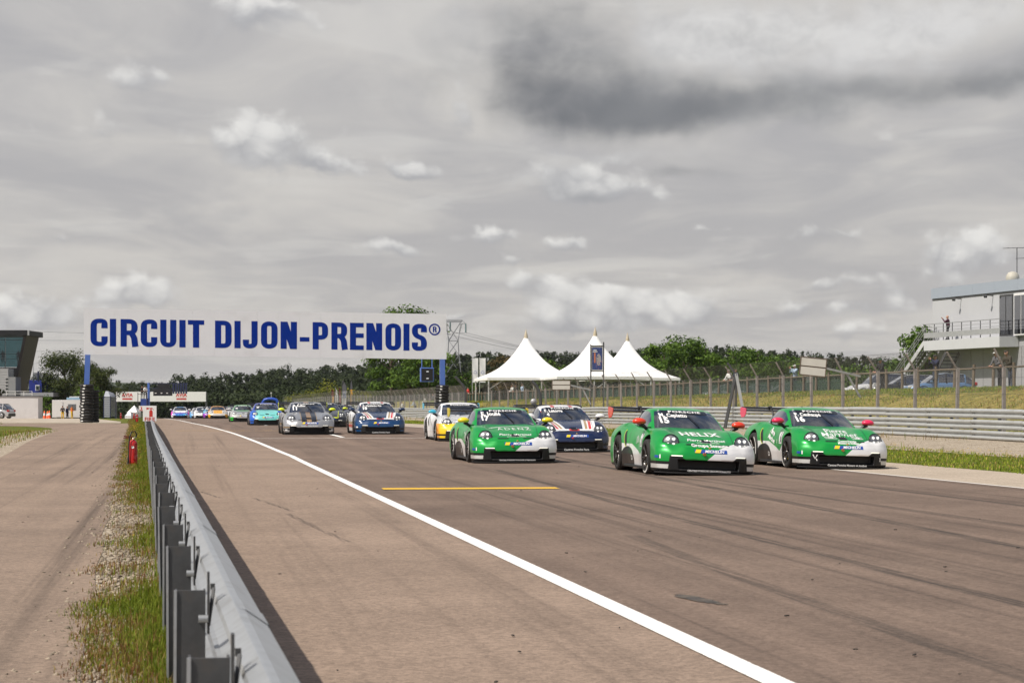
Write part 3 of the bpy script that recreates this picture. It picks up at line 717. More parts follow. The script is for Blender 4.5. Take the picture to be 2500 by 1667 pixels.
def build_car_meshes():
    RB['body'] = race_body(); RB['roof'] = roof_shell(); nt = len(TOPC); tot = nt + len(SIDC) - 1
    RB['windshield'] = weld(patch(range(0, iW + 1), range(0, nt - 1), 1, True), 'windshield')
    RB['rear_window'] = weld(patch(range(iR, iE + 1), range(0, nt - 1), 1, True), 'rear_window')
    for s, k in ((1, 'swl'), (-1, 'swr')): RB[k] = weld(patch(range(3, iR + 1), range(nt, tot), s), 'side_window')
    # ---- wheel (axis y, outer face towards -y)
    t = MB(); w = .13
    t.lathe([(.225, -w), (.245, -w - .008), (.30, -w - .004), (.322, -w + .025), (.325, 0), (.322, w - .025), (.30, w + .004), (.245, w + .008), (.225, w)], 40, 0, 'y')
    RB['tyre'] = t.mesh('tyre')
    a = MB(); a.lathe([(.262, -w - .0105), (.292, -w - .008)], 14, 0, 'y', frac=.22); RB['tyre_mark'] = a.mesh('tyre_marking')
    r = MB(); r.lathe([(.235, -w - .004), (.240, -w + .01), (.222, -w + .03), (.205, -.04), (.205, w)], 36, 0, 'y')
    for k in range(5):
        for dd in (-.17, .17):
            an = k * 2 * math.pi / 5 + .3; p0 = (.05 * math.cos(an), -.10, .05 * math.sin(an)); p1 = (.13 * math.cos(an + dd * .5), -.112, .13 * math.sin(an + dd * .5)); p2 = (.228 * math.cos(an + dd), -.122, .228 * math.sin(an + dd))
            r.tube([p0, p1, p2], [.020, .015, .014], 6, 0)
    r.lathe([(.0, -.145), (.022, -.143), (.040, -.125), (.055, -.07)], 14, 0, 'y'); r.lathe([(.0, -.055), (.175, -.055), (.175, -.02), (0, -.02)], 24, 2, 'y')
    r.box((.12, -.06, .10), (.06, .05, .10), 3)
    RB['rim'] = r.mesh('rim')
    b = MB(); b.lathe([(0, .09), (.20, .09)], 24, 0, 'y'); RB['hub'] = b.mesh('hub')
    # ---- wing (local: centre at origin, span y)
    wm = MB(); prof_ = [(.17, .012), (.12, .03), (.0, .035), (-.12, .03), (-.18, .045), (-.18, .035), (-.1, .008), (.02, -.008), (.12, -.004)]
    wm.prism(prof_, -.93, .93, 0, 'y'); wm.prism([(-.17, .055), (-.12, .07), (-.19, .10), (-.20, .09)], -.93, .93, 0, 'y'); RB['wing'] = wm.mesh('wing_plane')
    ep = MB(); ep.prism([(.20, .06), (.19, -.06), (.10, -.12), (-.14, -.14), (-.24, -.06), (-.25, .08), (-.1, .085)], -.007, .007, 0, 'y'); RB['endplate'] = ep.mesh('endplate')
    sn = MB(); sn.tube([(.40, 0, -.36), (.36, 0, -.20), (.26, 0, -.02), (.14, 0, .10), (.02, 0, .105), (-.02, 0, .05)], [.022, .022, .022, .024, .026, .02], 8); sn.box((.0, 0, .09), (.13, .05, .05), 0, bev=.01); RB['swan'] = sn.mesh('wing_support')
    # ---- mirror
    def ell(c, r, n=12, k=8, cut=None):
        m = MB(); P = []
        for i in range(k + 1):
            ph = math.pi * i / k; P.append([(c[0] + r[0] * math.cos(ph), c[1] + r[1] * math.sin(ph) * math.cos(q * 2 * math.pi / n), c[2] + r[2] * math.sin(ph) * math.sin(q * 2 * math.pi / n)) for q in range(n + 1)])
        return m.grid(P)
    for s, k in ((1, 'l'), (-1, 'r')):
        m = ell((0, 0, 0), (.085, .135, .072)); m.v = [(x if x > -.045 else -.045, y + s * max(0, -x) * .2, z if z > -.035 else -.035 + (z + .035) * .3) for x, y, z in m.v]
        RB['mirror' + k] = m.mesh('mirror_housing')
        q = MB(); q.tube([(-.01, -s * .02, -.035), (-.015, -s * .10, -.09), (-.02, -s * .16, -.14)], [.05, .035, .03], 8, 0); RB['stalk' + k] = q.mesh('mirror_stalk')
    # ---- headlight: dished oval bowl, lens and four lamps (local x = out of the lens)
    def disc(rx, ry, bulge, n=28, k=6):
        m = MB(); P = []
        for i in range(k + 1):
            q = i / k; P.append([(bulge * (1 - q * q), rx * q * math.cos(2 * math.pi * j / n), ry * q * math.sin(2 * math.pi * j / n)) for j in range(n + 1)])
        return m.grid(P)
    RB['lens'] = disc(.142, .142, .05).mesh('lens')
    m = MB(); P = []
    for i in range(9):
        an = math.pi * i / 8; P.append([(.012 * math.sin(an) - .004, (.144 + .008 * math.cos(an)) * math.cos(2 * math.pi * j / 32), (.144 + .008 * math.cos(an)) * math.sin(2 * math.pi * j / 32)) for j in range(33)])
    RB['bezel'] = m.grid(P).mesh('bezel')
    RB['lamp'] = disc(.031, .031, .014, 12, 3).mesh('lamp')
    sp = MB(); P0 = []; P1 = []
    def splitter(z0, z1, out):
        ys_ = np.linspace(-1, 1, 33); T_ = [(1.0 + out - .30 * abs(k) ** 3.4, k * (.955)) for k in ys_]
        top = [(a_, b_, z1) for a_, b_ in T_]; bot = [(a_, b_, z0) for a_, b_ in T_]; bt = [(.45, b_, z1) for a_, b_ in T_]; bb = [(.45, b_, z0) for a_, b_ in T_]
        return MB().grid([bt, top, bot, bb], 0, False)
    RB['splitter'] = splitter(.022, .05, .055).mesh('splitter')
    sk = MB()
    for s in (1, -1): sk.box((-1.22, s * .885, .085), (1.66, .05, .05), 0, bev=.01)
    sk.box((-1.6, 0, .075), (3.6, 1.5, .03)); RB['skirt'] = sk.mesh('underfloor')
    cg = MB()
    for s in (1, -1):
        cg.tube([(-.80, s * .55, .60), (-.85, s * .54, .92), (-1.25, s * .45, 1.15), (-1.75, s * .48, 1.155), (-1.78, s * .55, .5)], .022, 6)
        cg.tube([(-1.76, s * .5, 1.13), (-2.45, s * .42, .62)], .02, 6)
    cg.tube([(-1.2, -.49, 1.13), (-1.2, .49, 1.13)], .02, 6); cg.tube([(-1.76, -.48, 1.15), (-1.76, .48, 1.15)], .02, 6); cg.tube([(-1.78, -.5, .6), (-1.76, .45, 1.12)], .02, 6); cg.tube([(-1.78, .5, .6), (-1.76, -.45, 1.12)], .02, 6)
    RB['cage'] = cg.mesh('roll_cage')
    se = MB(); se.box((-1.45, .33, .72), (.12, .46, .72), 0, Matrix.Rotation(R(-14), 3, 'Y'), .05); se.box((-1.50, .33, 1.02), (.16, .40, .16), 0, None, .05); se.box((-1.2, .33, .48), (.5, .46, .14), 0, None, .04); RB['seat'] = se.mesh('seat')
    da = MB(); da.box((-.84, 0, .76), (.34, 1.18, .14), 0, None, .05); da.lathe([(.12, 0), (.135, .012), (.15, 0)], 18, 0, 'x', (-1.05, .33, .84)); RB['dash'] = da.mesh('dashboard')
build_car_meshes()
for k in ('body', 'roof', 'windshield', 'rear_window', 'swl', 'swr'): pass
def bvh_of(*ks):
    V = []; F = []
    for k in ks:
        o = len(V); V += [v.co.copy() for v in RB[k].vertices]; F += [[i + o for i in p.vertices] for p in RB[k].polygons]
    return BVHTree.FromPolygons(V, F)
BVH = bvh_of('body', 'roof', 'windshield', 'swl', 'swr')
def proj(a, b, face='front', lift=.006):
    if face == 'front': o, d = Vector((3, a, b)), Vector((-1, 0, 0))
    elif face == 'right': o, d = Vector((a, -3, b)), Vector((0, 1, 0))
    elif face == 'left': o, d = Vector((a, 3, b)), Vector((0, -1, 0))
    h = BVH.ray_cast(o, d)
    if h[0] is None: return None
    n = h[1] if h[1].dot(d) < 0 else -h[1]
    return h[0] + n * lift
def decal_grid(a0, a1, b0, b1, face='front', n=10, k=3, lift=.005, skew=0):
    P = []
    for j in range(k + 1):
        row = []
        for i in range(n + 1):
            b = b0 + (b1 - b0) * j / k; a = a0 + (a1 - a0) * i / n + skew * j / k; q = proj(a, b, face, lift)
            if q is None: return None
            row.append(q)
        P.append(row)
    return MB().grid(P)
def decal_text(body, a, b, width, face='front', lift=.008, bold=.02, shear=0, spacing=1, hscale=1, rot=0, flat=False):
    """lettering of the given width, pressed onto the bodywork"""
    v, f = text_mesh(body, 1, bold, spacing, 1, shear)
    if not v: return None
    x0, x1 = min(p[0] for p in v), max(p[0] for p in v); k = width / (x1 - x0); cx = (x0 + x1) / 2; c, s = math.cos(rot), math.sin(rot); out = []
    sg = -1 if face == 'left' else 1
    for x, y in v:
        x = (x - cx) * k; y = y * k * hscale; x, y = x * c - y * s, x * s + y * c
        q = proj(a + x * sg, b if flat else b + y, face, lift)
        if q is None: return None
        if flat: q = Vector((q.x, q.y, q.z + y))
        out.append(q)
    return MB().add(out, f)
def decal_oval(cx, cz, rx, rz_, face, lift=.004, slant=0, k=5, n=22):
    P = []
    for i in range(k + 1):
        row = []
        for j in range(n + 1):
            q = i / k; an = 2 * math.pi * j / n; dz = rz_ * q * math.sin(an); p = proj(cx + rx * q * math.cos(an) - slant * dz, cz + dz, face, lift)
            if p is None: return None
            row.append(p)
        P.append(row)
    return MB().grid(P)
def decal_stroke(pts, w, face='front', lift=.007):
    m = MB(); L = []
    pts = [Vector(p) for p in pts]
    for i, p in enumerate(pts):
        d = (pts[min(i + 1, len(pts) - 1)] - pts[max(i - 1, 0)]).normalized(); s = Vector((-d.y, d.x)) * w / 2
        a, b = proj(*(p + s), face, lift), proj(*(p - s), face, lift)
        if a is None or b is None: return None
        L.append([a, b])
    return m.grid(L)

BLK = mat('black composite', (.012, .012, .013), .42, 0, .25, 8, spec=.45)
BLKG = mat('gloss black', (.008, .008, .009), .18, 0, .1, 5)
TYRE = mat('tyre rubber', (.016, .015, .0145), .78, 0, .3, 12, bumps=.2); RIM = mat('dark satin rim', (.075, .07, .068), .32, .8, .1, 9); RIMS = mat('silver rim', (.42, .42, .42), .3, .85, .1, 9)
DISC = mat('brake disc', (.16, .15, .14), .45, .8, .1, 20); CALI = mat('yellow caliper', (.65, .45, .02), .4)
CHAL = mat('white tyre lettering', (.62, .61, .58), .7); CAGE = mat('grey cage paint', (.42, .42, .42), .4); SEAT = mat('black seat shell', (.02, .02, .021), .6)
LWHITE = mat('white vinyl', (.80, .80, .79), .35, 0, .03); LBLACK = mat('black vinyl', (.015, .015, .016), .4, 0, .03); LBLUE = mat('blue vinyl', (.025, .075, .34), .35, 0, .03); LYEL = mat('yellow vinyl', (.78, .60, .03), .35, 0, .03)
LRED = mat('red vinyl', (.55, .03, .025), .35, 0, .03); LGOLD = mat('gold vinyl', (.42, .27, .09), .4, .3, .05); LCYAN = mat('cyan vinyl', (.05, .42, .50), .4, 0, .03)
LAMPM = mat('lit white lamp', (.9, .9, .88), .2, 0, 0, emit=((1, .97, .9), 1.5)); DRL = mat('daylight strip lamp', (.9, .88, .8), .3, 0, 0, emit=((1, .93, .75), .75))
def m_glass(name, tint, refl, rough=.03):
    m, t, b = newmat(name); tr = t.n('ShaderNodeBsdfTransparent'); tr.inputs[0].default_value = (*tint, 1); gl = t.n('ShaderNodeBsdfGlossy'); gl.inputs['Roughness'].default_value = rough; gl.inputs[0].default_value = (.95, .96, 1, 1)
    fr = t.n('ShaderNodeFresnel'); fr.inputs[0].default_value = 1.55; mx = t.n('ShaderNodeMixShader'); v = t.coord('Object')
    t.link((E(t, fr.outputs[0]) * 1.2 + refl + (t.noise(v, 5, 4) - .5) * .06).min(.9), mx.inputs[0]); t.nt.links.new(tr.outputs[0], mx.inputs[1]); t.nt.links.new(gl.outputs[0], mx.inputs[2]); t.nt.links.new(mx.outputs[0], t.nt.nodes['Material Output'].inputs[0])
    return m
GLASS = m_glass('car glass', (.42, .43, .48), .20); SGLASS = m_glass('side glass', (.38, .39, .43), .22); LENS = m_glass('lamp lens', (.80, .80, .80), .06, .05)
BOWL = mat('lamp bowl', (.40, .40, .41), .45, .0, .3, 30)

def m_livery(name, fn, rough=.30, metal=0.0, coat=.6, flake=None):
    """paint scheme worked out on the car's own axes; fn(t, x, y, z, a) gives the colour"""
    m, t, b = newmat(name); v = t.coord('Object'); x, y, z = t.sep(v); a = y.abs()
    c = fn(t, x, y, z, a)
    # bare black composite: mouth surround, sills, cabin, wells
    top = t.pwl(a, [(0, .27), (.44, .27), (.52, .338), (1.2, .338)])
    mouth = (x > .50) & (z < top) & (a < (.745 - z * .10))
    flick = (x > .25) & (a > .70) & (z < .235) & (z > .18)
    cabin = (x < -.655) & (x > -2.56) & (a < .615) & (z < .87)
    sill = (z < .105)
    bonnet = (x < .605) & (x > .495) & (a < .115) & (z > .55) & (z < t.pwl(x, [(.4, .664), (.6, .606)]))
    inner = ((x * x + (z - .325) * (z - .325)) < .366 * .366) | ((((x + WB) * (x + WB)) + (z - .345) * (z - .345)) < .382 * .382)
    wells = inner & (a < .93) & (z < .9)
    blk = (mouth | flick | cabin | sill | bonnet | wells).min(1.0)
    # shut lines
    sh = (((x - .78 + a * .18).abs() < .007) & (z > .45) & (a < .55)) | (((a - .50 - (.7 - x) * .10).abs() < .006) & (x > -.35) & (x < .72) & (z > .45)) | (((x + .50).abs() < .008) & (a > .7) & (z < .8)) | (((x + 1.66).abs() < .008) & (a > .7))
    c = t.mix(sh.min(1.0) * .8, c, (.01, .01, .01)); c = t.mix(blk, c, (.011, .011, .012))
    dirt = t.noise(v, 7, 6, .7).ss(.5, .8) * z.ss(.15, .6).inv() * .35; c = t.mix(dirt, c, (.10, .075, .055))
    t.link(c, b.inputs['Base Color'])
    b.inputs['Metallic'].default_value = metal; t.link(blk * .12 + rough, b.inputs['Roughness'])
    t.link((1.0 - blk) * coat, b.inputs['Coat Weight']); b.inputs['Coat Roughness'].default_value = .05
    return m
WHT = (.82, .82, .82)
def liv_green(t, x, y, z, a):
    g = t.mix(t.noise(t.vec(x, y, z), 3, 3), (.004, .295, .048), (.005, .33, .048))
    bd = t.pwl(z, [(.25, -.07), (.48, .20), (.54, .36), (.60, .60), (.76, .95)])
    front = (y > bd) & (x > .12)
    lo = ((-.62 - x).max(0.0) * .22 + (x + .62).max(0.0) * .46 + .31)
    sidew = (z < lo.min(.50)) & (x < .1) & (x > -2.1) & (a > .7)
    c = t.mix((front | sidew).min(1.0), g, WHT)
    plate = (x > .25) & (a > .70) & (z < .18) & (z > .085); c = t.mix(plate, c, (.66, .66, .65))
    e = ((x + 1.74) * (x + 1.74) / .17 + (z - .18) * (z - .18) / .072) < 1.0
    return t.mix(e & (a > .6), c, (.012, .012, .013))
def liv_stripes(t, x, y, z, a, base=(.010, .026, .075), lo=(.008, .055, .16)):
    c = t.mix(z.ss(.35, .62), lo, base)
    s = a - (.72 - x) * .12 if False else a - (.30 + (.0 - x) * .14)
    roof = z > .86
    w = ((s > .02) & (s < .36)); c2 = t.mix(w, c, WHT)
    c2 = t.mix((s > .085) & (s < .15), c2, (.42, .27, .10)); c2 = t.mix((s > .185) & (s < .255), c2, (.60, .045, .03))
    bon = (x > -.5) & (x < .74) & (z > .50); c = t.mix(bon, c, c2)
    brd = (x > .64) & (x < .76) & (a < .52) & (z > .50); c = t.mix(brd, c, WHT); c = t.mix(brd & (a < .14), c, (.60, .05, .03))
    rw = (z > 1.0) & (a < .60); c = t.mix(rw, c, WHT); c = t.mix(rw & (((a > .20) & (a < .30)) | (z < 1.06) & (a > .46)), c, (.60, .06, .04))
    dr = (x < -.45) & (a > .66) & (y < 0.0) & (z < .86); c = t.mix(dr, c, WHT)
    rb = (x < -1.0) & (a > .7) & (z < .36) & (z > .24); c = t.mix(rb, c, (.60, .04, .03)); gb = (x < -1.0) & (a > .7) & (z < .45) & (z > .38); return t.mix(gb, c, (.42, .27, .10))
def liv_blue4(t, x, y, z, a): return liv_stripes(t, x, y, z, a, (.010, .016, .055), (.008, .020, .075))
def liv_silver(t, x, y, z, a):
    c = t.mix(t.noise(t.vec(x, y, z), 90, 2), (.36, .36, .365), (.46, .46, .465))
    c = t.mix((a < .30) & (x > -.6) & (z > .48), c, (.50, .34, .16)); c = t.mix((a < .27) & (x > -.6) & (z > .48), c, (.022, .02, .02)); c = t.mix((a < .085) & (z > .47), c, (.50, .31, .15))
    c = t.mix((z > 1.0) & (a < .30), c, (.022, .02, .02)); c = t.mix((z > 1.0) & (a < .09), c, (.50, .31, .15))
    c = t.mix((x < -1.0) & (a > .7) & (z < .30), c, (.02, .018, .018)); c = t.mix((x < -1.0) & (a > .7) & (z < .42) & (z > .34), c, (.45, .29, .12))
    c = t.mix((x < -1.5) & (z > .9), c, (.55, .62, .01)); return t.mix((x > .2) & (a > .6) & (z < .30) & (z > .26), c, (.32, .2, .07))
def liv_zebra(t, x, y, z, a):
    n = t.noise(t.vec(x * .6, y * 1.2, z), 1.6, 1, .4); f = ((x * .9 + z * 1.6 + (n - .5) * 1.4) * 62.0).sin()
    c = t.mix((f > .45) & (x > -.6), WHT, (.02, .02, .02)); c = t.mix((((x + 1.3) * .55 + z - .42).abs() < .018) & (x < -.5), c, (.02, .02, .02))
    lo = (x > .12) & (z < .56); ye = t.mix((y * -1.0 + (1.0 - x) * .55).ss(.95, 1.15), (.80, .56, .012), (.80, .30, .015)); return t.mix(lo, c, ye)
def liv_turq(t, x, y, z, a):
    n = t.noise(t.vec(x, y, z), 5, 2); c = t.mix(((a - .66 - (.4 - z) * .2) + (n - .5) * .1) > 0.0, (.18, .60, .56), (.015, .11, .52)); c = t.mix(x < -.45, c, (.02, .02, .025)); c = t.mix(z > .84 + (n - .5) * .08, c, (.03, .06, .42)); return t.mix(z > 1.13, c, (.04, .06, .36))
def liv_98(t, x, y, z, a):
    c = t.mix(z > .86, (.40, .41, .41), (.22, .52, .22)); c = t.mix((x < .35) & (a < .5) & (z > .62), c, (.10, .105, .11)); c = t.mix((x < -.05) & (a < .6) & (z > .72), c, (.24, .50, .22))
    return t.mix((z < .34) & (a > .6), c, (.03, .50, .04))
def liv_orange(t, x, y, z, a):
    c = t.mix((a < .42) & (z > .52) & (x > -.5), (.55, .53, .50), (.85, .40, .01)); c = t.mix(z > .95, c, (.80, .36, .03)); c = t.mix((z < .42) & (a > .62), c, (.80, .38, .01)); return t.mix((a > .74) & (x < .3), c, (.75, .28, .04))
def liv_white(t, x, y, z, a):
    c = t.mix((a < .48) & (x > -.4) & (x < .7) & (z > .5), WHT, (.06, .06, .065)); return t.mix((x < -.6) & (z < .7), c, (.30, .50, .70))
def liv_pink(t, x, y, z, a):
    n = t.noise(t.vec(x, y * 2.0, z), 4, 3); c = t.mix((z > .60) & (a < .7), (.05, .16, .60), WHT); c = t.mix((z > .46) & (z < .60), c, (.10, .05, .42)); c = t.mix((n > .54) & (z < .5), c, (.08, .45, .72)); c = t.mix((a > .78) & (z > .33), c, (.62, .03, .42)); c = t.mix((a > .70) & (z < .33) & (x > .1), c, WHT)
    return t.mix((z > 1.0) & (a < .35), c, (.06, .25, .55))
def liv_purple(t, x, y, z, a):
    c = t.mix(z > .52, (.30, .03, .45), (.10, .40, .60)); return t.mix(z > .9, c, WHT)
def liv_lblue(t, x, y, z, a): return t.mix(z > .75, (.10, .32, .62), WHT)
def liv_grey(t, x, y, z, a):
    c = t.mix((z < .47), (.055, .056, .058), (.012, .014, .022)); c = t.mix(((a - .50 - (.7 - x) * .10).abs() < .018) & (x > -.4) & (z > .45), c, (.55, .62, .01)); return t.mix((z > .45) & (z < .50) & (a < .45) & (a > .12) & (x > .5), c, (.55, .62, .01))
def liv_dgrey(t, x, y, z, a): return t.mix(z > .75, (.05, .05, .055), (.10, .10, .11))
def liv_mixed(t, x, y, z, a): return t.mix(a < .2, (.09, .10, .13), (.45, .05, .04))

def plain(n, c, rough=.3): return mat(n, c, rough, 0, .04, 4, coat=.5)
MIR = dict(red=plain('red mirror paint', (.70, .045, .015)), pink=plain('pink red mirror paint', (.75, .02, .09)), yellow=plain('yellow mirror paint', (.80, .62, .015)), lime=plain('lime mirror paint', (.60, .70, .01)), white=plain('white mirror paint', (.75, .75, .75)),
           navy=plain('navy mirror paint', (.010, .026, .075)), cyan=plain('cyan mirror paint', (.03, .42, .62)), black=plain('black mirror paint', (.015, .015, .016)), green=plain('green mirror paint', (.2, .5, .2)))
GREEN = m_livery('green and white livery', liv_green, .30, .25, .35)
def race_car(label, px, Dh, livery, mir, end, decals=(), roofm=None, rim=None, roll=0.0, dyaw=0.0, detail=True, name='race_car'):
    """px, Dh: bearing and distance of the point between the headlights, which sits .5 m ahead of the front axle"""
    X = (px - 1250) / 5000 * Dh; hd = Vector((SLP, -1, 0)).normalized(); yaw = math.atan2(hd.y, hd.x) + dyaw; hd = Vector((math.cos(yaw), math.sin(yaw), 0))
    p = Vector((X, Dh, 0)) - hd * .5; zf, zr = zc(p.x, p.y) + .0, 0
    pr = p - hd * WB; zr = zc(pr.x, pr.y); pitch = math.atan2(zf - zr, WB)
    root = thing(name, label, 'race car', (p.x, p.y, zf + .004), yaw, 'race cars coming down the straight'); root.rotation_euler = (0, -pitch, yaw)
    def part(n, key, m, par=root, loc=(0, 0, 0), rot=(0, 0, 0), sc=None):
        me = RB[key]; o = bpy.data.objects.new(n, me); COL.objects.link(o); o.parent = par; o.location = loc; o.rotation_euler = rot
        if sc: o.scale = sc
        ms = m if isinstance(m, (list, tuple)) else [m]
        while len(me.materials) < len(ms): me.materials.append(None)
        for i, k in enumerate(ms): o.material_slots[i].link = 'OBJECT'; o.material_slots[i].material = k
        return o
    body = part('body', 'body', livery); rf = part('roof', 'roof', roofm or livery)
    part('windshield', 'windshield', GLASS, rf); part('rear_window', 'rear_window', SGLASS, rf); part('side_window', 'swl', SGLASS, rf); part('side_window', 'swr', SGLASS, rf)
    rm = rim or RIM
    for wx, s, wz, k in ((0, -1, .325, 1), (0, 1, .325, 1), (-WB, -1, .345, 1.06), (-WB, 1, .345, 1.06)):
        w = bpy.data.objects.new('wheel', RB['hub']); COL.objects.link(w); w.parent = root
        if not RB['hub'].materials: RB['hub'].materials.append(BLK)
        w.location = (wx, s * (.83 if wx == 0 else .815), wz); w.rotation_euler = (0, random.random() * 6, 0 if s < 0 else math.pi); kk = wz / .325; w.scale = (kk, 1.12 if wx else 1, kk)
        part('tyre', 'tyre', TYRE, w); part('rim', 'rim', [rm, RIMS, DISC, CALI], w)
        if detail: part('tyre_marking', 'tyre_mark', CHAL, w)
    for s in (-1, 1):
        n = Vector((.93, s * .20, .30)).normalized(); q = n.to_track_quat('X', 'Z').to_euler()
        hb = proj(s * .66, .578, 'front', 0)
        h = part('headlight', 'bezel', BLKG, root, hb + n * .004, q)
        part('lens', 'lens', LENS, h); part('bowl', 'lens', BOWL, h, (-.012, 0, 0), (0, 0, 0), (.55, .97, .97))
        for (ly, lz) in ((-.050, .052), (.050, .052), (-.050, -.050), (.050, -.050)): part('lamp', 'lamp', LAMPM, h, (.022, ly, lz))
        k = 'l' if s > 0 else 'r'
        mr = part('mirror', 'mirror' + k, mir, root, (-.62, s * .955, .925)); part('mirror_stalk', 'stalk' + k, BLK, mr)
        d = decal_grid(s * .49, s * .68, .329, .345, n=8, k=1, lift=.012)
        if d: obj('daylight_lamp', d, DRL, body)
    for fc in ('right', 'left'):
        d = decal_oval(-1.90, .60, .062, .150, fc, .004, .35)
        if d: obj('side_duct', d, LBLACK, body)
        d = decal_oval(-1.915, .60, .070, .165, fc, .002, .35)
        if d: obj('duct_rim', d, MIR['lime'] if livery is GREEN else BLK, body)
    wing = part('rear_wing', 'wing', BLKG, root, (-3.30, 0, 1.115))
    for s in (-1, 1):
        part('endplate', 'endplate', end, wing, (0, s * .937, 0)); part('wing_support', 'swan', BLK, wing, (0, s * .36, 0))
    part('splitter', 'splitter', BLK, root); part('underfloor', 'skirt', BLK, root); part('roll_cage', 'cage', CAGE, root); part('seat', 'seat', SEAT, root); part('dashboard', 'dash', SEAT, root)
    # windscreen band and wiper
    wp = decal_stroke([(-.02, 1.10), (.08, .975), (.17, .858)], .020, lift=.018)
    if wp: obj('wiper', wp, BLK, rf)
    d = decal_grid(-.44, .44, 1.088, 1.157, n=14, k=2, lift=.003)
    if d: obj('sun_strip', d, BLKG, rf)
    for s in (-1, 1):
        d = decal_grid(s * .16, s * .40, .535, .548 if not detail else .552, n=6, k=1, lift=.006)
        if d: obj('bonnet_slot', d, LBLACK, body)
    if detail:
        d = decal_grid(-.30 + .03, .30 + .03, .398, .462, n=14, k=3, lift=.006)
        if d: obj('tyre_maker_plate', d, LBLUE, body)
        d = decal_grid(-.27, -.17, .400, .460, n=3, k=2, lift=.009, skew=.03)
        if d: obj('plate_flash', d, LYEL, body)
        d = decal_text('MICHELIN', .10, .428, .36, lift=.010, bold=.03, shear=.25, hscale=.85)
        if d: obj('lettering', d, LWHITE, body)
        d = decal_text('PORSCHE', 0, 1.128, .62, lift=.010, bold=.03, hscale=.36, spacing=1.15)
        if d: obj('lettering', d, LWHITE, rf)
        h = MB().lathe([(.016, 0), (.030, .004), (.030, .016), (.016, .02), (.016, 0)], 14, 0, 'x', (0, 0, 0)); q = proj(-.10, .375, 'front', .02)
        if q: obj('tow_hook', h, LRED, body, q)
        o = proj(.02, .485, 'front', .004)
        if o: obj('badge', MB().lathe([(0, .006), (.022, .005), (.026, 0)], 10, 0, 'x'), LGOLD, body, o)
    for dcl in list(decals) + [('g', -.085, .085, .578, .606, dict(n=4, k=2, lift=.011), LBLACK)] * bool(detail):
        knd = dcl[0]; m_ = dcl[-1]; par = body
        if knd == 't': _, tx, a, b, w, kw, _m = dcl; d = decal_text(tx, a, b, w, **kw); nm = 'lettering'; par = rf if b > .84 else body
        elif knd == 'g': _, a0, a1, b0, b1, kw, _m = dcl; d = decal_grid(a0, a1, b0, b1, **kw); nm = 'bonnet_duct' if _m is LBLACK else 'panel_patch'
        elif knd == 's': _, pts, w, kw, _m = dcl; d = decal_stroke(pts, w, **kw); nm = 'emblem'
        if d: obj(nm, d, m_, par)
    if roll:
        M = Matrix.Translation((0, 0, .3)) @ Matrix.Rotation(-roll, 4, 'X') @ Matrix.Translation((0, 0, -.3))
        for o in root.children:
            if not o.name.startswith('wheel'): o.matrix_basis = M @ o.matrix_basis
    return root
def num(n, name=None, w=.155, nw=.5):
    L = [('t', n, -.44, .962, w, dict(bold=.045, hscale=.80), LWHITE)]
    if name: nw = .046 * len(name); L.append(('t', name, -.50 + nw / 2, 1.060, nw, dict(bold=.03, hscale=.85), LWHITE))
    return L
def chin(tx, w=.80, z=.082): return [('t', tx, 0.0, z, w, dict(bold=.03, hscale=1.0, lift=.012, flat=True), LWHITE)]
def side_no(n, x=-.52):
    return [('g', x - .15, x + .15, .46, .70, dict(face='right', n=4, k=4, lift=.006), LWHITE), ('t', n, x, .58, .20, dict(face='right', bold=.03, lift=.010, hscale=1.25), LBLACK)]
R_ = dict(face='right')
common_green = [('g', -.93, -.885, .29, .335, dict(n=2, k=1, lift=.008), LBLUE), ('t', '1', -.862, .312, .018, dict(bold=.05), LWHITE), ('t', 'Cup', -1.95, .24, .10, dict(face='right', bold=.03, lift=.01), LWHITE),
    ('s', [(-1.50, .20), (-1.50, .28), (-1.44, .27), (-1.42, .24), (-1.44, .21), (-1.50, .20)], .016, R_, LWHITE)]
common_green = common_green[:2] + common_green[3:]

script = dict(shear=.35, bold=.008, hscale=.55)
race_car('green and white race car with red mirrors and number 15', 1715.6, 37.3, GREEN, MIR['red'], MIR['red'], roll=R(2.4), decals=num('15', 'M. Capietto') + chin('CENTRES PORSCHE GROUPE SONAUTO') + side_no('15') + common_green + [
    ('t', 'HELIX', 0, .722, .74, dict(bold=.03, hscale=.34, spacing=1.1), LWHITE), ('t', 'Pierre Martinet', .02, .618, .72, script, LWHITE), ('t', 'LE TRAITEUR INTEMPOREL', .03, .576, .42, dict(bold=.0, hscale=.7), LWHITE), ('t', 'Groupe Sonauto', .03, .528, .68, dict(bold=.025, hscale=.75), LWHITE),
    ('s', [(-1.10, .50), (-1.06, .62), (-1.0, .66), (-.98, .58), (-1.02, .52), (-.95, .56), (-.92, .64), (-.88, .53), (-.82, .62), (-.80, .52), (-.74, .58)], .022, R_, LWHITE)])
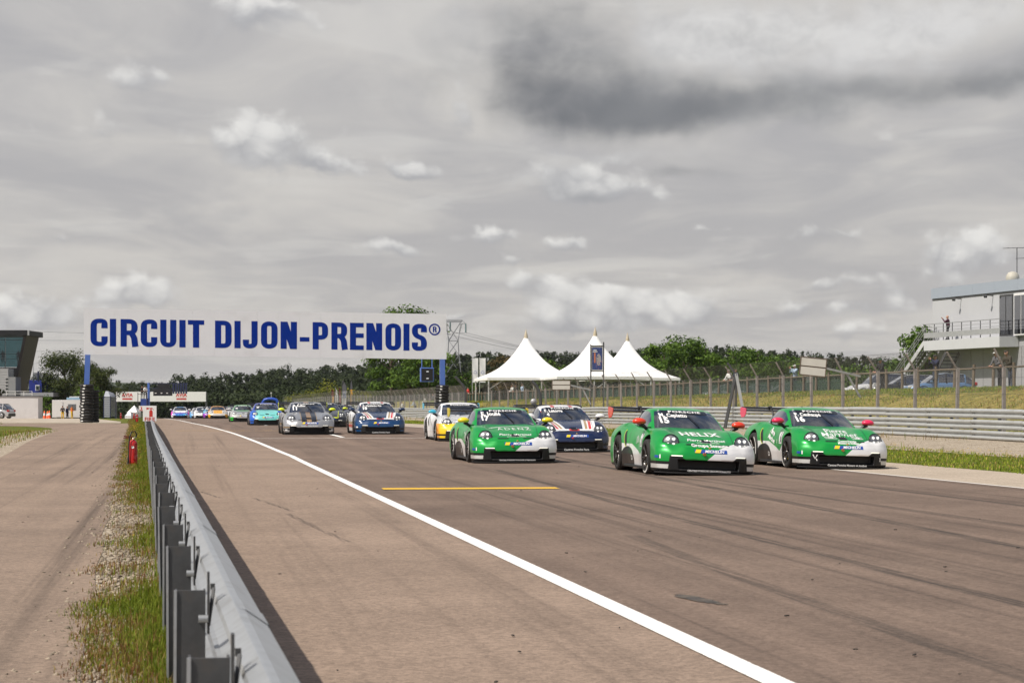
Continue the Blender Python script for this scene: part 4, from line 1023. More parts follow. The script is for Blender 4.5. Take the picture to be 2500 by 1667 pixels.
race_car('green and white race car with pink red mirrors and number 16', 2049.9, 40.9, GREEN, MIR['pink'], MIR['pink'], roll=R(1.6), decals=num('16', 'P. Cauhaupé') + chin('Centres Porsche Monaco et Antibes') + side_no('16') + common_green + [
    ('t', 'Pierre', .0, .735, .46, dict(shear=.35, bold=.008, hscale=.62), LWHITE), ('t', 'Martinet', .0, .668, .76, dict(shear=.35, bold=.006, hscale=.50), LWHITE), ('t', 'Centres Porsche', .05, .545, .36, dict(bold=.03), LWHITE), ('t', 'Monaco et Antibes', .05, .508, .42, dict(bold=.03), LWHITE),
    ('s', [(-.36, .625), (-.12, .625), (-.12, .595), (-.36, .595), (-.36, .625)], .008, {}, LWHITE), ('s', [(.20, .625), (.42, .625), (.42, .595), (.20, .595), (.20, .625)], .008, {}, LWHITE), ('t', 'TAR', -.24, .610, .12, dict(bold=.04, hscale=.6), LWHITE), ('t', 'TAR', .31, .610, .12, dict(bold=.04, hscale=.6), LWHITE),
    ('t', 'Pierre', -1.28, .69, .38, dict(face='right', shear=.3, bold=.04, rot=-.25, lift=.01), LWHITE), ('t', 'Martinet', -1.28, .55, .50, dict(face='right', shear=.3, bold=.04, rot=-.25, lift=.01), LWHITE), ('t', 'X', -.86, .50, .07, dict(face='right', bold=.03, hscale=1.3, lift=.01), LWHITE),
    ('s', [(-.68, .28), (-.64, .20), (-.60, .28)], .018, {}, LWHITE), ('s', [(-.62, .20), (-.60, .16)], .016, {}, LWHITE), ('t', 'X', .70, .20, .05, dict(bold=.05, hscale=1.8), LWHITE)])
race_car('green and white race car with yellow mirrors and number 17', 1254, 44.9, GREEN, MIR['yellow'], MIR['yellow'], num('17', 'E. Joulié') + chin('CENTRES PORSCHE TOULOUSE & PERPIGNAN') + side_no('17') + common_green + [
    ('t', 'ADENZ', .06, .735, .74, dict(bold=-.005, hscale=.36, spacing=1.35), LWHITE), ('t', 'Pierre Martinet', .02, .618, .72, script, LWHITE), ('t', 'LE TRAITEUR INTEMPOREL', .03, .576, .42, dict(bold=.0, hscale=.7), LWHITE), ('t', 'JOULIÉ', -.02, 1.196, .62, dict(bold=.03, hscale=.35), LWHITE),
    ('s', [(-.5, .755), (-.2, .778), (.1, .79), (.3, .778), (.42, .77)], .006, {}, LWHITE),
    ('s', [(-1.1, .62), (-.98, .66), (-.90, .62), (-.98, .54), (-1.04, .50), (-1.0, .46), (-.92, .52), (-.88, .62), (-.84, .70)], .018, R_, LWHITE)])
NAVY4 = m_livery('dark navy striped livery', liv_blue4, .22); NAVY10 = m_livery('blue striped livery', liv_stripes, .22)
race_car('navy race car with white, red and gold bonnet stripes and white mirrors', 1399, 53.9, NAVY4, MIR['white'], MIR['black'], num('4', 'F. Latorre', .07, .42) + chin('Centres Porsche Paris', .66))
race_car('blue race car with striped bonnet and navy mirrors, number 10', 927, 77, NAVY10, MIR['navy'], MIR['black'], num('10', 'K. Vandenberghe') + chin('Centres Porsche Paris', .66) + [('g', -.93, -.84, .25, .30, dict(n=3, k=1), LWHITE)])
race_car('silver race car with black and copper centre stripe and lime mirrors, number 11', 753.7, 76, m_livery('silver livery', liv_silver, .28, .55), MIR['lime'], MIR['lime'], num('11', 'M. Rullier') + [('t', 'Centre Porsche Avignon', .0, .322, .62, dict(bold=.03, lift=.012), LWHITE), ('g', -.93, -.80, .17, .205, dict(n=3, k=1), LWHITE), ('g', .80, .93, .17, .205, dict(n=3, k=1), LWHITE)])
race_car('black striped white race car with yellow front and cyan mirrors', 1139, 65.2, m_livery('zebra livery', liv_zebra, .3), MIR['cyan'], MIR['cyan'])
race_car('turquoise race car with blue roof and black mirrors, number 27', 652, 111, m_livery('turquoise livery', liv_turq, .3), MIR['black'], MIR['black'], num('27', None))
race_car('dark grey race car with lime mirrors behind the silver one', 800, 101, m_livery('grey livery', liv_grey, .35), MIR['lime'], MIR['black'], num('8', None)[:0])
race_car('silver race car with pale green roof and bright green corners, number 98', 594, 147, m_livery('silver green livery', liv_98, .3), MIR['white'], MIR['green'], num('98', None), rim=plain('green rim paint', (.03, .5, .04)))
race_car('dark grey race car half hidden behind the striped blue one', 826, 137, m_livery('charcoal livery', liv_dgrey, .35), MIR['black'], MIR['black'], detail=False)
race_car('dark race car with a red side showing past the striped blue one', 845, 158, m_livery('dark red livery', liv_mixed, .35), MIR['black'], MIR['black'], detail=False)
race_car('orange and silver race car with orange bonnet', 532, 197, m_livery('orange livery', liv_orange, .3), MIR['white'], MIR['white'], num('19', None)[:0], detail=False)
race_car('white race car mostly hidden behind the orange one', 556, 211, m_livery('plain white livery', lambda t, x, y, z, a: t.mix(z > .7, WHT, (.35, .35, .36)), .3), MIR['white'], MIR['black'], detail=False)
race_car('purple and teal race car tucked in behind the orange one', 519, 205, m_livery('purple livery', liv_purple, .3), MIR['white'], MIR['white'], detail=False)
race_car('white race car with black bonnet', 495, 214, m_livery('white livery', liv_white, .3), MIR['white'], MIR['white'], detail=False)
race_car('pale blue race car mostly hidden behind the white one with black bonnet', 484, 226, m_livery('pale blue livery', liv_lblue, .3), MIR['white'], MIR['black'], detail=False)
race_car('blue, white and magenta race car alone beside the pit lane line', 440, 213, m_livery('magenta livery', liv_pink, .3), MIR['white'], MIR['navy'], detail=False)
# ------------------------------------------------------------------ gantry with the circuit's name
def at(px, D): return (px - 1250) / 5000 * D
NAVYP = mat('navy lettering', (.002, .026, .25), .6, 0, .12, 3, spec=.12); SIGNW = mat('white sign panel', (.74, .755, .80), .5, 0, .04, 1.5, grime=((.5, .5, .5), .3)); BLUEST = mat('blue painted steel', (.075, .16, .50), .4, 0, .12, 4, coat=.3); NAVST = mat('dark navy steel', (.012, .02, .07), .5, 0, .2, 4)
WPAINT = mat('white paint', (.74, .74, .73), .5, 0, .06, 3); GREYW = mat('grey render', (.50, .50, .52), .8, 0, .08, .6); REDP = mat('red enamel', (.50, .012, .010), .28, 0, .12, 9, coat=.5); RUB = mat('old tyre rubber', (.020, .019, .018), .8, 0, .35, 7, bumps=.3)
def roundpath(pts, r, n=5, closed=False):
    P = [Vector(p) for p in pts]; out = []; N = len(P)
    for i, p in enumerate(P):
        if not closed and i in (0, N - 1): out.append(p); continue
        a, b = P[i - 1], P[(i + 1) % N]; da, db = (a - p), (b - p); q = min(r, da.length * .5, db.length * .5); s, e = p + da.normalized() * q, p + db.normalized() * q
        for k in range(n + 1):
            t = k / n; out.append(s * (1 - t) ** 2 + p * (2 * t * (1 - t)) + e * t * t)
    if closed: out.append(out[0].copy())
    return out
TV, TH = .225, .165
def stroke2(path, z):
    V = []; F = []
    for i, p in enumerate(path):
        d = path[min(i + 1, len(path) - 1)] - path[max(i - 1, 0)]
        if (path[0] - path[-1]).length < 1e-6 and i in (0, len(path) - 1): d = path[1] - path[-2]
        d = d.normalized(); th = TH + (TV - TH) * d.y * d.y; s = Vector((-d.y, d.x)) * th / 2; V += [(p.x + s.x, p.y + s.y, z), (p.x - s.x, p.y - s.y, z)]
    F = [(2 * i, 2 * i + 1, 2 * i + 3, 2 * i + 2) for i in range(len(path) - 1)]
    return V, F
def letter(ch, w):
    L, Rr, Tt, B = TV / 2, w - TV / 2, 1 - TH / 2, TH / 2; m = MB(); k = [0]
    def st(pts, r=.0, closed=False): V, F = stroke2(roundpath(pts, r, 6, closed) if r else [Vector(p) for p in pts], .0015 * k[0]); m.add(V, F); k[0] += 1
    if ch == 'C': st([(Rr, .655), (Rr, Tt), (L, Tt), (L, B), (Rr, B), (Rr, .36)], .27)
    if ch == 'I': st([(w / 2, 0), (w / 2, 1)])
    if ch in 'RP':
        st([(L, 0), (L, 1)]); h = .50 if ch == 'R' else .44; st([(L, Tt), (Rr, Tt), (Rr, h), (L, h)], .22)
        if ch == 'R': st([(Rr - .10, .47), (Rr - .01, .33), (Rr + .01, .12), (Rr + .03, 0)], .1)
    if ch == 'U': st([(L, 1), (L, B), (Rr, B), (Rr, 1)], .27)
    if ch == 'T': st([(0, Tt), (w, Tt)]); st([(w / 2, 0), (w / 2, Tt)])
    if ch == 'D': st([(L, 0), (L, 1)]); st([(L, Tt), (Rr, Tt), (Rr, B), (L, B)], .27)
    if ch == 'J': st([(Rr, 1), (Rr, B), (L, B), (L, .32)], .25)
    if ch == 'O': st([(L, Tt), (Rr, Tt), (Rr, B), (L, B)], .27, True)
    if ch == 'N': st([(L, 0), (L, 1)]); st([(Rr, 0), (Rr, 1)]); m.add([(0, 1, .004), (TV * 1.12, 1, .004), (w, 0, .004), (w - TV * 1.12, 0, .004)], [(0, 1, 2, 3)])
    if ch == '-': st([(0, .36), (w, .36)])
    if ch == 'E': st([(L, 0), (L, 1)]); [st([(L, y), (w, y)]) for y in (Tt, .53, B)]
    if ch == 'S': st([(Rr, .69), (Rr, Tt), (L, Tt), (L, .56), (Rr, .46), (Rr, B), (L, B), (L, .31)], .22)
    return m
def gantry():
    D = 136.0; X0 = at(205, D); rt = Vector((1, SLP, 0)).normalized(); fw = Vector((SLP, -1, 0)).normalized(); Lw = 24.25; zb, zt = 4.62, 7.70
    root = thing('sign_gantry', 'wide white overhead sign reading CIRCUIT DIJON-PRENOIS on two blue posts', 'sign', (X0, D, zc(X0, D))); z0 = root.location.z
    P = lambda a, z, o=0: rt * a + Vector((0, 0, z - z0 - (.24 * a / Lw if z > 2 else 0))) + fw * o
    n = 17
    for i in range(n):
        m = MB(); a, b = Lw * i / n + .003, Lw * (i + 1) / n - .003
        vs = [P(a, zb, .10), P(b, zb, .10), P(b, zt, .10), P(a, zt, .10), P(a, zb), P(b, zb), P(b, zt), P(a, zt)]
        obj('panel', m.add(vs, [(0, 1, 2, 3), (7, 6, 5, 4), (0, 4, 5, 1), (1, 5, 6, 2), (2, 6, 7, 3), (3, 7, 4, 0)]), SIGNW, root)
    fr = MB()
    for z in (zb + .2, (zb + zt) / 2, zt - .2): fr.bar(P(0.05, z, -.12), P(Lw - .05, z, -.12), .2, .14)
    obj('back_frame', fr, NAVST, root)
    X = [('C', 50, 150), ('I', 167, 195), ('R', 225, 325), ('C', 343, 440), ('U', 457, 552), ('I', 572, 604), ('T', 620, 716), ('D', 780, 878), ('I', 897, 930), ('J', 945, 1033), ('O', 1053, 1152), ('N', 1170, 1268), ('-', 1285, 1343), ('P', 1362, 1455), ('R', 1475, 1570), ('E', 1587, 1670), ('N', 1686, 1782), ('O', 1802, 1897), ('I', 1915, 1945), ('S', 1963, 2055)]
    hl = 1.83; bz = zb + .56; sc = Lw / 2163
    for ch, a, b in X:
        # perspective of the reading is undone here: spacing is even along the board
        w = (b - a) * sc / hl; m = letter(ch, w); obj('letter', MB().add([P((a - 12) * sc + v[0] * hl, bz + v[1] * hl, .106 + v[2]) for v in m.v], m.f), NAVYP, root)
    m = MB(); c = Vector(((2102 - 12) * sc, bz + hl * .80)); r0, r1 = .30, .40; k = 40
    m.add([P(c.x + r * math.cos(2 * math.pi * i / k), c.y + r * math.sin(2 * math.pi * i / k), .107) for i in range(k) for r in (r0, r1)], [(2 * i, 2 * i + 1, (2 * i + 3) % (2 * k), (2 * i + 2) % (2 * k)) for i in range(k)])
    q = letter('R', .62); m.add([P(c.x - .12 + v[0] * .40, c.y - .20 + v[1] * .40, .109 + v[2]) for v in q.v], q.f); obj('letter', m, NAVYP, root)
    for a in (.25, Lw - .28):
        po = MB(); po.add([P(a + i * .17 + s, z, j * .17) for z, s in ((z0 - .1, -.16 if a < 5 else 0), (zb - .02, 0)) for i, j in ((-1, -1), (1, -1), (1, 1), (-1, 1))], [(0, 1, 5, 4), (1, 2, 6, 5), (2, 3, 7, 6), (3, 0, 4, 7), (4, 5, 6, 7)]); obj('post', po, BLUEST, root)
    # light box hanging under the board
    lb = MB(); a = Lw - 1.35; ctr = P(a, 3.55, .1); ry = Matrix.Rotation(math.atan(SLP), 3, 'Z'); lb.box(ctr, (.92, .35, .98), 0, ry, .03); lb.bar(P(a - .35, 4.0, .1), P(a - .35, zb, .1), .06); lb.bar(P(a + .35, 4.0, .1), P(a + .35, zb, .1), .06)
    box = obj('light_box', lb, BLUEST, root); f2 = MB().box(P(a, 3.55, .285), (.78, .02, .84), 0, ry); obj('lamp_panel', f2, mat('black lamp panel', (.012, .012, .014), .3), box)
    for dz in (.22, -.25): obj('lamp', MB().box(P(a + .02, 3.55 + dz, .30), (.16, .012, .05), 0, ry), mat('dim display lamp', (.6, .6, .6), .3, emit=((.8, .85, .9), .5)), box)
    # tyre stacks round the feet of the posts, one object per tyre
    ty = MB(); ty.lathe([(.24, -.085), (.40, -.098), (.455, -.06), (.465, 0), (.455, .06), (.40, .098), (.24, .085), (.23, 0), (.24, -.085)], 22, 0); tm = ty.mesh('tyre'); tm.materials.append(RUB)
    wm = MB().box((0, -.466, 0), (.15, .016, .085), 0, None, .006).mesh('white_block'); wm.materials.append(WPAINT)
    for side, a, cnt, lab in ((0, .17, 13, 'tall stack of old tyres around the blue gantry post beside the service road'), (1, Lw - .28, 13, 'stack of old tyres around the far blue gantry post beyond the race cars')):
        b = P(a, 0, .0); g = zc(X0 + b.x, D + b.y); st = thing('tyre_stack', lab, 'tyre stack', (X0 + b.x, D + b.y, g)); r = random.Random(side)
        for i in range(cnt):
            o = instance('tyre', tm, st, (r.uniform(-.03, .03), r.uniform(-.03, .03), .12 + i * .195), (r.uniform(-.03, .03), r.uniform(-.03, .03), r.random() * 6)); 
            instance('white_block', wm, st, (-.05 + r.uniform(-.05, .05) - .012 * (13 - i), 0, .12 + i * .195), (0, 0, r.uniform(-.08, .02)))
        if side == 0:
            for i in range(11): instance('tyre', tm, st, (.22 + r.uniform(-.03, .03), .75, .12 + i * .195), (0, 0, r.random() * 6))
gantry()

# ------------------------------------------------------------------ signs, extinguishers, small things by the pit lane
def extinguisher(px, D, label, rz=0.3):
    x = at(px, D); root = thing('fire_extinguisher', label, 'extinguisher', (x, D, zc(x, D) + .006), rz, 'fire extinguishers along the pit lane guardrail')
    obj('cylinder', MB().lathe([(0, 0), (.07, 0), (.085, .01), (.087, .04), (.087, .46), (.08, .50), (.055, .535), (.03, .55), (.03, .56)], 20), REDP, root)
    obj('valve', MB().lathe([(0, .60), (.02, .60), (.022, .56), (.028, .55)], 12).tube([(.0, 0, .58), (.05, 0, .60)], .016, 8), mat('brass', (.45, .40, .30), .35, .8), root)
    obj('handle', MB().bar((.0, 0, .60), (-.19, 0, .625), .035, .03).bar((-.02, 0, .575), (-.20, 0, .585), .03, .018), mat('dark red handle', (.16, .015, .012), .5), root)
    obj('hose', MB().tube([(.05, 0, .595), (.075, 0, .66), (.03, -.02, .73), (-.04, -.05, .71), (-.085, -.075, .60), (-.095, -.08, .40), (-.098, -.07, .18)], .014, 7).tube([(-.098, -.07, .2), (-.11, -.07, .03)], [.015, .028], 8), BLK, root)
    obj('badge', MB().lathe([(0, .002), (.028, .002), (.03, 0)], 14, 0, 'y', (-.02, -.089, .40)), LWHITE, root); return root
extinguisher(325, 42.5, 'red fire extinguisher with black hose standing in the weeds, its hose looped high')
extinguisher(334.5, 126, 'red fire extinguisher near the tall guardrail posts, beside another half hidden one')
extinguisher(327, 172, 'red fire extinguisher half hidden behind its neighbour')
extinguisher(295, 190, 'red fire extinguisher standing alone on the far grass verge')
def fire_sign(px, D, w, label, zb):
    x = at(px, D); g = zc(x, D); root = thing('fire_sign', label, 'sign', (x, D, g)); h = w * 1.13
    obj('board', MB().box((0, 0, zb + h / 2), (w, .012, h), 0, None, .003), WPAINT, root)
    obj('post', MB().bar((0, .03, 0), (0, .03, zb + h * .8), .045), GALVD, root)
    R0 = mat('sign red', (.50, .03, .02), .5, 0, .05); f = -.0075
    p = MB(); cx = .04 * w / .4; q = lambda a, b: (a * w, f, zb + b * h)
    p.add([q(-.03, .28), q(.22, .28), q(.22, .62), q(.17, .72), q(.02, .72), q(-.03, .62)], [(0, 1, 2, 3, 4, 5)]); p.add([q(.04, .735), q(.15, .735), q(.14, .80), q(.05, .80)], [(0, 1, 2, 3)]); p.add([q(-.24, .90), q(-.24, .74), q(-.02, .80), q(-.02, .85)], [(0, 1, 2, 3)]); p.add([q(-.02, .815), q(.22, .795), q(.28, .70), q(.30, .73), q(.20, .86), q(.0, .86)], [(0, 1, 2, 3, 4, 5)])
    obj('pictogram', p, R0, root); flat_text('lettering', 'FIRE', R0, root, (0, f, zb + .12 * h), (1, 0, 0), (0, 0, 1), .15 * w / .4, .003, bold=.003, sx=1.12)
fire_sign(365.5, 63, .42, 'white sign with a red fire extinguisher over the word FIRE', .67)
fire_sign(344.5, 150, .34, 'smaller far fire extinguisher sign below the marshals platform', .78)
def cone(px, D, label, k=1.0):
    x = at(px, D); root = thing('traffic_cone', label, 'cone', (x, D, zc(x, D) + .01), random.random(), 'orange traffic cones by the cabin'); OR = mat('orange cone', (.75, .10, .02), .5)
    obj('base', MB().box((0, 0, .02), (.38 * k, .38 * k, .04), 0, None, .01), OR, root); obj('body', MB().lathe([(.15 * k, .04), (.035 * k, .78 * k), (0, .78 * k)], 18), OR, root); obj('stripe', MB().lathe([(.1045 * k, .36 * k), (.0735 * k, .56 * k)], 18), LWHITE, root)
cone(108.5, 244, 'orange traffic cone with white band, first in the row from the white block', 1.35); cone(116, 247, 'orange traffic cone with white band, middle of the row of three', 1.35); cone(120.5, 238, 'orange traffic cone with white band, standing in front of the other two', 1.3)

# ------------------------------------------------------------------ people
SKIN = mat('skin', (.46, .26, .18), .6, 0, .06); HAIRD = mat('dark hair', (.03, .022, .016), .7); HAIRG = mat('grey hair', (.30, .28, .26), .7); SHOE = mat('dark shoe', (.025, .022, .02), .6)
def cloth(n, c): return mat('cloth ' + n, c, .85, 0, .22, 9, bumps=.3)
def person(label, X, Y, Z, face, top, legs, pose='stand', hair=None, cap=None, h=1.76, held=None, k_lean=0.0):
    k = h / 1.76; lean = {'rail': .32, 'film': .0, 'stand': .0, 'cross': .0}[pose] + k_lean; cl, sl_ = math.cos(lean), math.sin(lean)
    def up(x, y, z): return (x + (z - .95) * sl_ + x * 0, y, .95 + (z - .95) * cl - x * sl_ * .3)
    J = {}; P = []
    def cap_(a, b, r1, r2, tg): P.append((Vector(a), Vector(b), r1, r2, tg))
    for s in (1, -1):
        hipx = -.10 * (lean > .1); st = .05 * s
        hip, kn, an = (hipx, s * .095, .92), (hipx + .03 + st * .3, s * .11, .49), (hipx * .3 + st, s * .12, .09)
        cap_(hip, kn, .092, .065, 'legs'); cap_(kn, an, .062, .045, 'legs'); cap_((an[0] - .03, an[1], .045), (an[0] + .15, an[1] + s * .03, .035), .045, .036, 'shoe')
        sh = up(0, s * .185, 1.42)
        if pose == 'rail': el, wr = up(.16, s * .24, 1.17), (up(.16, 0, 1.17)[0] + .26, s * .10, 1.02)
        elif pose == 'film': el, wr = up(.20, s * .22, 1.27), up(.36, s * .05, 1.50)
        elif pose == 'cross': el, wr = up(.10, s * .26, 1.15), up(.22, -s * .06, 1.20)
        else: el, wr = up(-.03, s * .25, 1.13), up(.06, s * .26, .88)
        cap_(sh, el, .062, .048, 'top'); cap_(el, wr, .047, .034, 'top'); d = (Vector(wr) - Vector(el)).normalized(); hd = Vector(wr) + d * .05
        cap_(wr, hd, .032, .036, 'skin'); J['hand%d' % s] = (Vector(hd), d)
    cap_(up(-.02, -.05, .95), up(-.02, .05, .95), .125, .125, 'legs'); cap_(up(-.02, 0, 1.02), up(.0, 0, 1.22), .135, .15, 'top'); cap_(up(0, -.09, 1.34), up(0, .09, 1.34), .125, .125, 'top'); cap_(up(-.01, -.15, 1.43), up(-.01, .15, 1.43), .065, .065, 'top')
    nk = up(.0, 0, 1.49); hc = Vector(up(.03, 0, 1.62)); cap_(nk, hc, .055, .06, 'skin'); cap_(hc + Vector((-.01, 0, .02)), hc + Vector((.012, 0, -.035)), .092, .070, 'skin'); cap_(hc + Vector((.085, 0, -.005)), hc + Vector((.108, 0, -.025)), .013, .016, 'skin')
    for s in (1, -1): cap_(hc + Vector((-.005, s * .085, .015)), hc + Vector((-.005, s * .09, -.02)), .016, .014, 'skin')
    if hair: cap_(hc + Vector((-.03, 0, .035)), hc + Vector((.02, 0, .055)), .088, .078, 'hair')
    V3 = [np.array(q) for p in P for q in (p[0], p[1])]; mn = np.min(V3, 0) - .2; mx = np.max(V3, 0) + .2; st = .024
    n = np.ceil((mx - mn) / st).astype(int); g = [mn[i] + st * np.arange(n[i]) for i in range(3)]; x, y, z = np.meshgrid(*g, indexing='ij'); F = None
    def sd(p, x, y, z):
        a, b = np.array(p[0]), np.array(p[1]); ba = b - a; q = np.clip(((x - a[0]) * ba[0] + (y - a[1]) * ba[1] + (z - a[2]) * ba[2]) / max(ba @ ba, 1e-9), 0, 1)
        return np.sqrt((x - a[0] - q * ba[0]) ** 2 + (y - a[1] - q * ba[1]) ** 2 + (z - a[2] - q * ba[2]) ** 2) - (p[2] + (p[3] - p[2]) * q)
    for p in P: f = sd(p, x, y, z); F = f if F is None else smin(F, f, .028)
    V, Q = surface_nets(F.astype(np.float32), mn, st); c = V[Q].mean(1); best = np.full(len(c), 9.); idx = np.zeros(len(c), int); tags = ['top', 'legs', 'skin', 'shoe', 'hair']
    for p in P:
        f = sd(p, c[:, 0], c[:, 1], c[:, 2]); b = f < best; best[b] = f[b]; idx[b] = tags.index(p[4])
    # fingers and thumb grow out of each palm
    fb = MB()
    for s in (1, -1):
        hp, d = J['hand%d' % s]; sd_ = d.orthogonal().normalized(); w = d.cross(sd_)
        for i in range(4): o = w * (i - 1.5) * .018; e = hp + o + d * (.085 - .010 * abs(i - 1.3)) + sd_ * .03; fb.tube([hp + o, hp + o + d * .05, e], [.011, .010, .008], 5)
        fb.tube([hp + w * .03 - d * .02, hp + w * .055 + d * .015, hp + w * .05 + d * .045], [.012, .011, .009], 5)
    nv = len(V); allV = np.concatenate([V, np.array(fb.v)]); quads = [list(q) for q in Q] + [[i + nv for i in f] for f in fb.f]
    me = bpy.data.meshes.new('person'); me.from_pydata([tuple(v) for v in allV], [], quads); mi = np.concatenate([idx, np.full(len(fb.f), 2)]); me.polygons.foreach_set('material_index', mi.astype(np.int32)); me.polygons.foreach_set('use_smooth', np.ones(len(quads), bool)); me.update()
    root = thing('person', label, 'person', (X, Y, Z), face); root.scale = (k, k, k)
    o = obj('body', me, [top, legs, SKIN, SHOE, hair or HAIRD], root)
    if cap is not None:
        c = MB(); c.lathe([(.099, .02), (.098, .06), (.075, .10), (.03, .118), (0, .12)], 16); c.add([(.07, -.07, .03), (.07, .07, .03), (.19, .05, .015), (.19, -.05, .015)], [(0, 1, 2, 3)]); obj('cap', c, cap, root, hc + Vector((0, 0, .0)))
    if held:
        q = (J['hand1'][0] + J['hand-1'][0]) / 2 + Vector((.06, 0, .03)); h_ = obj('phone' if held == 'phone' else 'camera', MB().box((0, 0, 0), (.015, .15, .075) if held == 'phone' else (.12, .14, .10), 0, None, .006), BLK, None, None)
        h_.parent = None; M = Matrix.Translation((X, Y, Z)) @ Matrix.Rotation(face, 4, 'Z') @ Matrix.Scale(k, 4); h_.location = M @ q; h_.rotation_euler = (0, 0, face); tag(h_, ('black phone' if held == 'phone' else 'black camera') + ' held up by the ' + label.split(' with')[0].replace('person in ', 'person in ')[:60], 'phone' if held == 'phone' else 'camera')
    return root
DENIM = cloth('denim', (.035, .05, .085)); BLACKC = cloth('black', (.018, .018, .02)); NAVYC = cloth('navy', (.018, .024, .06)); OLIVE = cloth('dark olive', (.05, .042, .028)); WHITEC = cloth('white', (.66, .66, .64)); YELC = cloth('yellow', (.65, .40, .02)); PURP = cloth('plum', (.07, .018, .04)); LBLUEC = cloth('pale blue', (.36, .46, .58)); ORC = cloth('orange', (.70, .18, .03)); GREYC = cloth('grey', (.12, .12, .13)); REDC = cloth('red', (.5, .04, .03)); GRNC = cloth('green', (.01, .09, .035))
def by_fence(label, px, **k):
    D = 38.55 / ((px - 1250) / 5000 + .175); X = LOGX(D) + .42; face = math.pi + .17
    return person(label, X, D, zc(X, D), k.pop('face', face + .35), **k)
by_fence('person in olive jacket and jeans with cap leaning over the log fence below the balcony', 2462, top=OLIVE, legs=DENIM, pose='rail', hair=HAIRD)
by_fence('person in dark top and black trousers beside the olive jacket at the log fence', 2436, top=GREYC, legs=BLACKC, pose='rail', cap=WHITEC, hair=HAIRD)
by_fence('person in navy hoodie and cap raising both hands to the face at the log fence', 2281, top=NAVYC, legs=DENIM, pose='film', cap=BLACKC, hair=HAIRD)
by_fence('person in black jacket and green cap with hands on the log fence', 2149, top=BLACKC, legs=BLACKC, pose='rail', cap=GRNC, hair=HAIRD, k_lean=-.2)
by_fence('person in pale blue top with white cap filming over the log fence', 1938, top=LBLUEC, legs=DENIM, pose='film', cap=WHITEC, hair=HAIRD)
by_fence('person in dark top and white trousers beside the blank board', 1972, top=NAVYC, legs=WHITEC, pose='stand', hair=HAIRD)
by_fence('person in dark navy shirt behind the fence brace', 1796, top=NAVYC, legs=BLACKC, pose='rail', hair=HAIRD, k_lean=-.2)
by_fence('person in white shirt at the fence beside a navy shirt', 1780, top=WHITEC, legs=GREYC, pose='rail', hair=HAIRG, k_lean=-.15)
by_fence('person in white shirt leaning on the log fence below the first tent', 1252, top=WHITEC, legs=DENIM, pose='rail', hair=HAIRD)
by_fence('person in black shirt leaning on the log fence below the first tent', 1262, top=BLACKC, legs=DENIM, pose='rail', hair=HAIRD)
by_fence('person in pale grey shirt standing by the tent pole', 1273, top=LBLUEC, legs=DENIM, pose='stand', hair=HAIRD)
by_fence('person with bare arms crossed at the tent corner', 1162, top=BLACKC, legs=BLACKC, pose='cross', hair=HAIRD)
by_fence('person in red shirt beyond the dark bent fence post', 1141, top=REDC, legs=WHITEC, pose='stand', hair=HAIRD)
for i, (px, t_, nm) in enumerate([(985, WHITEC, 'person in white shirt leaning over behind the far fence'), (1013, LBLUEC, 'person in light blue shirt behind the far fence'), (1040, WHITEC, 'person in white top bending beside the far gantry post'), (1061, GREYC, 'person in grey behind the far gantry post')]):
    D = 238 + i * 2; X = at(px, D); person(nm, X, D, zc(X, D), math.pi + .3, t_, DENIM, 'rail', HAIRD)
def yard_person(label, px, D, **k): X = at(px, D); return person(label, X, D, zc(X, D) + .008, k.pop('face', -1.5), **k)
yard_person('person in yellow trousers and dark top in front of the white cabin', 153, 252, top=BLACKC, legs=YELC, pose='cross', hair=HAIRD)
yard_person('person in all dark clothes between two people in yellow', 164, 255, top=NAVYC, legs=BLACKC, pose='stand', hair=HAIRD, face=-.4)
yard_person('person in yellow overalls and orange vest beside the truck', 175.5, 250, top=ORC, legs=YELC, pose='cross', hair=HAIRD, face=-.2)
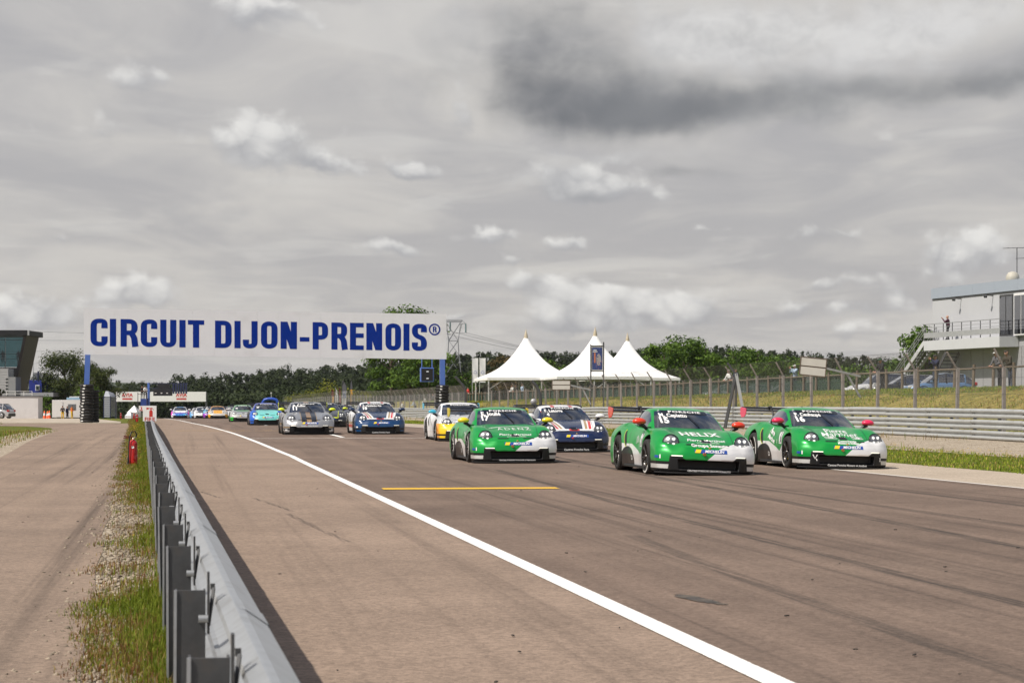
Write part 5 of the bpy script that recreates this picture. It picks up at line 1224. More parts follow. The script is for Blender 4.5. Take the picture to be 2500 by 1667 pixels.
# ------------------------------------------------------------------ tents
TENT = None
def m_tent():
    m, t, b = newmat('white tent fabric'); v = t.coord('Object'); t.link(t.scale((.86, .86, .85), t.noise(v, .8, 4) * .12 + .94), b.inputs['Base Color']); b.inputs['Roughness'].default_value = .55
    return m
TENT = m_tent(); TPOLE = mat('tent pole', (.66, .66, .65), .4, .2); FIN = mat('wooden finial', (.42, .36, .26), .7)
def tent(px, D, w, he, hp, label, rz=.0, lining=True):
    X = at(px, D); g = zc(X, D); root = thing('pagoda_tent', label, 'tent', (X, D, g), rz); n = 40; k = 14; P = []
    for i in range(k + 1):
        q = i / k; r = 1 - q; z = he + (hp - he) * (.42 * q + .58 * q ** 2.6); row = []
        for j in range(n + 1):
            a = 2 * math.pi * j / n; c, s = math.cos(a), math.sin(a); sq = 1 / max(abs(c), abs(s)); f = 1 + (sq - 1) * (r ** .6); rr = (w / 2) * (r * .985 + .015); row.append((c * rr * f, s * rr * f, z - .10 * (1 - q) * (math.cos(4 * a) * .5 + .5) * (1 if r > .98 else 0)))
        P.append(row)
    cn = obj('canopy', MB().grid(P), TENT, root)
    va = MB(); hw = w / 2 + .02
    for s in (-1, 1): va.box((s * hw, 0, he - .14), (.02, w, .30)); va.box((0, s * hw, he - .14), (w, .02, .30))
    obj('valance', va, TENT, root)
    for a in (-1, 0, 1):
        for b in (-1, 1):
            if a == 0: obj('pole', MB().bar((0, b * w / 2 * .98, 0), (0, b * w / 2 * .98, he), .09), TPOLE, root)
            else: obj('pole', MB().bar((a * w / 2 * .98, b * w / 2 * .98, 0), (a * w / 2 * .98, b * w / 2 * .98, he), .12), TPOLE, root)
    obj('finial', MB().lathe([(.24, hp - .25), (.20, hp), (.12, hp + .35), (.09, hp + .38), (.02, hp + .75), (0, hp + .76)], 12), FIN, root)
    for s in (-1, 1): obj('brace', MB().bar((s * w * .49, -w * .49, he - 1.3), (s * w * .30, -w * .49, he - .1), .06), TPOLE, root)
tent(1284, 226, 10.0, 2.55, 7.2, 'white pagoda tent nearest the power pylon', .16)
tent(1453, 217, 10.0, 2.50, 7.1, 'white pagoda tent behind the tall framed poster', .16)
tent(1532, 236, 10.0, 2.65, 7.2, 'white pagoda tent beside the leafy trees, set back behind its neighbour', .16)
def far_tent(px, D, w, h, m, label):
    X = at(px, D); root = thing('small_marquee', label, 'tent', (X, D, zc(X, D)))
    obj('canopy', MB().add([(-w / 2, -2, h * .6), (w / 2, -2, h * .6), (w / 2, 2, h * .6), (-w / 2, 2, h * .6), (0, 0, h)], [(0, 1, 4), (1, 2, 4), (2, 3, 4), (3, 0, 4)]), m, root); obj('wall', MB().box((0, 0, h * .3), (w * .97, 3.9, h * .598)), m, root)
far_tent(328, 330, 1.7, 3.0, TENT, 'small white marquee beyond the far end of the pit guardrail'); far_tent(318, 322, 1.0, 2.0, TENT, 'low white tent beside the small white marquee')
AIR = mat('blue inflatable', (.015, .07, .42), .4, 0, .1)
def arch():
    D = 430; X = at(660, D); root = thing('inflatable_arch', 'blue inflatable arch with white lettering beyond the fence', 'arch', (X, D, zc(X, D))); w = 1.55; hh = 2.8 - zc(X, D)
    obj('tube', MB().tube([(-w, 0, 0), (-w, 0, hh - 1.0), (-w * .8, 0, hh - .5), (-w * .3, 0, hh - .3), (w * .3, 0, hh - .3), (w * .8, 0, hh - .5), (w, 0, hh - 1.0), (w, 0, 0)], .34, 10), AIR, root)
    obj('lamp_mast', MB().tube([(.2, 0, hh), (.2, 0, hh + .7)], .07, 6).lathe([(0, hh + .7), (.16, hh + .72), (.16, hh + 1.05), (0, hh + 1.1)], 10, 0, 'z', (.2, 0, 0)), mat('pale mast', (.5, .5, .48), .5), root)
arch()
def feather(px, D, h, w, m, label, tx=None, m2=None):
    X = at(px, D); root = thing('feather_flag', label, 'flag', (X, D, zc(X, D))); obj('mast', MB().tube([(0, 0, 0), (0, 0, h * .85), (w * .4, 0, h)], .035, 6), BLK, root)
    P = []
    for i in range(11):
        q = i / 10; z = .5 + (h - .5) * q; ww = w * (1 - max(0, q - .7) ** 2 * 9); P.append([(.03, 0, z), (.03 + ww * .5, .05 * math.sin(q * 9), z), (.03 + ww, .08 * math.sin(q * 9 + 1), z)])
    f = obj('cloth', MB().grid(P), m, root)
    if m2: obj('cloth_tip', MB().grid([[(a, b - .012, c) for a, b, c in row] for row in P[6:]]), m2, root)
    if tx: flat_text('lettering', tx, LBLUE if m2 else mat('flag blue', (.05, .07, .3), .6), root, (w * .55, -.13, h * .52), (0, 0, 1), (-1, 0, 0), w * .95, .01, bold=.02)
FW = mat('white flag cloth', (.72, .72, .74), .7); FG = mat('grey flag cloth', (.10, .10, .12), .7); FO = mat('orange flag cloth', (.70, .34, .03), .7); FR = mat('dark red flag cloth', (.25, .02, .03), .7)
feather(809, 338, 3.6, .42, FO, 'narrow feather flag in faded orange among the bushes', None, FR); feather(818, 335, 3.7, .42, FW, 'white feather flag with blue mark among the bushes', None); feather(827, 338, 3.7, .3, FR, 'dark red feather flag beside the white one')
feather(835, 330, 4.8, .7, FW, 'white and grey feather flag with large vertical lettering DIC', 'DIC', FG); feather(855, 330, 4.8, .32, FO, 'tall orange feather flag with a dark tip', None, FG)
for px in (1153, 1171):
    D = 262; X = at(px, D); root = thing('banner_flag', 'white rectangular flag with blue marks behind the %s' % ('tent corner, farther from the tent' if px < 1160 else 'tent corner, closer to the tent'), 'flag', (X, D, zc(X, D))); obj('mast', MB().tube([(0, 0, 0), (0, 0, 5.6)], .03, 6), TPOLE, root)
    obj('cloth', MB().grid([[(.03 + .72 * i / 4, .05 * math.sin(i * 1.3 + j), 2.4 + 3.1 * j / 6) for i in range(5)] for j in range(7)]), FW, root); flat_text('lettering', 'D', LBLUE, root, (.42, -.12, 3.7), (0, 0, 1), (-1, 0, 0), .62, .01, bold=-.01)
# ------------------------------------------------------------------ boards on the fence, poster, brace, disc
BOARD = mat('pale blank board', (.62, .60, .55), .6, 0, .07, 2, grime=((.4, .36, .30), .4))
def board(px, D, w, h, z, tilt, arm, label):
    X = at(px, D); g = zc(X, D); root = thing('blank_board', label, 'sign', (X, D, g), .10); ry = Matrix.Rotation(tilt, 3, 'Y')
    for s in (-1, 1): obj('panel', MB().box(ry @ Vector((0, 0, s * h / 4)) + Vector((0, 0, z)), (w, .03, h / 2 - .05), 0, ry, .006), BOARD, root)
    fr = MB().box((0, .03, z), (w * .98, .03, .05), 0, ry)
    for s in (-1, 1): fr.box(ry @ Vector((0, 0, s * h * .5)) + Vector((0, .0, z)), (w + .04, .045, .035), 0, ry); fr.box(ry @ Vector((s * w * .5, 0, 0)) + Vector((0, 0, z)), (.035, .045, h), 0, ry)
    obj('frame', fr, mat('rusty steel frame', (.16, .12, .09), .7, .3, .3, 8), root)
    a = ry @ Vector((w / 2, .03, 0)) + Vector((0, 0, z)); b = Vector((arm, .25, a.z - .38 * arm / 2.4)); obj('bracket', MB().bar(a, b, .08).bar(b - Vector((0, 0, .85)), b - Vector((arm * .28, .05, -.10)), .07), mat('grey bracket paint', (.42, .43, .44), .5, .3), root)
board(1985, 82, 1.05, .72, 2.62, .10, 2.0, 'tilted blank white board bracketed to the fence below the tree line')
board(1370, 122, 1.08, .56, 2.32, .0, 1.8, 'blank white board bracketed to the fence under the tents')
def poster():
    D = 133; X = at(1458, D); root = thing('framed_poster', 'tall framed blue poster on two steel poles in front of the tents', 'poster', (X, D, zc(X, D)), .1); z1, z0 = 5.0, 3.35; w = .72
    obj('pole', MB().tube([(-w / 2 - .06, 0, 0), (-w / 2 - .06, 0, z1 + .1)], .045, 8), GALVD, root); obj('pole', MB().tube([(w / 2 + .06, 0, 0), (w / 2 + .06, 0, z1 + .25)], .045, 8), GALVD, root)
    obj('frame', MB().box((0, 0, z1), (w + .2, .05, .06)).box((0, 0, z0), (w + .2, .05, .06)), GALVD, root)
    m, t, b = newmat('printed poster'); v = t.coord('Object'); x, y, z = t.sep(v); n = t.noise(v, 6, 4, .6)
    c = t.mix(n.ss(.35, .65), (.03, .05, .16), (.06, .09, .26)); c = t.mix(((x + .16).abs() < .05) & (z < 4.55) & (z > 3.9), c, (.55, .20, .10)); c = t.mix((((x - .10) * (x - .10) * 40.0 + (z - 4.1) * (z - 4.1) * 7.0) < 1.0) & (n > .42), c, (.35, .33, .34)); c = t.mix((n > .6) & (z < 4.0) & (x > -.05), c, (.45, .12, .10)); t.link(c, b.inputs['Base Color'])
    sh = obj('sheet', MB().box((0, 0, (z0 + z1) / 2), (w - .06, .02, z1 - z0 - .22)), m, root); obj('margin', MB().box((0, .012, (z0 + z1) / 2), (w + .02, .02, z1 - z0 - .06)), WPAINT, root)
    for zz, ww in ((4.72, .22), (4.62, .30)): obj('print_line', MB().box((-.14, -.013, zz), (ww, .004, .05)), LWHITE, sh)
poster()
def brace():
    D = 95; X = at(1797, D); root = thing('fence_brace', 'splayed steel brace of three legs propping the chain link fence', 'brace', (X, D, zc(X, D)))
    for (dx, dy, m) in ((-.50, .2, GALVD), (.0, 0, GALVD), (.46, -.2, GALVR)): obj('leg', MB().bar((dx, dy, 0), (0, 0, 2.55), .13 if dx else .08), m, root)
    obj('arm', MB().bar((0, 0, 2.5), (-.4, 0, 3.05), .09), GALVD, root)
brace()
D_ = 150; X_ = at(1303, D_); r_ = thing('round_sign', 'round grey sign seen from behind above the race cars', 'sign', (X_, D_, zc(X_, D_))); obj('disc', MB().lathe([(0, -.01), (.24, -.01), (.24, .01), (0, .01)], 24, 0, 'y', (0, 0, 1.45)), mat('grey disc', (.33, .33, .35), .5, .3, .2, 12), r_); obj('post', MB().tube([(0, .03, 0), (0, .03, 1.45)], .03, 6), GALVD, r_)
X_ = at(1323, 118); r_ = thing('leaning_post', 'thick leaning steel post at the end of the near fence', 'post', (X_, 118, zc(X_, 118))); obj('pole', MB().tube([(0, 0, 0), (-.1, 0, 1.7), (-.3, 0, 2.2), (-.6, 0, 2.5)], .09, 8), GALVD, r_); obj('footing', MB().box((0, 0, .1), (.4, .4, .2), 0, None, .02), CPOST, r_)
# ------------------------------------------------------------------ far light gantry and banner bridge
def start_lights():
    D = 262; k = D / 5000; X = at(363, D); g = zc(X, D); Z = lambda y: CAM_H + (988 - y) * k - g; W = lambda px: at(px, D) - X
    root = thing('light_gantry', 'dark blue start light gantry reaching out from one post over the pit lane', 'gantry', (X, D, g)); obj('post', MB().box((0, 0, Z(934) / 2), (.28, .28, Z(934)), 0, None, .02), BLUEST, root)
    obj('beam', MB().box((W(411), 0, Z(936)), (95 * k, .3, .10)).box((W(411), 0, Z(948)), (95 * k, .3, .10)).bar((0, 0, Z(958)), (W(380), 0, Z(949)), .1), NAVST, root)
    DK = mat('black light box', (.015, .016, .02), .4); b = obj('light_panel', MB().box((W(400), -.1, Z(942)), (30 * k, .3, 11 * k), 0, None, .03), DK, root); b2 = obj('light_panel', MB().box((W(398), -.1, Z(957)), (46 * k, .3, 18 * k), 0, None, .03), DK, root)
    for i in range(6): obj('lamp_column', MB().box((W(424 + i * 6.2), -.1, Z(949)), (3.9 * k, .3, 24 * k), 0, None, .03), NAVST, root)
    for i in range(3): obj('lamp', MB().box((W(381 + i * 14), -.262, Z(959.5)), (4.2 * k, .02, 1.8 * k)), mat('white lamp', (.8, .8, .78), .3), b2)
    pl = MB().box((W(353), 0, Z(983)), (17 * k, .8, 20 * k)); obj('platform', pl, mat('blue platform', (.02, .05, .22), .5), root)
    ra = MB()
    for px in (338, 360): ra.bar((W(px), -.4, Z(992)), (W(px), -.4, Z(958)), .07)
    ra.bar((W(338), -.4, Z(962)), (W(360), -.4, Z(962)), .06); obj('railing', ra, mat('dark rail', (.04, .03, .04), .5), root)
    for px, t_, nm in ((347, BLACKC, 'person in black on the marshals platform of the light gantry'), (355, WHITEC, 'person in white on the marshals platform of the light gantry')): person(nm, at(px, D), D, g + Z(973), -1.4, t_, BLACKC, 'rail', HAIRD, h=1.7)
start_lights()
def avia():
    D = 400; k = D / 5000; x0, x1 = at(283, D), at(503, D); zt, zb = CAM_H + (988 - 956) * k, CAM_H + (988 - 980) * k; X = (x0 + x1) / 2; g = zc(X, D); root = thing('banner_bridge', 'white banner across the far track with red AVIA lettering at both ends', 'banner', (X, D, g)); L = x1 - x0
    n = 9
    for i in range(n): obj('panel', MB().box((-L / 2 + L * (i + .5) / n, 0, (zt + zb) / 2 - g), (L / n - .012, .15, zt - zb)), mat('bright white banner', (.80, .80, .80), .5), root)
    for s in (-1, 1): obj('post', MB().bar((s * L / 2, .2, 0), (s * L / 2, .2, zt - g), .35), GALVD, root)
    for px in (311, 443):
        xx = at(px, D) - X; flat_text('lettering', 'AVIA', LRED, root, (xx, -.08, (zt + zb) / 2 - g + .28), (1, 0, 0), (0, 0, 1), .92, .01, bold=.03, sx=1.05)
        obj('underline', MB().box((xx, -.085, (zt + zb) / 2 - g - .48), (1.95, .01, .26)).box((xx, -.085, (zt + zb) / 2 - g - .20), (1.9, .01, .06)), LRED, root)
avia()
# ------------------------------------------------------------------ pylon and wires
STEEL = mat('pylon steel', (.22, .23, .24), .6, .4); LINE = mat('power line', (.10, .10, .11), .6)
def pylon():
    D = 560; k = D / 5000; X = at(1107, D); g = zc(X, D); Z = lambda y: CAM_H + (988 - y) * k - g; root = thing('power_pylon', 'lattice steel power pylon behind the sign', 'pylon', (X, D, g)); m = MB(); w = .045 * k * 5000 / 560
    lv = [(Z(960), 26), (Z(915), 19), (Z(866), 13.5), (Z(832), 11.5)]; r = .16
    def cr(z, h): return [Vector((s * h * k, q * h * k, z)) for s, q in ((-1, -1), (1, -1), (1, 1), (-1, 1))]
    lv = [(0, 30)] + lv
    for (za, ha), (zb_, hb) in zip(lv, lv[1:]):
        A, B = cr(za, ha), cr(zb_, hb)
        for i in range(4): j = (i + 1) % 4; m.bar(A[i], B[i], r); m.bar(A[i], B[j], r * .6); m.bar(A[j], B[i], r * .6); m.bar(B[i], B[j], r * .6)
    top = cr(Z(832), 11.5)
    for s in (-1, 1):
        e = Vector((s * 20 * k, 0, Z(790)))
        for p in top: 
            if p.x * s > 0: m.bar(p, e + Vector((s * -3 * k, 0, 0)), r * .8)
            else: m.bar(p, e + Vector((s * 1 * k, 0, 1)), r * .7)
        m.bar(Vector((s * 11 * k, 0, Z(832))), e, r * .6); m.bar(e, (s * 30 * k, 0, Z(790)), r * .8); m.bar((s * 21 * k, 0, Z(782)), (s * 30 * k, 0, Z(790)), r * .6)
        for i in range(5): a = s * (10 + i * 2.2) * k; m.bar((a, -.3, Z(829) + i * (Z(790) - Z(829)) / 5), (a + s * 3 * k, .3, Z(829) + (i + 1) * (Z(790) - Z(829)) / 5), r * .5)
    m.bar((-22 * k, 0, Z(782)), (22 * k, 0, Z(782)), r); m.bar((-20 * k, 0, Z(786)), (20 * k, 0, Z(786)), r)
    for i in range(-10, 11): m.bar((i * 2 * k, 0, Z(786)), ((i + 1) * 2 * k, 0, Z(782)), r * .5)
    obj('tower', m, STEEL, root)
    ends = []
    for px_, yb in ((-30, 790), (-8, 786), (30, 790)): obj('insulator', MB().tube([(px_ * k, 0, Z(yb)), (px_ * k, 0, Z(yb + 22))], .22, 6), mat('insulator glass', (.18, .26, .26), .3), root); ends.append(Vector((X + px_ * k, D, g + Z(yb + 22))))
    for i, e in enumerate(ends):
        f = Vector((X + 130, D + 40 + i * 8, e.z - 9)); w_ = MB().tube([e.lerp(f, q) - Vector((0, 0, 4 * 12 * q * (1 - q) * .5)) for q in np.linspace(0, 1, 20)], .05, 4); tag(obj('power_line', w_, LINE), 'thin power line running from the pylon over the tents, ' + ('outer left', 'middle', 'outer right')[i] + ' insulator', 'cable')
    for i in range(3):
        a = Vector((-420, 700, 52 - i * 9.5)); b = ends[i]; w_ = MB().tube([a.lerp(b, q) - Vector((0, 0, 4 * 9 * q * (1 - q))) for q in np.linspace(0, 1, 24)], .05, 4); tag(obj('power_line', w_, LINE), 'thin power line crossing the sky above the control tower, ' + ('highest', 'middle', 'lowest')[i] + ' of three', 'cable')
pylon()
# ------------------------------------------------------------------ trees
def leafmat(name, c1, c2):
    m, t, b = newmat(name); tint = t.attr('tint'); r, g_, bb = t.sep(tint); n = t.noise(t.coord('Object'), 1.2, 3)
    c = t.mix((r * .75 + n * .4).ss(.2, .9), c1, c2); t.link(c, b.inputs['Base Color']); b.inputs['Roughness'].default_value = .7; b.inputs['Specular IOR Level'].default_value = .2; b.inputs['Subsurface Weight'].default_value = 0
    tl = t.n('ShaderNodeBsdfTranslucent'); t.link(c, tl.inputs[0]); mx = t.n('ShaderNodeMixShader'); mx.inputs[0].default_value = .25; t.nt.links.new(b.outputs[0], mx.inputs[1]); t.nt.links.new(tl.outputs[0], mx.inputs[2]); t.nt.links.new(mx.outputs[0], t.nt.nodes['Material Output'].inputs[0]); return m
PINE = leafmat('pine needles', (.018, .034, .009), (.085, .105, .026)); DECI = leafmat('broad leaves', (.026, .062, .010), (.12, .20, .026)); BUSH = leafmat('yellow green leaves', (.06, .085, .010), (.27, .27, .035)); DARKF = leafmat('dark wood leaves', (.014, .025, .009), (.050, .068, .024)); BARK = mat('bark', (.085, .062, .045), .9, 0, .4, 6, bumps=.5)
def leaves(cent, rad, n, size, rng, flat=.7):
    """n leaf sprays scattered through clumps: small bent quads facing all ways"""
    i = rng.integers(0, len(cent), n); d = rng.normal(size=(n, 3)); d /= np.linalg.norm(d, axis=1)[:, None]; r = rng.random(n) ** .45
    p = cent[i] + d * (rad[i] * r[:, None] if rad.ndim == 2 else (rad[i] * r)[:, None]); a = rng.normal(size=(n, 3)) * .5 + d + np.array((0, 0, .4)); a /= np.linalg.norm(a, axis=1)[:, None]
    b = np.cross(a, rng.normal(size=(n, 3))); b /= np.maximum(np.linalg.norm(b, axis=1), 1e-6)[:, None]; c = np.cross(a, b); s = size * rng.uniform(.55, 1.3, n)[:, None]
    V = np.stack([p - b * s - c * s * flat, p + b * s - c * s * .4, p + b * s * .6 + c * s * flat, p - b * s * .7 + c * s * .5], 1).reshape(-1, 3)
    F = np.arange(4 * n).reshape(-1, 4); tint = np.repeat(np.clip(rng.random(n) * .6 + .4 * rng.random(len(cent))[i], 0, 1), 4); return V, F, np.stack([tint] * 3, 1)
def tree(label, px, D, h, w, m=None, kind_='round', seed=1, n=2200, size=.22, name='tree', base=.22, zoff=0, clumps=26, cat='tree'):
    X = at(px, D); g = zc(X, D) + zoff; rng = np.random.default_rng(seed); root = thing(name, label, cat, (X, D, g)); C = []; Rr = []
    if kind_ == 'round':
        for i in range(clumps):
            q = rng.random(); z = h * (base + (1 - base) * (.08 + .84 * q)); e = math.sqrt(max(.05, 1 - (2 * (.08 + .84 * q) - 1) ** 2)); a = rng.random() * 6.28; rr = w / 2 * e * rng.uniform(.35, .95); C.append((math.cos(a) * rr, math.sin(a) * rr, z)); s = rng.uniform(.13, .24) * w; Rr.append((s, s, s * .75))
    elif kind_ == 'pine':
        for i in range(clumps):
            q = rng.random() ** .8; z = h * (base + (1 - base) * q * .97); rr = w / 2 * (1 - q) ** .7 * rng.uniform(.3, 1.0) + .15; a = rng.random() * 6.28; C.append((math.cos(a) * rr, math.sin(a) * rr, z)); s = rng.uniform(.08, .15) * w * (1 - q * .5); Rr.append((s, s, s * .55))
    elif kind_ == 'poplar':
        for i in range(clumps):
            q = rng.random(); z = h * (base + (1 - base) * q * .97); rr = w / 2 * math.sin(min(1, q * 1.1 + .15) * math.pi * .93) * rng.uniform(.2, .95); a = rng.random() * 6.28; C.append((math.cos(a) * rr, math.sin(a) * rr, z)); s = rng.uniform(.10, .2) * w; Rr.append((s, s, s))
    C = np.array(C); Rr = np.array(Rr); V, F, tn = leaves(C, Rr, n, size, rng); obj('crown', fast('crown', V, F, tint=tn), m or DECI, root)
    tr = MB(); tr.tube([(0, 0, -.2), (.02 * h * .3, 0, h * .35), (0, .01 * h, h * .7), (0, 0, h * .92)], [.03 * h, .022 * h, .012 * h, .004 * h], 8)
    for i in range(min(10, clumps)): c = C[i]; z = max(.15 * h, c[2] - .2 * h); tr.tube([(0, 0, z), (c[0] * .5, c[1] * .5, (z + c[2]) / 2 + .02 * h), tuple(c)], [.012 * h, .008 * h, .003 * h], 5)
    obj('trunk', tr, BARK, root); return root
tree('spreading dark pine beside the blue gantry post, the taller of two', 158, 285, 9.6, 8.6, PINE, 'round', 3, 13000, .11, 'pine_tree', .2, clumps=46)
tree('dark pine partly behind the blue gantry post', 232, 282, 8.2, 7.2, PINE, 'round', 5, 10000, .11, 'pine_tree', .16, clumps=40)
tree('low green shrub at the foot of the dark pines', 215, 272, 4.6, 4.6, DECI, 'round', 6, 1200, .14, 'shrub', .05, cat='shrub'); tree('small green shrub beside the white block', 113, 262, 3.2, 2.6, DECI, 'round', 7, 700, .12, 'shrub', .03, cat='shrub')
tree('dark shrub at the edge of the control tower yard', 2, 232, 3.6, 1.6, DARKF, 'round', 8, 700, .12, 'shrub', .05, cat='shrub')
tree('tall leafy tree rising above the white sign', 1000, 300, 14.8, 9.5, DECI, 'round', 12, 8000, .17, base=.12, clumps=46); tree('leafy tree behind the hanging light box', 955, 310, 9.5, 8.5, DECI, 'round', 13, 5000, .18, base=.05); tree('mid green tree behind the far gantry post', 1048, 296, 9.0, 7, DECI, 'round', 14, 4000, .17, base=.05)
tree('yellow green bush beside the feather flags', 736, 400, 3.9, 7.0, BUSH, 'round', 15, 1200, .13, 'shrub', .0, cat='shrub'); tree('loose pale green bush around the feather flags', 800, 350, 4.8, 7.6, BUSH, 'round', 16, 900, .16, 'shrub', .0, clumps=30, cat='shrub'); tree('low yellow green bush beyond the feather flags', 885, 300, 3.0, 3.6, BUSH, 'round', 17, 700, .13, 'shrub', .0, cat='shrub'); tree('bushy green tree at the foot of the pylon', 1128, 300, 4.4, 5.6, DECI, 'round', 18, 1400, .16, 'shrub', .0, cat='shrub')
for i, (px, D, h, w, lab) in enumerate([(1622, 270, 7.6, 6.4, 'leafy green tree right beside the tents'), (1668, 276, 8.6, 7, 'tallest leafy tree of the row beyond the tents'), (1722, 290, 7.8, 7, 'leafy tree in the middle of the row beyond the tents'), (1585, 262, 6.0, 5, 'small leafy tree tucked against the third tent'), (1790, 315, 8, 8, 'broad leafy tree behind the fence brace'), (1850, 330, 8.6, 8, 'broad leafy tree beyond the blank board'), (1910, 350, 8, 9, 'wide leafy tree above the parked cars'), (2260, 205, 7.6, 5.6, 'leafy tree behind the outside stairs'), (2215, 240, 4.8, 7.5, 'low green tree between the stairs and the fence'), (2100, 280, 4.4, 8, 'low bushy tree behind the parked cars'), (2000, 330, 5, 9, 'low dark bushy tree behind the tilted board')]):
    tree(lab, px, D, h, w * 1.1, DECI, 'round', 30 + i, 5200, .17, base=.03, clumps=38)
tree('reddish budding tree between the pylon and the first tent', 1236, 330, 8.2, 6, leafmat('reddish leaves', (.06, .05, .02), (.17, .12, .05)), 'round', 50, 1500, .18, base=.05); tree('round green tree between the first two tents', 1352, 300, 6.2, 5.4, DECI, 'round', 51, 1500, .18, base=.05)
def forest():
    rng = np.random.default_rng(21); Vs = []; Fs = []; Ts = []; o = 0
    pts = []
    sky = lambda px: np.interp(px, [-800, 60, 270, 330, 400, 440, 500, 560, 620, 700, 850, 960, 1100, 1330, 1400, 1600, 1760, 1900, 1980, 2200, 3200], [960, 955, 945, 940, 940, 918, 922, 922, 916, 904, 900, 892, 872, 866, 868, 862, 855, 862, 872, 884, 890])
    for row, (D, dy) in enumerate([(820, 0), (740, 10), (660, 22), (580, 34), (520, 46), (470, 58)]):
        px = -500
        while px < 3000:
            pts.append((px + rng.uniform(-6, 6), D + rng.uniform(-30, 30), sky(px) - 8 + dy * .9 + rng.uniform(-6, 6))); px += rng.uniform(9, 17) * 600 / D * 1.15
    for px in np.arange(-200, 1130, 15): pts.append((px + rng.uniform(-6, 6), 455 + rng.uniform(-12, 12), 966 + rng.uniform(-9, 6)))
    for px in (438, 465, 492, 512, 395): pts.append((px, 600, 916 if px > 400 else 930))
    for px, D, y in pts:
        X = at(px, D); g = zc(X, D); h = max(3.0, CAM_H + (988 - y) * D / 5000 - g); h = min(h, 24); w = rng.uniform(5.5, 9.0) * (.85 if D > 600 else 1); nc = 12; C = []; Rr = []
        piny = rng.random() < .5
        for i in range(nc):
            q = rng.random(); z = h * (.05 + .9 * q) if h < 12 else h - 12 + 11.4 * q; e = (1 - q) ** .6 if piny else math.sqrt(max(.05, 1 - (2 * q - 1) ** 2)); rr = w / 2 * e * rng.uniform(.2, .9); a = rng.random() * 6.28; C.append((X + math.cos(a) * rr, D + math.sin(a) * rr, g + z)); s = rng.uniform(.14, .26) * w; Rr.append((s, s, s * .8))
        V, F, tn = leaves(np.array(C), np.array(Rr), 330 if D > 600 else 330, .36, rng); tn = tn * .75 + rng.random() * .3 - (.12 if piny else 0); Vs.append(V); Fs.append(F + o); Ts.append(tn); o += len(V)
    me = fast('forest', np.concatenate(Vs), np.concatenate(Fs), tint=np.clip(np.concatenate(Ts), 0, 1)); kind(obj('forest', me, DARKF), 'stuff')['label'] = 'dark pine and oak wood covering the far ridge'
forest()
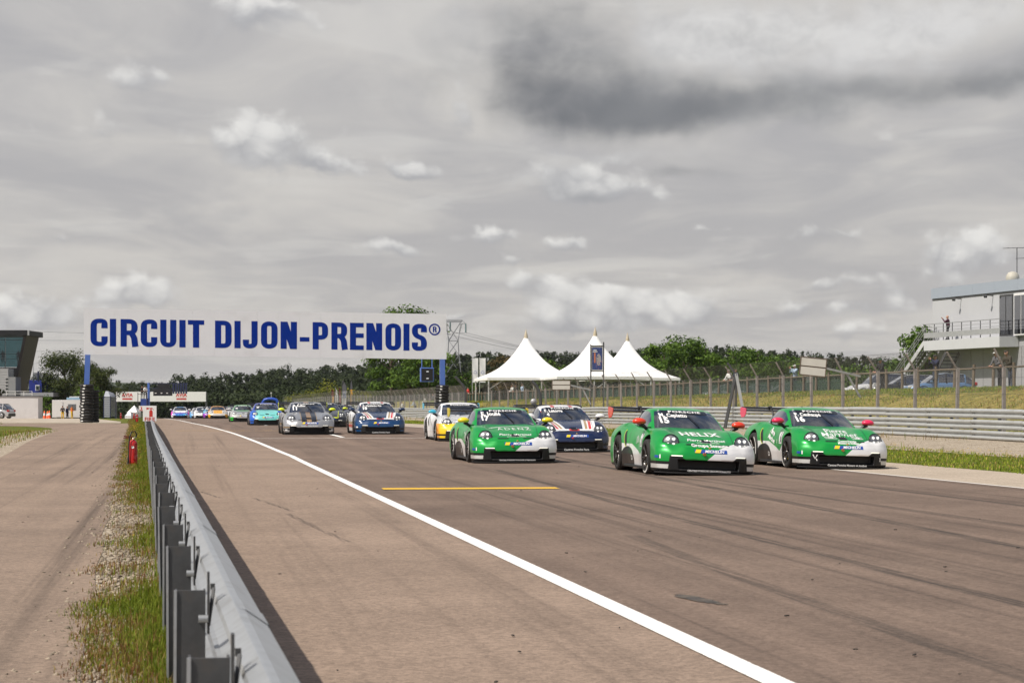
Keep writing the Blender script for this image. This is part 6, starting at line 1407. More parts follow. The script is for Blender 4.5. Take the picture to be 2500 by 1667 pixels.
# ------------------------------------------------------------------ buildings
CLAD = mat('pale grey cladding', (.47, .48, .505), .6, 0, .05, .7); FASC = mat('blue grey fascia', (.34, .385, .45), .45, .1, .05, 1); CONCW = mat('grey concrete wall', (.34, .34, .36), .85, 0, .15, 1.2, bumps=.2); SLAB = mat('white painted slab', (.52, .53, .55), .6, 0, .06, 1.5); DARKG = m_glass('dark window glass', (.16, .19, .21), .22); RAILM = mat('galvanised railing', (.36, .37, .38), .45, .5); KICK = mat('galvanised kickboard', (.44, .45, .46), .5, .4, .25, 6); FRAMEW = mat('white window frame', (.72, .72, .72), .4)
def race_control():
    A = Vector((30.6, 149, 0)); d = Vector((.287, -.958, 0)).normalized(); nf = Vector((-d.y, d.x, 0)) * -1.0
    if nf.x > 0: nf = -nf
    g = zc(A.x, A.y) - .1; Ln = 24; zt = 9.72; zfl = 5.95
    root = thing('trackside_building', 'two storey pale grey building with a terrace, outside stairs and roof aerial', 'building', (A.x, A.y, g)); P = lambda t, z, o=0: d * t + nf * o + Vector((0, 0, z - g))
    def slab(name, t0, t1, z0, z1, o0, o1, m, par=root):
        vs = [P(t, z, o) for t in (t0, t1) for o in (o0, o1) for z in (z0, z1)]
        return obj(name, MB().add(vs, [(0, 1, 3, 2), (4, 6, 7, 5), (0, 4, 5, 1), (2, 3, 7, 6), (0, 2, 6, 4), (1, 5, 7, 3)]), m, par)
    slab('wall', 0, Ln, zfl - .05, zt - .75, -10, 0, CLAD); slab('ground_floor_wall', .3, Ln, g - 1, zfl - .05, -10, -.25, CONCW)
    for i in range(8): slab('fascia_panel', i * 3 - .06, i * 3 + 2.93, zt - .75, zt, -10.1, .10, FASC)
    for i in range(1, 14): slab('joint', i * 1.7, i * 1.7 + .03, g, zfl - .8, -.26, -.235, mat('dark joint', (.16, .16, .17), .8))
    slab('gutter_line', 0, Ln, zt - .85, zt - .80, 0, .05, mat('dark drip edge', (.06, .06, .07), .5))
    # terrace slab, kickboard, railing
    t0, t1, ow = 1.0, 11.6, 1.25
    slab('terrace_slab', t0, t1, zfl - .78, zfl - .08, -.2, ow, SLAB); kb = slab('kickboard', t0, t1, zfl + .12, zfl + .50, ow - .04, ow - .01, KICK)
    rl = MB()
    for z in (zfl + 1.1, zfl + .85, zfl + .62): rl.bar(P(t0, z, ow - .06), P(t1, z, ow - .06), .05 if z > zfl + 1 else .03)
    ra = obj('railing', rl, RAILM, root)
    for i in range(9): t = t0 + .12 + (t1 - t0 - .2) * i / 8; obj('baluster', MB().bar(P(t, zfl - .1, ow - .09), P(t, zfl + 1.1, ow - .09), .05), mat('dark rail post', (.06, .06, .065), .5), ra)
    # glazed doors
    for i, (a, b, m) in enumerate([(9.6, 10.35, DARKG), (10.45, 11.2, DARKG), (11.5, 12.3, DARKG), (12.4, 13.3, DARKG), (13.6, 15, DARKG)]):
        w = slab('window', a - .07, b + .07, zfl, zt - .95, 0, .05, FRAMEW if i > 1 else GALVD); slab('pane', a, b, zfl + .1, zt - 1.1, .052, .07, m, w)
    for t in (4.2, 8.6): l = MB().bar(P(t, zt - .95, 0), P(t, zt - .92, .5), .06); l.box(P(t, zt - 1.02, .6), (.22, .2, .14), 0, Matrix.Rotation(.4, 3, 'X'), .03); obj('floodlight', l, mat('dark lamp housing', (.05, .05, .05), .5), root)
    # stairs down along the facade, away from the terrace
    n = 18; z1, z0 = zfl - .1, g + .35; run = 6.0
    st = thing('outside_stairs', 'pale outside stairs with tube railings climbing to the terrace', 'stairs', tuple(Vector((A.x, A.y, g)) + P(t0, g)), 0); Q = lambda t, z, o: P(t - 0, z, o) - P(t0, g)
    for i in range(n): q = (i + .5) / n; z = z1 + (z0 - z1) * q; t = t0 - run * q; vs = [Q(t + a, z + b, o) for a in (-.16, .16) for o in (.25, 1.2) for b in (0, .05)]; obj('step', MB().add(vs, [(0, 1, 3, 2), (4, 6, 7, 5), (0, 4, 5, 1), (2, 3, 7, 6), (0, 2, 6, 4), (1, 5, 7, 3)]), GALVD, st)
    for o in (.22, 1.23): obj('stringer', MB().bar(Q(t0, z1 - .1, o), Q(t0 - run, z0 - .1, o), .05, .32), SLAB, st); rr = MB(); [rr.bar(Q(t0, z1 + h, o), Q(t0 - run, z0 + h, o), .045) for h in (1.05, .8, .55)]; [rr.bar(Q(t0 - run * q, z1 + (z0 - z1) * q, o), Q(t0 - run * q, z1 + (z0 - z1) * q + 1.05, o), .045) for q in (0, .25, .5, .75, 1)]; obj('railing', rr, RAILM, st)
    s2 = thing('dark_stairs', 'dark steel stair flight hanging under the terrace', 'stairs', tuple(Vector((A.x, A.y, g)) + P(4.2, g)), 0); Q2 = lambda t, z, o: P(t, z, o) - P(4.2, g)
    for i in range(12): q = (i + .5) / 12; z = zfl - .95 + (g + .6 - zfl + .95) * q; t = 4.4 - 3.0 * q; obj('step', MB().add([Q2(t + a, z + b, o) for a in (-.15, .15) for o in (.3, 1.3) for b in (0, .05)], [(0, 1, 3, 2), (4, 6, 7, 5), (0, 4, 5, 1), (2, 3, 7, 6), (0, 2, 6, 4), (1, 5, 7, 3)]), NAVST, s2)
    for o in (.28, 1.33): obj('stringer', MB().bar(Q2(4.4, zfl - 1.0, o), Q2(1.4, g + .55, o), .06, .26), mat('dark stair steel', (.07, .07, .075), .5), s2)
    ae = thing('roof_aerial', 'thin television aerial standing on the pale grey building', 'aerial', tuple(Vector((A.x, A.y, g)) + P(9.7, zt, -1.2))); z = 2.3; ae_m = MB().tube([(0, 0, 0), (0, 0, z)], .03, 6); obj('mast', ae_m, GALVD, ae)
    ba = MB().bar((-.95, 0, z - .05), (.9, 0, z), .035); [ba.bar((x, -.2, z - .02), (x, .2, z - .02), .02) for x in (-.6, -.3, .1, .4, .7)]; ba.bar((-.1, 0, z - .75), (.5, 0, z - .72), .03); obj('boom', ba, GALVD, ae)
    dm = thing('roof_dome', 'weathered satellite dome on the pale grey building beside the aerial', 'dome', tuple(Vector((A.x, A.y, g)) + P(10.15, zt, -.6))); obj('shell', MB().lathe([(.42, 0), (.46, .12), (.44, .34), (.30, .54), (.12, .62), (0, .63)], 18), mat('stained dome plastic', (.44, .42, .36), .6, 0, .2, 5), dm)
    b = Vector((A.x, A.y, 0)) + d * 3.9 + nf * .9; person('person in plum sweater filming with a phone on the terrace', b.x, b.y, zfl - .08, math.pi - .3, PURP, BLACKC, 'film', None, None, 1.76, 'phone')
race_control()
def box_thing(name, label, cat, px0, px1, y0, y1, D, depth, m, rz=0):
    k = D / 5000; x0, x1 = at(px0, D), at(px1, D); zb = CAM_H + (988 - y1) * k; zt = CAM_H + (988 - y0) * k; root = thing(name, label, cat, ((x0 + x1) / 2, D + depth / 2, zb), rz); W, H = x1 - x0, zt - zb
    return root, W, H, k
# white concrete block
r_, W, H, k = box_thing('white_block', 'low white rendered wall block with a dark coping behind the parked car', 'wall', -30, 93, 968, 1027, 228, 2.2, WPAINT)
WREN = mat('white render', (.60, .58, .58), .85, 0, .08, .8, grime=((.42, .40, .38), .4)); obj('wall', MB().box((0, 0, H / 2), (W, 2.2, H)), WREN, r_); obj('coping', MB().box((0, 0, H + .04), (W + .15, 2.35, .10)), mat('dark coping', (.10, .10, .11), .7), r_)
# cabin
r_, W, H, k = box_thing('site_cabin', 'white site cabin with a door and dark windows', 'cabin', 127, 228, 976, 1019, 258, 2.6, WPAINT); CAB = mat('cabin white', (.62, .61, .60), .6, 0, .06, 1)
obj('wall', MB().box((0, 0, H / 2), (W, 2.6, H), 0, None, .03), CAB, r_); fr = lambda n, x, z, w, h, m, par, dy=.02: obj(n, MB().box((x, -1.3 - dy, z), (w, .04, h), 0, None, .006), m, par)
d_ = fr('door', -W * .32, H * .47, .85, H * .86, CAB, r_, .03); obj('handle', MB().box((-W * .32 + .34, -1.37, H * .48), (.08, .03, .03)), BLK, d_); w_ = fr('window', -W * .02, H * .60, 1.0, .75, mat('cabin frame', (.3, .3, .3), .5), r_); fr('pane', -W * .02, H * .60, .9, .65, DARKG, w_, .045); w_ = fr('window', W * .36, H * .58, .75, 1.0, mat('brown shutter', (.12, .075, .06), .7), r_)
# truck half hidden behind the tyres
def truck():
    D = 266; k = D / 5000; X = at(184, D); g = zc(X, D) + .01; root = thing('truck', 'white truck cab with dark windscreen behind the tyre stack', 'truck', (X, D, g)); TW = mat('truck white', (.68, .68, .69), .35, 0, .04, coat=.4)
    obj('cab', MB().box((0, 1.1, 1.75), (2.3, 2.2, 2.5), 0, None, .12), TW, root); obj('visor', MB().box((0, -.1, 2.86), (2.2, .3, .30), 0, None, .05), mat('pale blue visor', (.30, .46, .60), .4), root); obj('windshield', MB().box((0, -.02, 2.15), (2.05, .06, .85), 0, None, .03), DARKG, root); obj('grille', MB().box((0, -.03, 1.15), (1.5, .06, .7), 0, None, .03), BLKG, root)
    for s in (-1, 1): obj('headlight', MB().box((s * .85, -.03, .78), (.4, .06, .2), 0, None, .03), mat('lamp glass', (.6, .6, .6), .2), root); obj('mirror', MB().box((s * 1.28, -.1, 2.1), (.16, .12, .6), 0, None, .03), BLK, root); obj('wheel', MB().lathe([(0, -.15), (.3, -.15), (.48, -.12), (.5, 0), (.48, .12), (0, .12)], 20, 0, 'x', (s * 1.0, 1.2, .5)), RUB, root)
    obj('bumper', MB().box((0, -.05, .5), (2.35, .14, .35), 0, None, .05), BLK, root); obj('light_bar', MB().box((0, .4, 3.1), (1.7, .25, .12), 0, None, .03), mat('roof lamp bar', (.6, .6, .58), .4), root)
truck()
def screen(px, D, label):
    X = at(px, D); root = thing('mesh_screen', label, 'screen', (X, D, zc(X, D))); GREYM = mat('grey mesh panel', (.30, .32, .36), .5, .2, .1, 20)
    for x in (-.5, .12, .5): obj('post', MB().tube([(x, .0 if x < .3 else .8, 0), (x, .0 if x < .3 else .8, 2.2)], .04, 6), NAVST, root)
    for i in range(9): z = .25 + i * .21; obj('panel', MB().box((-.19, 0, z), (.60, .03, .19)), GREYM, root)
    obj('hood', MB().add([(-.5, 0, 2.1), (.12, 0, 2.1), (-.18, .5, 2.65), (-.42, .5, 2.65)], [(0, 1, 2, 3)]).add([(.12, 0, 2.1), (.5, .8, 2.1), (.3, .9, 2.45), (-.18, .5, 2.65)], [(0, 1, 2, 3)]), GREYM, root); obj('panel', MB().add([(.13, 0, .2), (.5, .8, .2), (.5, .8, 2.1), (.13, 0, 2.1)], [(0, 1, 2, 3)]), m_chain('screen mesh', .05, .008, (.3, .31, .33)), root)
screen(266, 196, 'tall grey slatted screen with an angled top at the end of the service road')
# control tower
def tower():
    D = 285; k = D / 5000; X = at(20, D); g = zc(X, D) - .3; Z = lambda y: CAM_H + (988 - y) * k - g; Wx = lambda px: at(px, D) - X; root = thing('control_tower', 'dark glazed control tower leaning outward under a flat black roof', 'building', (X, D, g)); DKM = mat('anthracite cladding', (.014, .015, .018), .55, 0, .1, 1, spec=.3); TG = m_glass('blue green tower glass', (.20, .34, .36), .0); L0 = -75
    obj('roof', MB().box(((Wx(L0) + Wx(78)) / 2, 2, Z(814)), (Wx(78) - Wx(L0), 9.5, 13 * k), 0, None, .05), DKM, root); obj('roof_edge', MB().box((Wx(79.5), -2.4, Z(814)), (3.0 * k, .6, 12.6 * k)), mat('pale roof edge', (.45, .46, .47), .5), root)
    sl = (70 - 38) / (968 - 820); ex = lambda y: 70 - (y - 820) * sl
    def quad(name, a0, a1, y0, y1, m, par, off=-2.5, th=.12):
        f = lambda px, y: Wx(min(px, ex(y) - 1)); vs = [(f(a0, y1), off, Z(y1)), (f(a1, y1), off, Z(y1)), (f(a1, y0), off, Z(y0)), (f(a0, y0), off, Z(y0))]; vs += [(x, off + th, z) for x, _, z in vs]
        return obj(name, MB().add(vs, [(0, 1, 2, 3), (7, 6, 5, 4), (0, 4, 5, 1), (1, 5, 6, 2), (2, 6, 7, 3), (3, 7, 4, 0)]), m, par)
    core = MB(); vs = [(Wx(L0), -2.3, Z(968)), (Wx(ex(968)), -2.3, Z(968)), (Wx(ex(821)), -2.3, Z(821)), (Wx(L0), -2.3, Z(821))]; vs += [(x, 5.5, z) for x, _, z in vs]; obj('room', core.add(vs, [(0, 4, 5, 1), (1, 5, 6, 2), (3, 7, 4, 0)]), mat('dim interior', (.03, .035, .04), .8), root)
    obj('edge_fin', MB().add([(Wx(ex(968) - 1), -2.6, Z(968)), (Wx(ex(968) + 5), -2.4, Z(968)), (Wx(ex(821) + 5), -2.4, Z(821)), (Wx(ex(821) - 1), -2.6, Z(821)), (Wx(ex(968) - 1), 5, Z(968)), (Wx(ex(968) + 5), 5, Z(968)), (Wx(ex(821) + 5), 5, Z(821)), (Wx(ex(821) - 1), 5, Z(821))], [(0, 1, 2, 3), (1, 5, 6, 2), (7, 6, 5, 4), (0, 3, 7, 4)]), mat('brown steel fin', (.05, .042, .042), .5, .2, .3, 3), root)
    for c in ((-75, -27), (-26, 23), (24, 70)):
        for (y0, y1) in ((821, 830), (831, 865), (866, 877), (878, 897)): quad('pane', c[0] + .3, c[1] - .2, y0, y1, TG, root)
    for y in (830.5, 865.5, 877.5): quad('mullion', L0, 80, y - .5, y + .5, DKM, root, -2.55, .1)
    for px in (-26.5, 23.5): quad('mullion', px - .5, px + .5, 821, 898, DKM, root, -2.56, .1)
    quad('lower_wall', L0, 80, 898, 968, DKM, root, -2.45)
    for px, t_, nm in ((50, BLACKC, 'person in dark clothes sitting behind the tower glass'), (12, GREYC, 'person in grey standing behind the tower glass')): person(nm, X + Wx(px), D - 1.2, g + Z(877) - .55, -1.5, t_, BLACKC, 'stand', HAIRD)
    an = thing('clad_annex', 'ribbed pale metal annex with a blue corner beside the control tower', 'building', (X, D - 7, g)); RIB = mat('ribbed pale metal', (.42, .43, .44), .45, .3, .1, 1); Dn = D - 7; kk = Dn / 5000; Zn = lambda y: CAM_H + (988 - y) * kk - g; Wn = lambda px: at(px, Dn) - X
    def bx(n, a, b, y0, y1, m, dep=3, oy=0): return obj(n, MB().box(((Wn(a) + Wn(b)) / 2, dep / 2 + oy, (Zn(y0) + Zn(y1)) / 2), (Wn(b) - Wn(a), dep, abs(Zn(y0) - Zn(y1)))), m, an)
    for i in range(17): bx('rib', -10, 20, 900 + i * 4, 903.4 + i * 4, RIB, 3, -.02 * (i % 2))
    bx('tank', 14, 38, 920, 968, mat('grey tank metal', (.26, .27, .28), .5, .4, .2, 2)); bx('roof', 50, 130, 958, 968, mat('grey roofing', (.25, .26, .28), .7), 4)
    bl = mat('deep blue panel', (.015, .03, .22), .45, 0, .08, 2); b_ = bx('blue_wall', 54, 85, 927, 960, bl, 3, 4); bx('blue_wall', 85, 112, 940, 960, bl, 3, 5); w_ = obj('window', MB().box((Wn(75), 3.95, Zn(946)), (10 * kk, .1, 14 * kk)), FRAMEW, an); obj('pane', MB().box((Wn(75), 3.88, Zn(946)), (7 * kk, .06, 10 * kk)), TG, w_)
    for i in range(5): bx('rib', 55, 80, 908 + i * 3.6, 911 + i * 3.6, RIB, 3, 6 - .03 * (i % 2)); bx('rib', 82, 118, 922 + i * 3.6, 925 + i * 3.6, RIB, 3, 8 - .03 * (i % 2))
    rl = MB(); y_ = -.4
    for y in (955, 961): rl.bar((Wn(18), y_, Zn(y)), (Wn(80), y_, Zn(y)), .05)
    for px in (18, 39, 60, 80): rl.bar((Wn(px), y_, Zn(968)), (Wn(px), y_, Zn(955)), .06)
    obj('railing', rl, WPAINT, an); bx('flue', 79, 81.5, 905, 930, NAVST, .4, 3)
    for px, yt in ((81.5, 845), (114, 858)): o = thing('radio_mast', 'hair thin radio mast %s' % ('beside the control tower' if px < 100 else 'in front of the dark pines'), 'mast', (at(px, D + 6), D + 6, g)); obj('pole', MB().tube([(0, 0, 0), (0, 0, CAM_H + (988 - yt) * (D + 6) / 5000 - g)], [.05, .02], 5), STEEL, o); obj('footing', MB().box((0, 0, .1), (.4, .4, .3)), CPOST, o)
tower()
# ------------------------------------------------------------------ parked road cars (x forward)
def road_car(label, px, D, yaw, paint, kindc='hatch', z=None):
    X = at(px, D); g = zc(X, D) + .01; root = thing('parked_car', label, 'car', (X, D, g), yaw)
    if kindc == 'suv': Ls, hb, ht, top = 4.45, .98, 1.64, [(1.0, .98), (.45, 1.56), (-.2, 1.64), (-1.5, 1.60), (-2.05, 1.05)]
    elif kindc == 'wagon': Ls, hb, ht, top = 4.6, .90, 1.45, [(1.0, .90), (.25, 1.38), (-.3, 1.45), (-1.7, 1.40), (-2.15, .98)]
    else: Ls, hb, ht, top = 4.0, .90, 1.46, [(.95, .90), (.3, 1.38), (-.2, 1.46), (-1.3, 1.40), (-1.85, .98)]
    f, r = Ls / 2, -Ls / 2; deck = [(f, .55), (f - .12, .70), (f - .45, hb - .10), (1.0, hb), (0, hb + .02), (-1.2, hb + .04), (r + .1, hb), (r, .75), (r, .45)]
    P = []
    for i, (x, zt_) in enumerate(deck):
        w = .86 * (1 - .16 * max(0, (abs(x) - f + .55) / .55) ** 2); P.append([(x, s * w * c, zz) for s, c, zz in ((-1, .96, .22), (-1, 1, .42), (-1, 1, max(.5, zt_ - .14)), (-1, .93, zt_ - .02), (-1, .5, zt_ + .02), (1, .5, zt_ + .02), (1, .93, zt_ - .02), (1, 1, max(.5, zt_ - .14)), (1, 1, .42), (1, .96, .22))])
    m = MB().grid(P)
    for row in (P[0], P[-1]): m.add(row, [tuple(range(10))])
    bd = obj('body', m, paint, root)
    G = []
    for x, zt_ in top:
        q = (zt_ - hb) / (ht - hb); w1 = .80; w2 = .80 - .17 * q; G.append([(x, -w1, hb - .03), (x, -(w1 + w2) / 2 - .02, hb + (zt_ - hb) * .5), (x, -w2, zt_ - .03 * q), (x, -w2 * .6, zt_), (x, w2 * .6, zt_), (x, w2, zt_ - .03 * q), (x, (w1 + w2) / 2 + .02, hb + (zt_ - hb) * .5), (x, w1, hb - .03)])
    gl = MB().grid(G); obj('windows', gl, SGLASS_D, root)
    obj('roof', MB().grid([[(x, y, z_ + .012) for (x, y, z_) in row[2:6]] for row in G[1:-1]]), paint, root)
    for s in (-1, 1):
        for i in (1, 2, 3): a, b = Vector(G[i][7 if s > 0 else 0]), Vector(G[i][5 if s > 0 else 2]); mm = Vector(G[i][6 if s > 0 else 1]); obj('pillar', MB().bar(a + Vector((0, s * .012, 0)), mm + Vector((0, s * .012, 0)), .07, .03).bar(mm + Vector((0, s * .012, 0)), b + Vector((0, s * .012, 0)), .07, .03), paint if i != 2 else BLK, root)
        for x in (f - .85, r + .80):
            w = obj('wheel', MB().lathe([(.0, .10), (.2, .10), (.21, -.11), (.30, -.11), (.325, -.06), (.325, .06), (.30, .11), (0, .11)], 24, 0, 'y', (x, s * .77, .325)), RUB, root); obj('rim', MB().lathe([(0, .0), (.19, .01), (.205, 0)], 20, 0, 'y', (x, s * .885, .325)), mat('alloy rim', (.36, .36, .37), .35, .7, .2, 12), w); obj('arch', MB().lathe([(.355, 0), (.40, 0)], 20, 0, 'y', (x, s * .868, .34), frac=.5), BLK, root)
        obj('headlight', MB().box((f - .17, s * .60, .68), (.26, .34, .15), 0, None, .05), mat('clear lamp', (.62, .62, .62), .15), root); obj('tail_light', MB().box((r + .10, s * .66, .85), (.24, .30, .2), 0, None, .05), mat('red lamp glass', (.35, .012, .012), .2), root); obj('mirror', MB().box((.72, s * .96, .98), (.14, .2, .13), 0, None, .05), paint, root)
    obj('bumper', MB().box((f - .05, 0, .38), (.2, 1.5, .22), 0, None, .06).box((r + .05, 0, .40), (.2, 1.5, .28), 0, None, .06), BLK, root); return root
SGLASS_D = m_glass('privacy glass', (.06, .065, .07), .16); cp = lambda n, c: mat('car paint ' + n, c, .3, .2, .04, 3, coat=.7)
road_car('silver sport utility car seen from the rear beside the white block', -16, 222, math.pi - .25, cp('silver', (.46, .46, .47)), 'suv')
road_car('light blue hatchback parked under the terrace', 2292, 117, math.pi + .1, cp('light blue', (.10, .19, .34))); road_car('dark estate car parked behind the log fence', 2213, 121, math.pi + .05, cp('black', (.015, .016, .018)), 'wagon'); road_car('white sport utility car parked behind the dark estate', 2150, 127, math.pi + .15, cp('white', (.62, .62, .62)), 'suv')
road_car('silver hatchback parked beyond the green netting near the fence brace', 1772, 162, math.pi + .1, cp('silver', (.46, .46, .47))); road_car('pale grey hatchback parked beyond the green netting beside the silver one', 1842, 166, math.pi + .1, cp('pale grey', (.36, .37, .38))); road_car('grey estate parked beyond the green netting under the blank board', 1912, 160, math.pi + .1, cp('mid grey', (.14, .15, .16)), 'wagon')
# ------------------------------------------------------------------ grass, weeds, pebbles
def blademat(name, cs):
    m, t, b = newmat(name); c = t.attr('tint'); t.link(c, b.inputs['Base Color']); b.inputs['Roughness'].default_value = .75; b.inputs['Specular IOR Level'].default_value = .2
    tl = t.n('ShaderNodeBsdfTranslucent'); t.link(c, tl.inputs[0]); mx = t.n('ShaderNodeMixShader'); mx.inputs[0].default_value = .3; t.nt.links.new(b.outputs[0], mx.inputs[1]); t.nt.links.new(tl.outputs[0], mx.inputs[2]); t.nt.links.new(mx.outputs[0], t.nt.nodes['Material Output'].inputs[0]); return m
GRASSM = blademat('grass blades', None)
def blades(name, P, h, w, col, rng, lean=.5):
    n = len(P); a = rng.random(n) * 6.283; d = np.stack([np.cos(a), np.sin(a), 0 * a], 1); s = np.stack([-np.sin(a), np.cos(a), 0 * a], 1) * (w / 2)[:, None]; l = (rng.random(n) ** 1.3 * lean)[:, None]; h = h[:, None]; up = np.array((0, 0, 1.0))
    m = P + up * h * .55 + d * h * l * .35; tp = P + up * h * (1 - l * .35) + d * h * l; V = np.stack([P - s, P + s, m + s * .8, m - s * .8, tp], 1).reshape(-1, 3); i = np.arange(n) * 5
    me = fast(name, V, np.stack([i, i + 1, i + 2, i + 3], 1), np.stack([i + 3, i + 2, i + 4], 1), tint=np.repeat(col, 5, 0)); return me
def zv(X, Y):
    i = np.clip(np.searchsorted(YS, Y), 1, len(YS) - 1); ya, yb = YS[i - 1], YS[i]; w = (Y - ya) / (yb - ya)
    return gz(X + SLP * (Y - ya), ya) * (1 - w) + gz(X - SLP * (yb - Y), yb) * w
def fbm2(X, Y, s, seed):
    r = np.random.default_rng(seed); out = 0
    for k in range(4):
        f = s * 2 ** k; th = r.random() * 6.28; ph = r.random(2) * 6.28; out = out + (np.sin(X * f * math.cos(th) + Y * f * math.sin(th) + ph[0] + 1.7 * np.sin(Y * f * .7 + ph[1])) ) / 2 ** k
    return out / 1.9 * .5 + .5
G1, G2, DRY1, DRY2, RUST = map(np.array, [(.085, .135, .010), (.22, .255, .025), (.36, .27, .09), (.25, .185, .055), (.20, .095, .04)])
def tuftcols(dry, rng, rust=0):
    n = len(dry); g = G1 + (G2 - G1) * rng.random((n, 1)); d = np.where(rng.random((n, 1)) < rust, RUST, DRY1 + (DRY2 - DRY1) * rng.random((n, 1))); return np.where(rng.random((n, 1)) < dry[:, None], d, g)
def near_verge():
    rng = np.random.default_rng(4); n = 120000; u = rng.random(n); Y = 5.0 * (190 / 5.0) ** u; v = rng.random(n); x0 = np.array([STRIP(y) + wob(y) for y in Y]) - .18 * Y; x1 = BX(Y) - .02; X = x0 + (x1 - x0) * v - .03 - .10 * rng.random(n) ** 3 * (v < .3)
    bare = np.interp(Y, [5, 9.5, 10.5, 13.5, 15.5, 24.5, 27, 31, 34, 40, 200], [.45, .60, .10, .08, .80, .90, .66, .35, .40, .08, .0]) + (.5 - v) * .55; keep = rng.random(n) > np.clip(bare + (fbm2(X, Y, 2.2, 3) - .5) * 1.0, 0, .97); X, Y, v = X[keep], Y[keep], v[keep]
    dry = np.clip(np.interp(Y, [5, 9, 11, 16, 24, 31, 35, 200], [.75, .70, .22, .38, .5, .55, .3, .3]) + (.45 - v) * .9 + (fbm2(X, Y, 1.4, 9) - .5) * .7, .03, 1); z = zv(X, Y); near = np.interp(Y, [5, 30, 190], [1, 1.5, 4.5])
    h = rng.uniform(.025, .10, len(X)) * (1 - .3 * dry) * np.interp(Y, [5, 40, 190], [1, 1.4, 2.4]) * (.6 + .9 * v); w = rng.uniform(.003, .0065, len(X)) * near
    kind(obj('verge_grass', blades('verge_grass', np.stack([X, Y, z], 1), h, w, tuftcols(dry, rng, .5), rng, .9), GRASSM), 'stuff')
    # pebbles
    n = 15000; Y = 5 * (60 / 5.) ** rng.random(n); v = rng.random(n) ** .8; x0 = np.array([STRIP(y) + wob(y) for y in Y]) - .18 * Y; X = x0 + (BX(Y) - x0) * v - .06 * (rng.random(n) < .2) * rng.random(n) * 6; z = zv(X, Y) + .008; s = rng.uniform(.005, .021, n) * np.interp(Y, [5, 20, 60], [.8, 1.1, 2.0])
    O = np.array([(1, 0, 0), (-1, 0, 0), (0, 1, 0), (0, -1, 0), (0, 0, .7), (0, 0, -.5)]); V = (np.stack([X, Y, z], 1)[:, None] + O[None] * (s[:, None] * rng.uniform(.6, 1.4, (n, 3)))[:, None] + rng.normal(size=(n, 6, 3)) * s[:, None, None] * .18).reshape(-1, 3); f = np.array([(0, 2, 4), (2, 1, 4), (1, 3, 4), (3, 0, 4), (2, 0, 5), (1, 2, 5), (3, 1, 5), (0, 3, 5)]); F = (np.arange(n)[:, None, None] * 6 + f[None]).reshape(-1, 3); c = np.array((.42, .35, .27)) * rng.uniform(.45, 1.25, (n, 1))
    PB = blademat('pebble', None); kind(obj('pebbles', fast('pebbles', V, None, F, tint=np.repeat(c, 6, 0)), PB), 'stuff')
    # small yellow flowers
    n = 420; Y = rng.uniform(11, 100, n) ; v = rng.random(n); X = np.array([STRIP(y) for y in Y]) - .18 * Y + (.303 - np.array([STRIP(y) for y in Y])) * v; keep = rng.random(n) < np.interp(Y, [11, 40, 45, 100], [.12, .12, 1, 1]); X, Y = X[keep], Y[keep]; flowers('verge_flowers', X, Y, zv(X, Y) + rng.uniform(.09, .22, len(X)), rng.uniform(.010, .02, len(X)) * np.interp(Y, [11, 100], [.8, 2]), rng)
FLOW = blademat('yellow petals', None)
def flowers(name, X, Y, Z, s, rng):
    n = len(X); V = []; P = np.stack([X, Y, Z], 1); k = 6; an = np.arange(k) * 6.283 / k; ring = np.stack([np.cos(an), np.sin(an), 0 * an + .25], 1); V = np.concatenate([P[:, None], P[:, None] + ring[None] * s[:, None, None]], 1).reshape(-1, 3); f = np.array([(0, 1 + i, 1 + (i + 1) % k) for i in range(k)]); F = (np.arange(n)[:, None, None] * (k + 1) + f[None]).reshape(-1, 3); c = np.array((.75, .50, .02)) * rng.uniform(.8, 1.1, (n, 1)); kind(obj(name, fast(name, V, None, F, tint=np.repeat(c, k + 1, 0)), FLOW), 'stuff')
near_verge()
def field(name, n, y0, y1, l0, l1, hh, ww, dryf, seed, rust=0, dens=None, gain=1.0):
    rng = np.random.default_rng(seed); Y = y0 * (y1 / y0) ** rng.random(n); v = rng.random(n); L = np.array([l0(y) for y in Y]) * (1 - v) + np.array([l1(y) for y in Y]) * v; X = L - SLP * Y
    if dens is not None: k = rng.random(n) < dens(X, Y, v); X, Y, v = X[k], Y[k], v[k]
    dry = np.clip(dryf(X, Y, v), 0.02, .98); sc = np.interp(Y, [30, 250], [1, 3.0]); kind(obj(name, blades(name, np.stack([X, Y, zv(X, Y)], 1), rng.uniform(hh[0], hh[1], len(X)) * sc ** .5, rng.uniform(*ww, len(X)) * sc, tuftcols(dry, rng, rust) * gain, rng, 1.0), GRASSM), 'stuff')
field('bank_grass', 60000, 45, 240, lambda y: LA(y) + 1.3, lambda y: LA(y) + 11.6, (.04, .13), (.012, .03), lambda X, Y, v: .50 - .60 * np.clip((v - .72) * 5, 0, 1) + (fbm2(X, Y, .5, 5) - .5) * .9, 31, .08, gain=1.25)
field('runoff_grass', 45000, 26, 230, lambda y: 15.6 + bend(y) * .9 + .15 * math.sin(y * 1.3), lambda y: 20.6 + bend(y) * .9, (.03, .085), (.008, .018), lambda X, Y, v: .18 + (fbm2(X, Y, .6, 8) - .5) * .6, 32, gain=1.45)
field('gravel_weeds', 7000, 40, 200, lambda y: 19.6, lambda y: LA(y) - .1, (.06, .26), (.008, .018), lambda X, Y, v: .5 + 0 * v, 33, .2, lambda X, Y, v: np.clip((fbm2(X, Y, .9, 12) - .72) * 4, 0, .9) + np.clip(.10 - v, 0, .1) * 6)
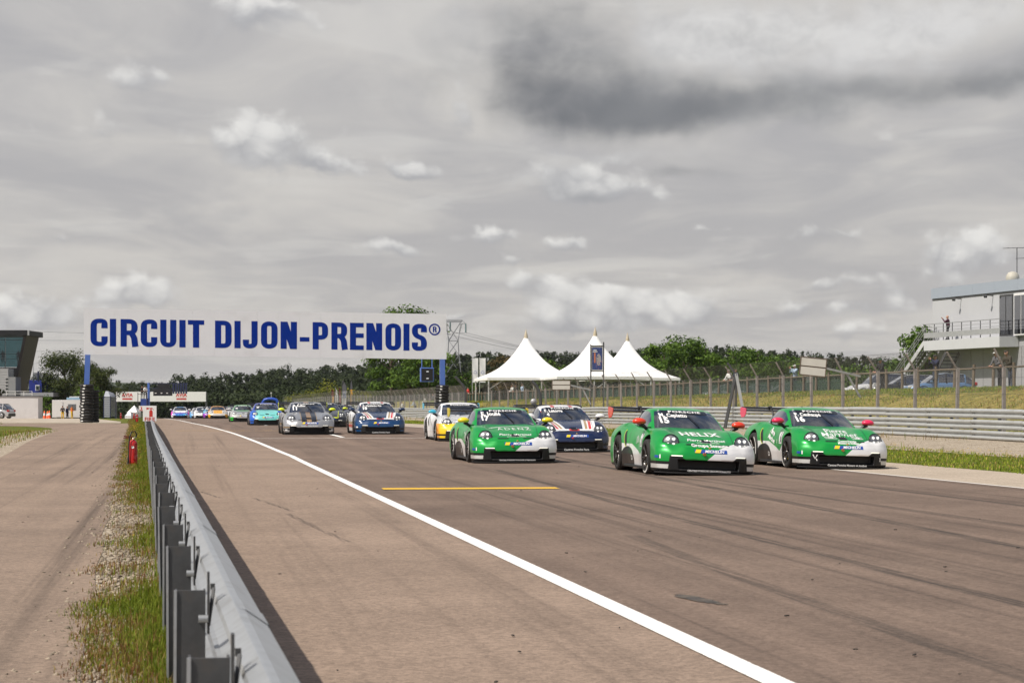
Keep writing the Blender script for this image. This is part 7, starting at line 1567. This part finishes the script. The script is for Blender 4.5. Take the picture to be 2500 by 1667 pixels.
field('infield_grass', 40000, 30, 200, lambda y: -5.2 - 15 * min(1, y / 60), lambda y: -5.0 - max(0, y - 86) * .16, (.05, .16), (.008, .02), lambda X, Y, v: .35 + (fbm2(X, Y, .5, 15) - .5) * .9, 34, .1, lambda X, Y, v: ((Y < 84) | (Y > 118)) * ((Y < 128)) * 1.0)
def more_flowers():
    rng = np.random.default_rng(40); n = 5000; Y = rng.uniform(34, 150, n); L = 15.8 + 4.6 * rng.random(n) ** .6; X = L - SLP * Y; k = fbm2(X, Y, .5, 20) > .50; X, Y = X[k], Y[k]; flowers('runoff_flowers', X, Y, zv(X, Y) + rng.uniform(.07, .15, len(X)), rng.uniform(.014, .03, len(X)), rng)
more_flowers()
def debris():
    rng = np.random.default_rng(44); cl = mat('rubber crumb', (.03, .026, .022), .8); me = MB().box((0, 0, 0), (.05, .02, .012), 0, None, .004).mesh('rubber_crumbs'); V = []; F = []; o = 0; b = [tuple(v.co) for v in me.vertices]; fs = [tuple(p.vertices) for p in me.polygons]; m = MB()
    for i in range(170):
        Y = 7 * 12 ** rng.random(); L = rng.uniform(-3.5, 12); X = L - SLP * Y
        if abs(X - BX(Y)) < 1.0 and X < BX(Y) + .1: continue
        c, s = math.cos(i), math.sin(i); k = rng.uniform(.2, .7); z = zc(X, Y) + .018; m.add([(X + (c * x - s * y) * k, Y + (s * x + c * y) * k, z + q * k) for x, y, q in b], fs)
    kind(obj('rubber_crumbs', m, cl), 'stuff')
debris()
# ------------------------------------------------------------------ the air between here and the far woods
def haze():
    m = bpy.data.materials.new('thin haze'); m.use_nodes = True; nt = m.node_tree; nt.nodes.clear(); v = nt.nodes.new('ShaderNodeVolumePrincipled'); v.inputs['Color'].default_value = (.86, .90, .96, 1); v.inputs['Density'].default_value = HAZE; v.inputs['Anisotropy'].default_value = .2
    o = nt.nodes.new('ShaderNodeOutputMaterial'); nt.links.new(v.outputs[0], o.inputs['Volume'])
    kind(obj('haze', MB().box((0, 4300, 35), (21000, 8700, 100)), m), 'stuff')
HAZE = 4e-5
haze()
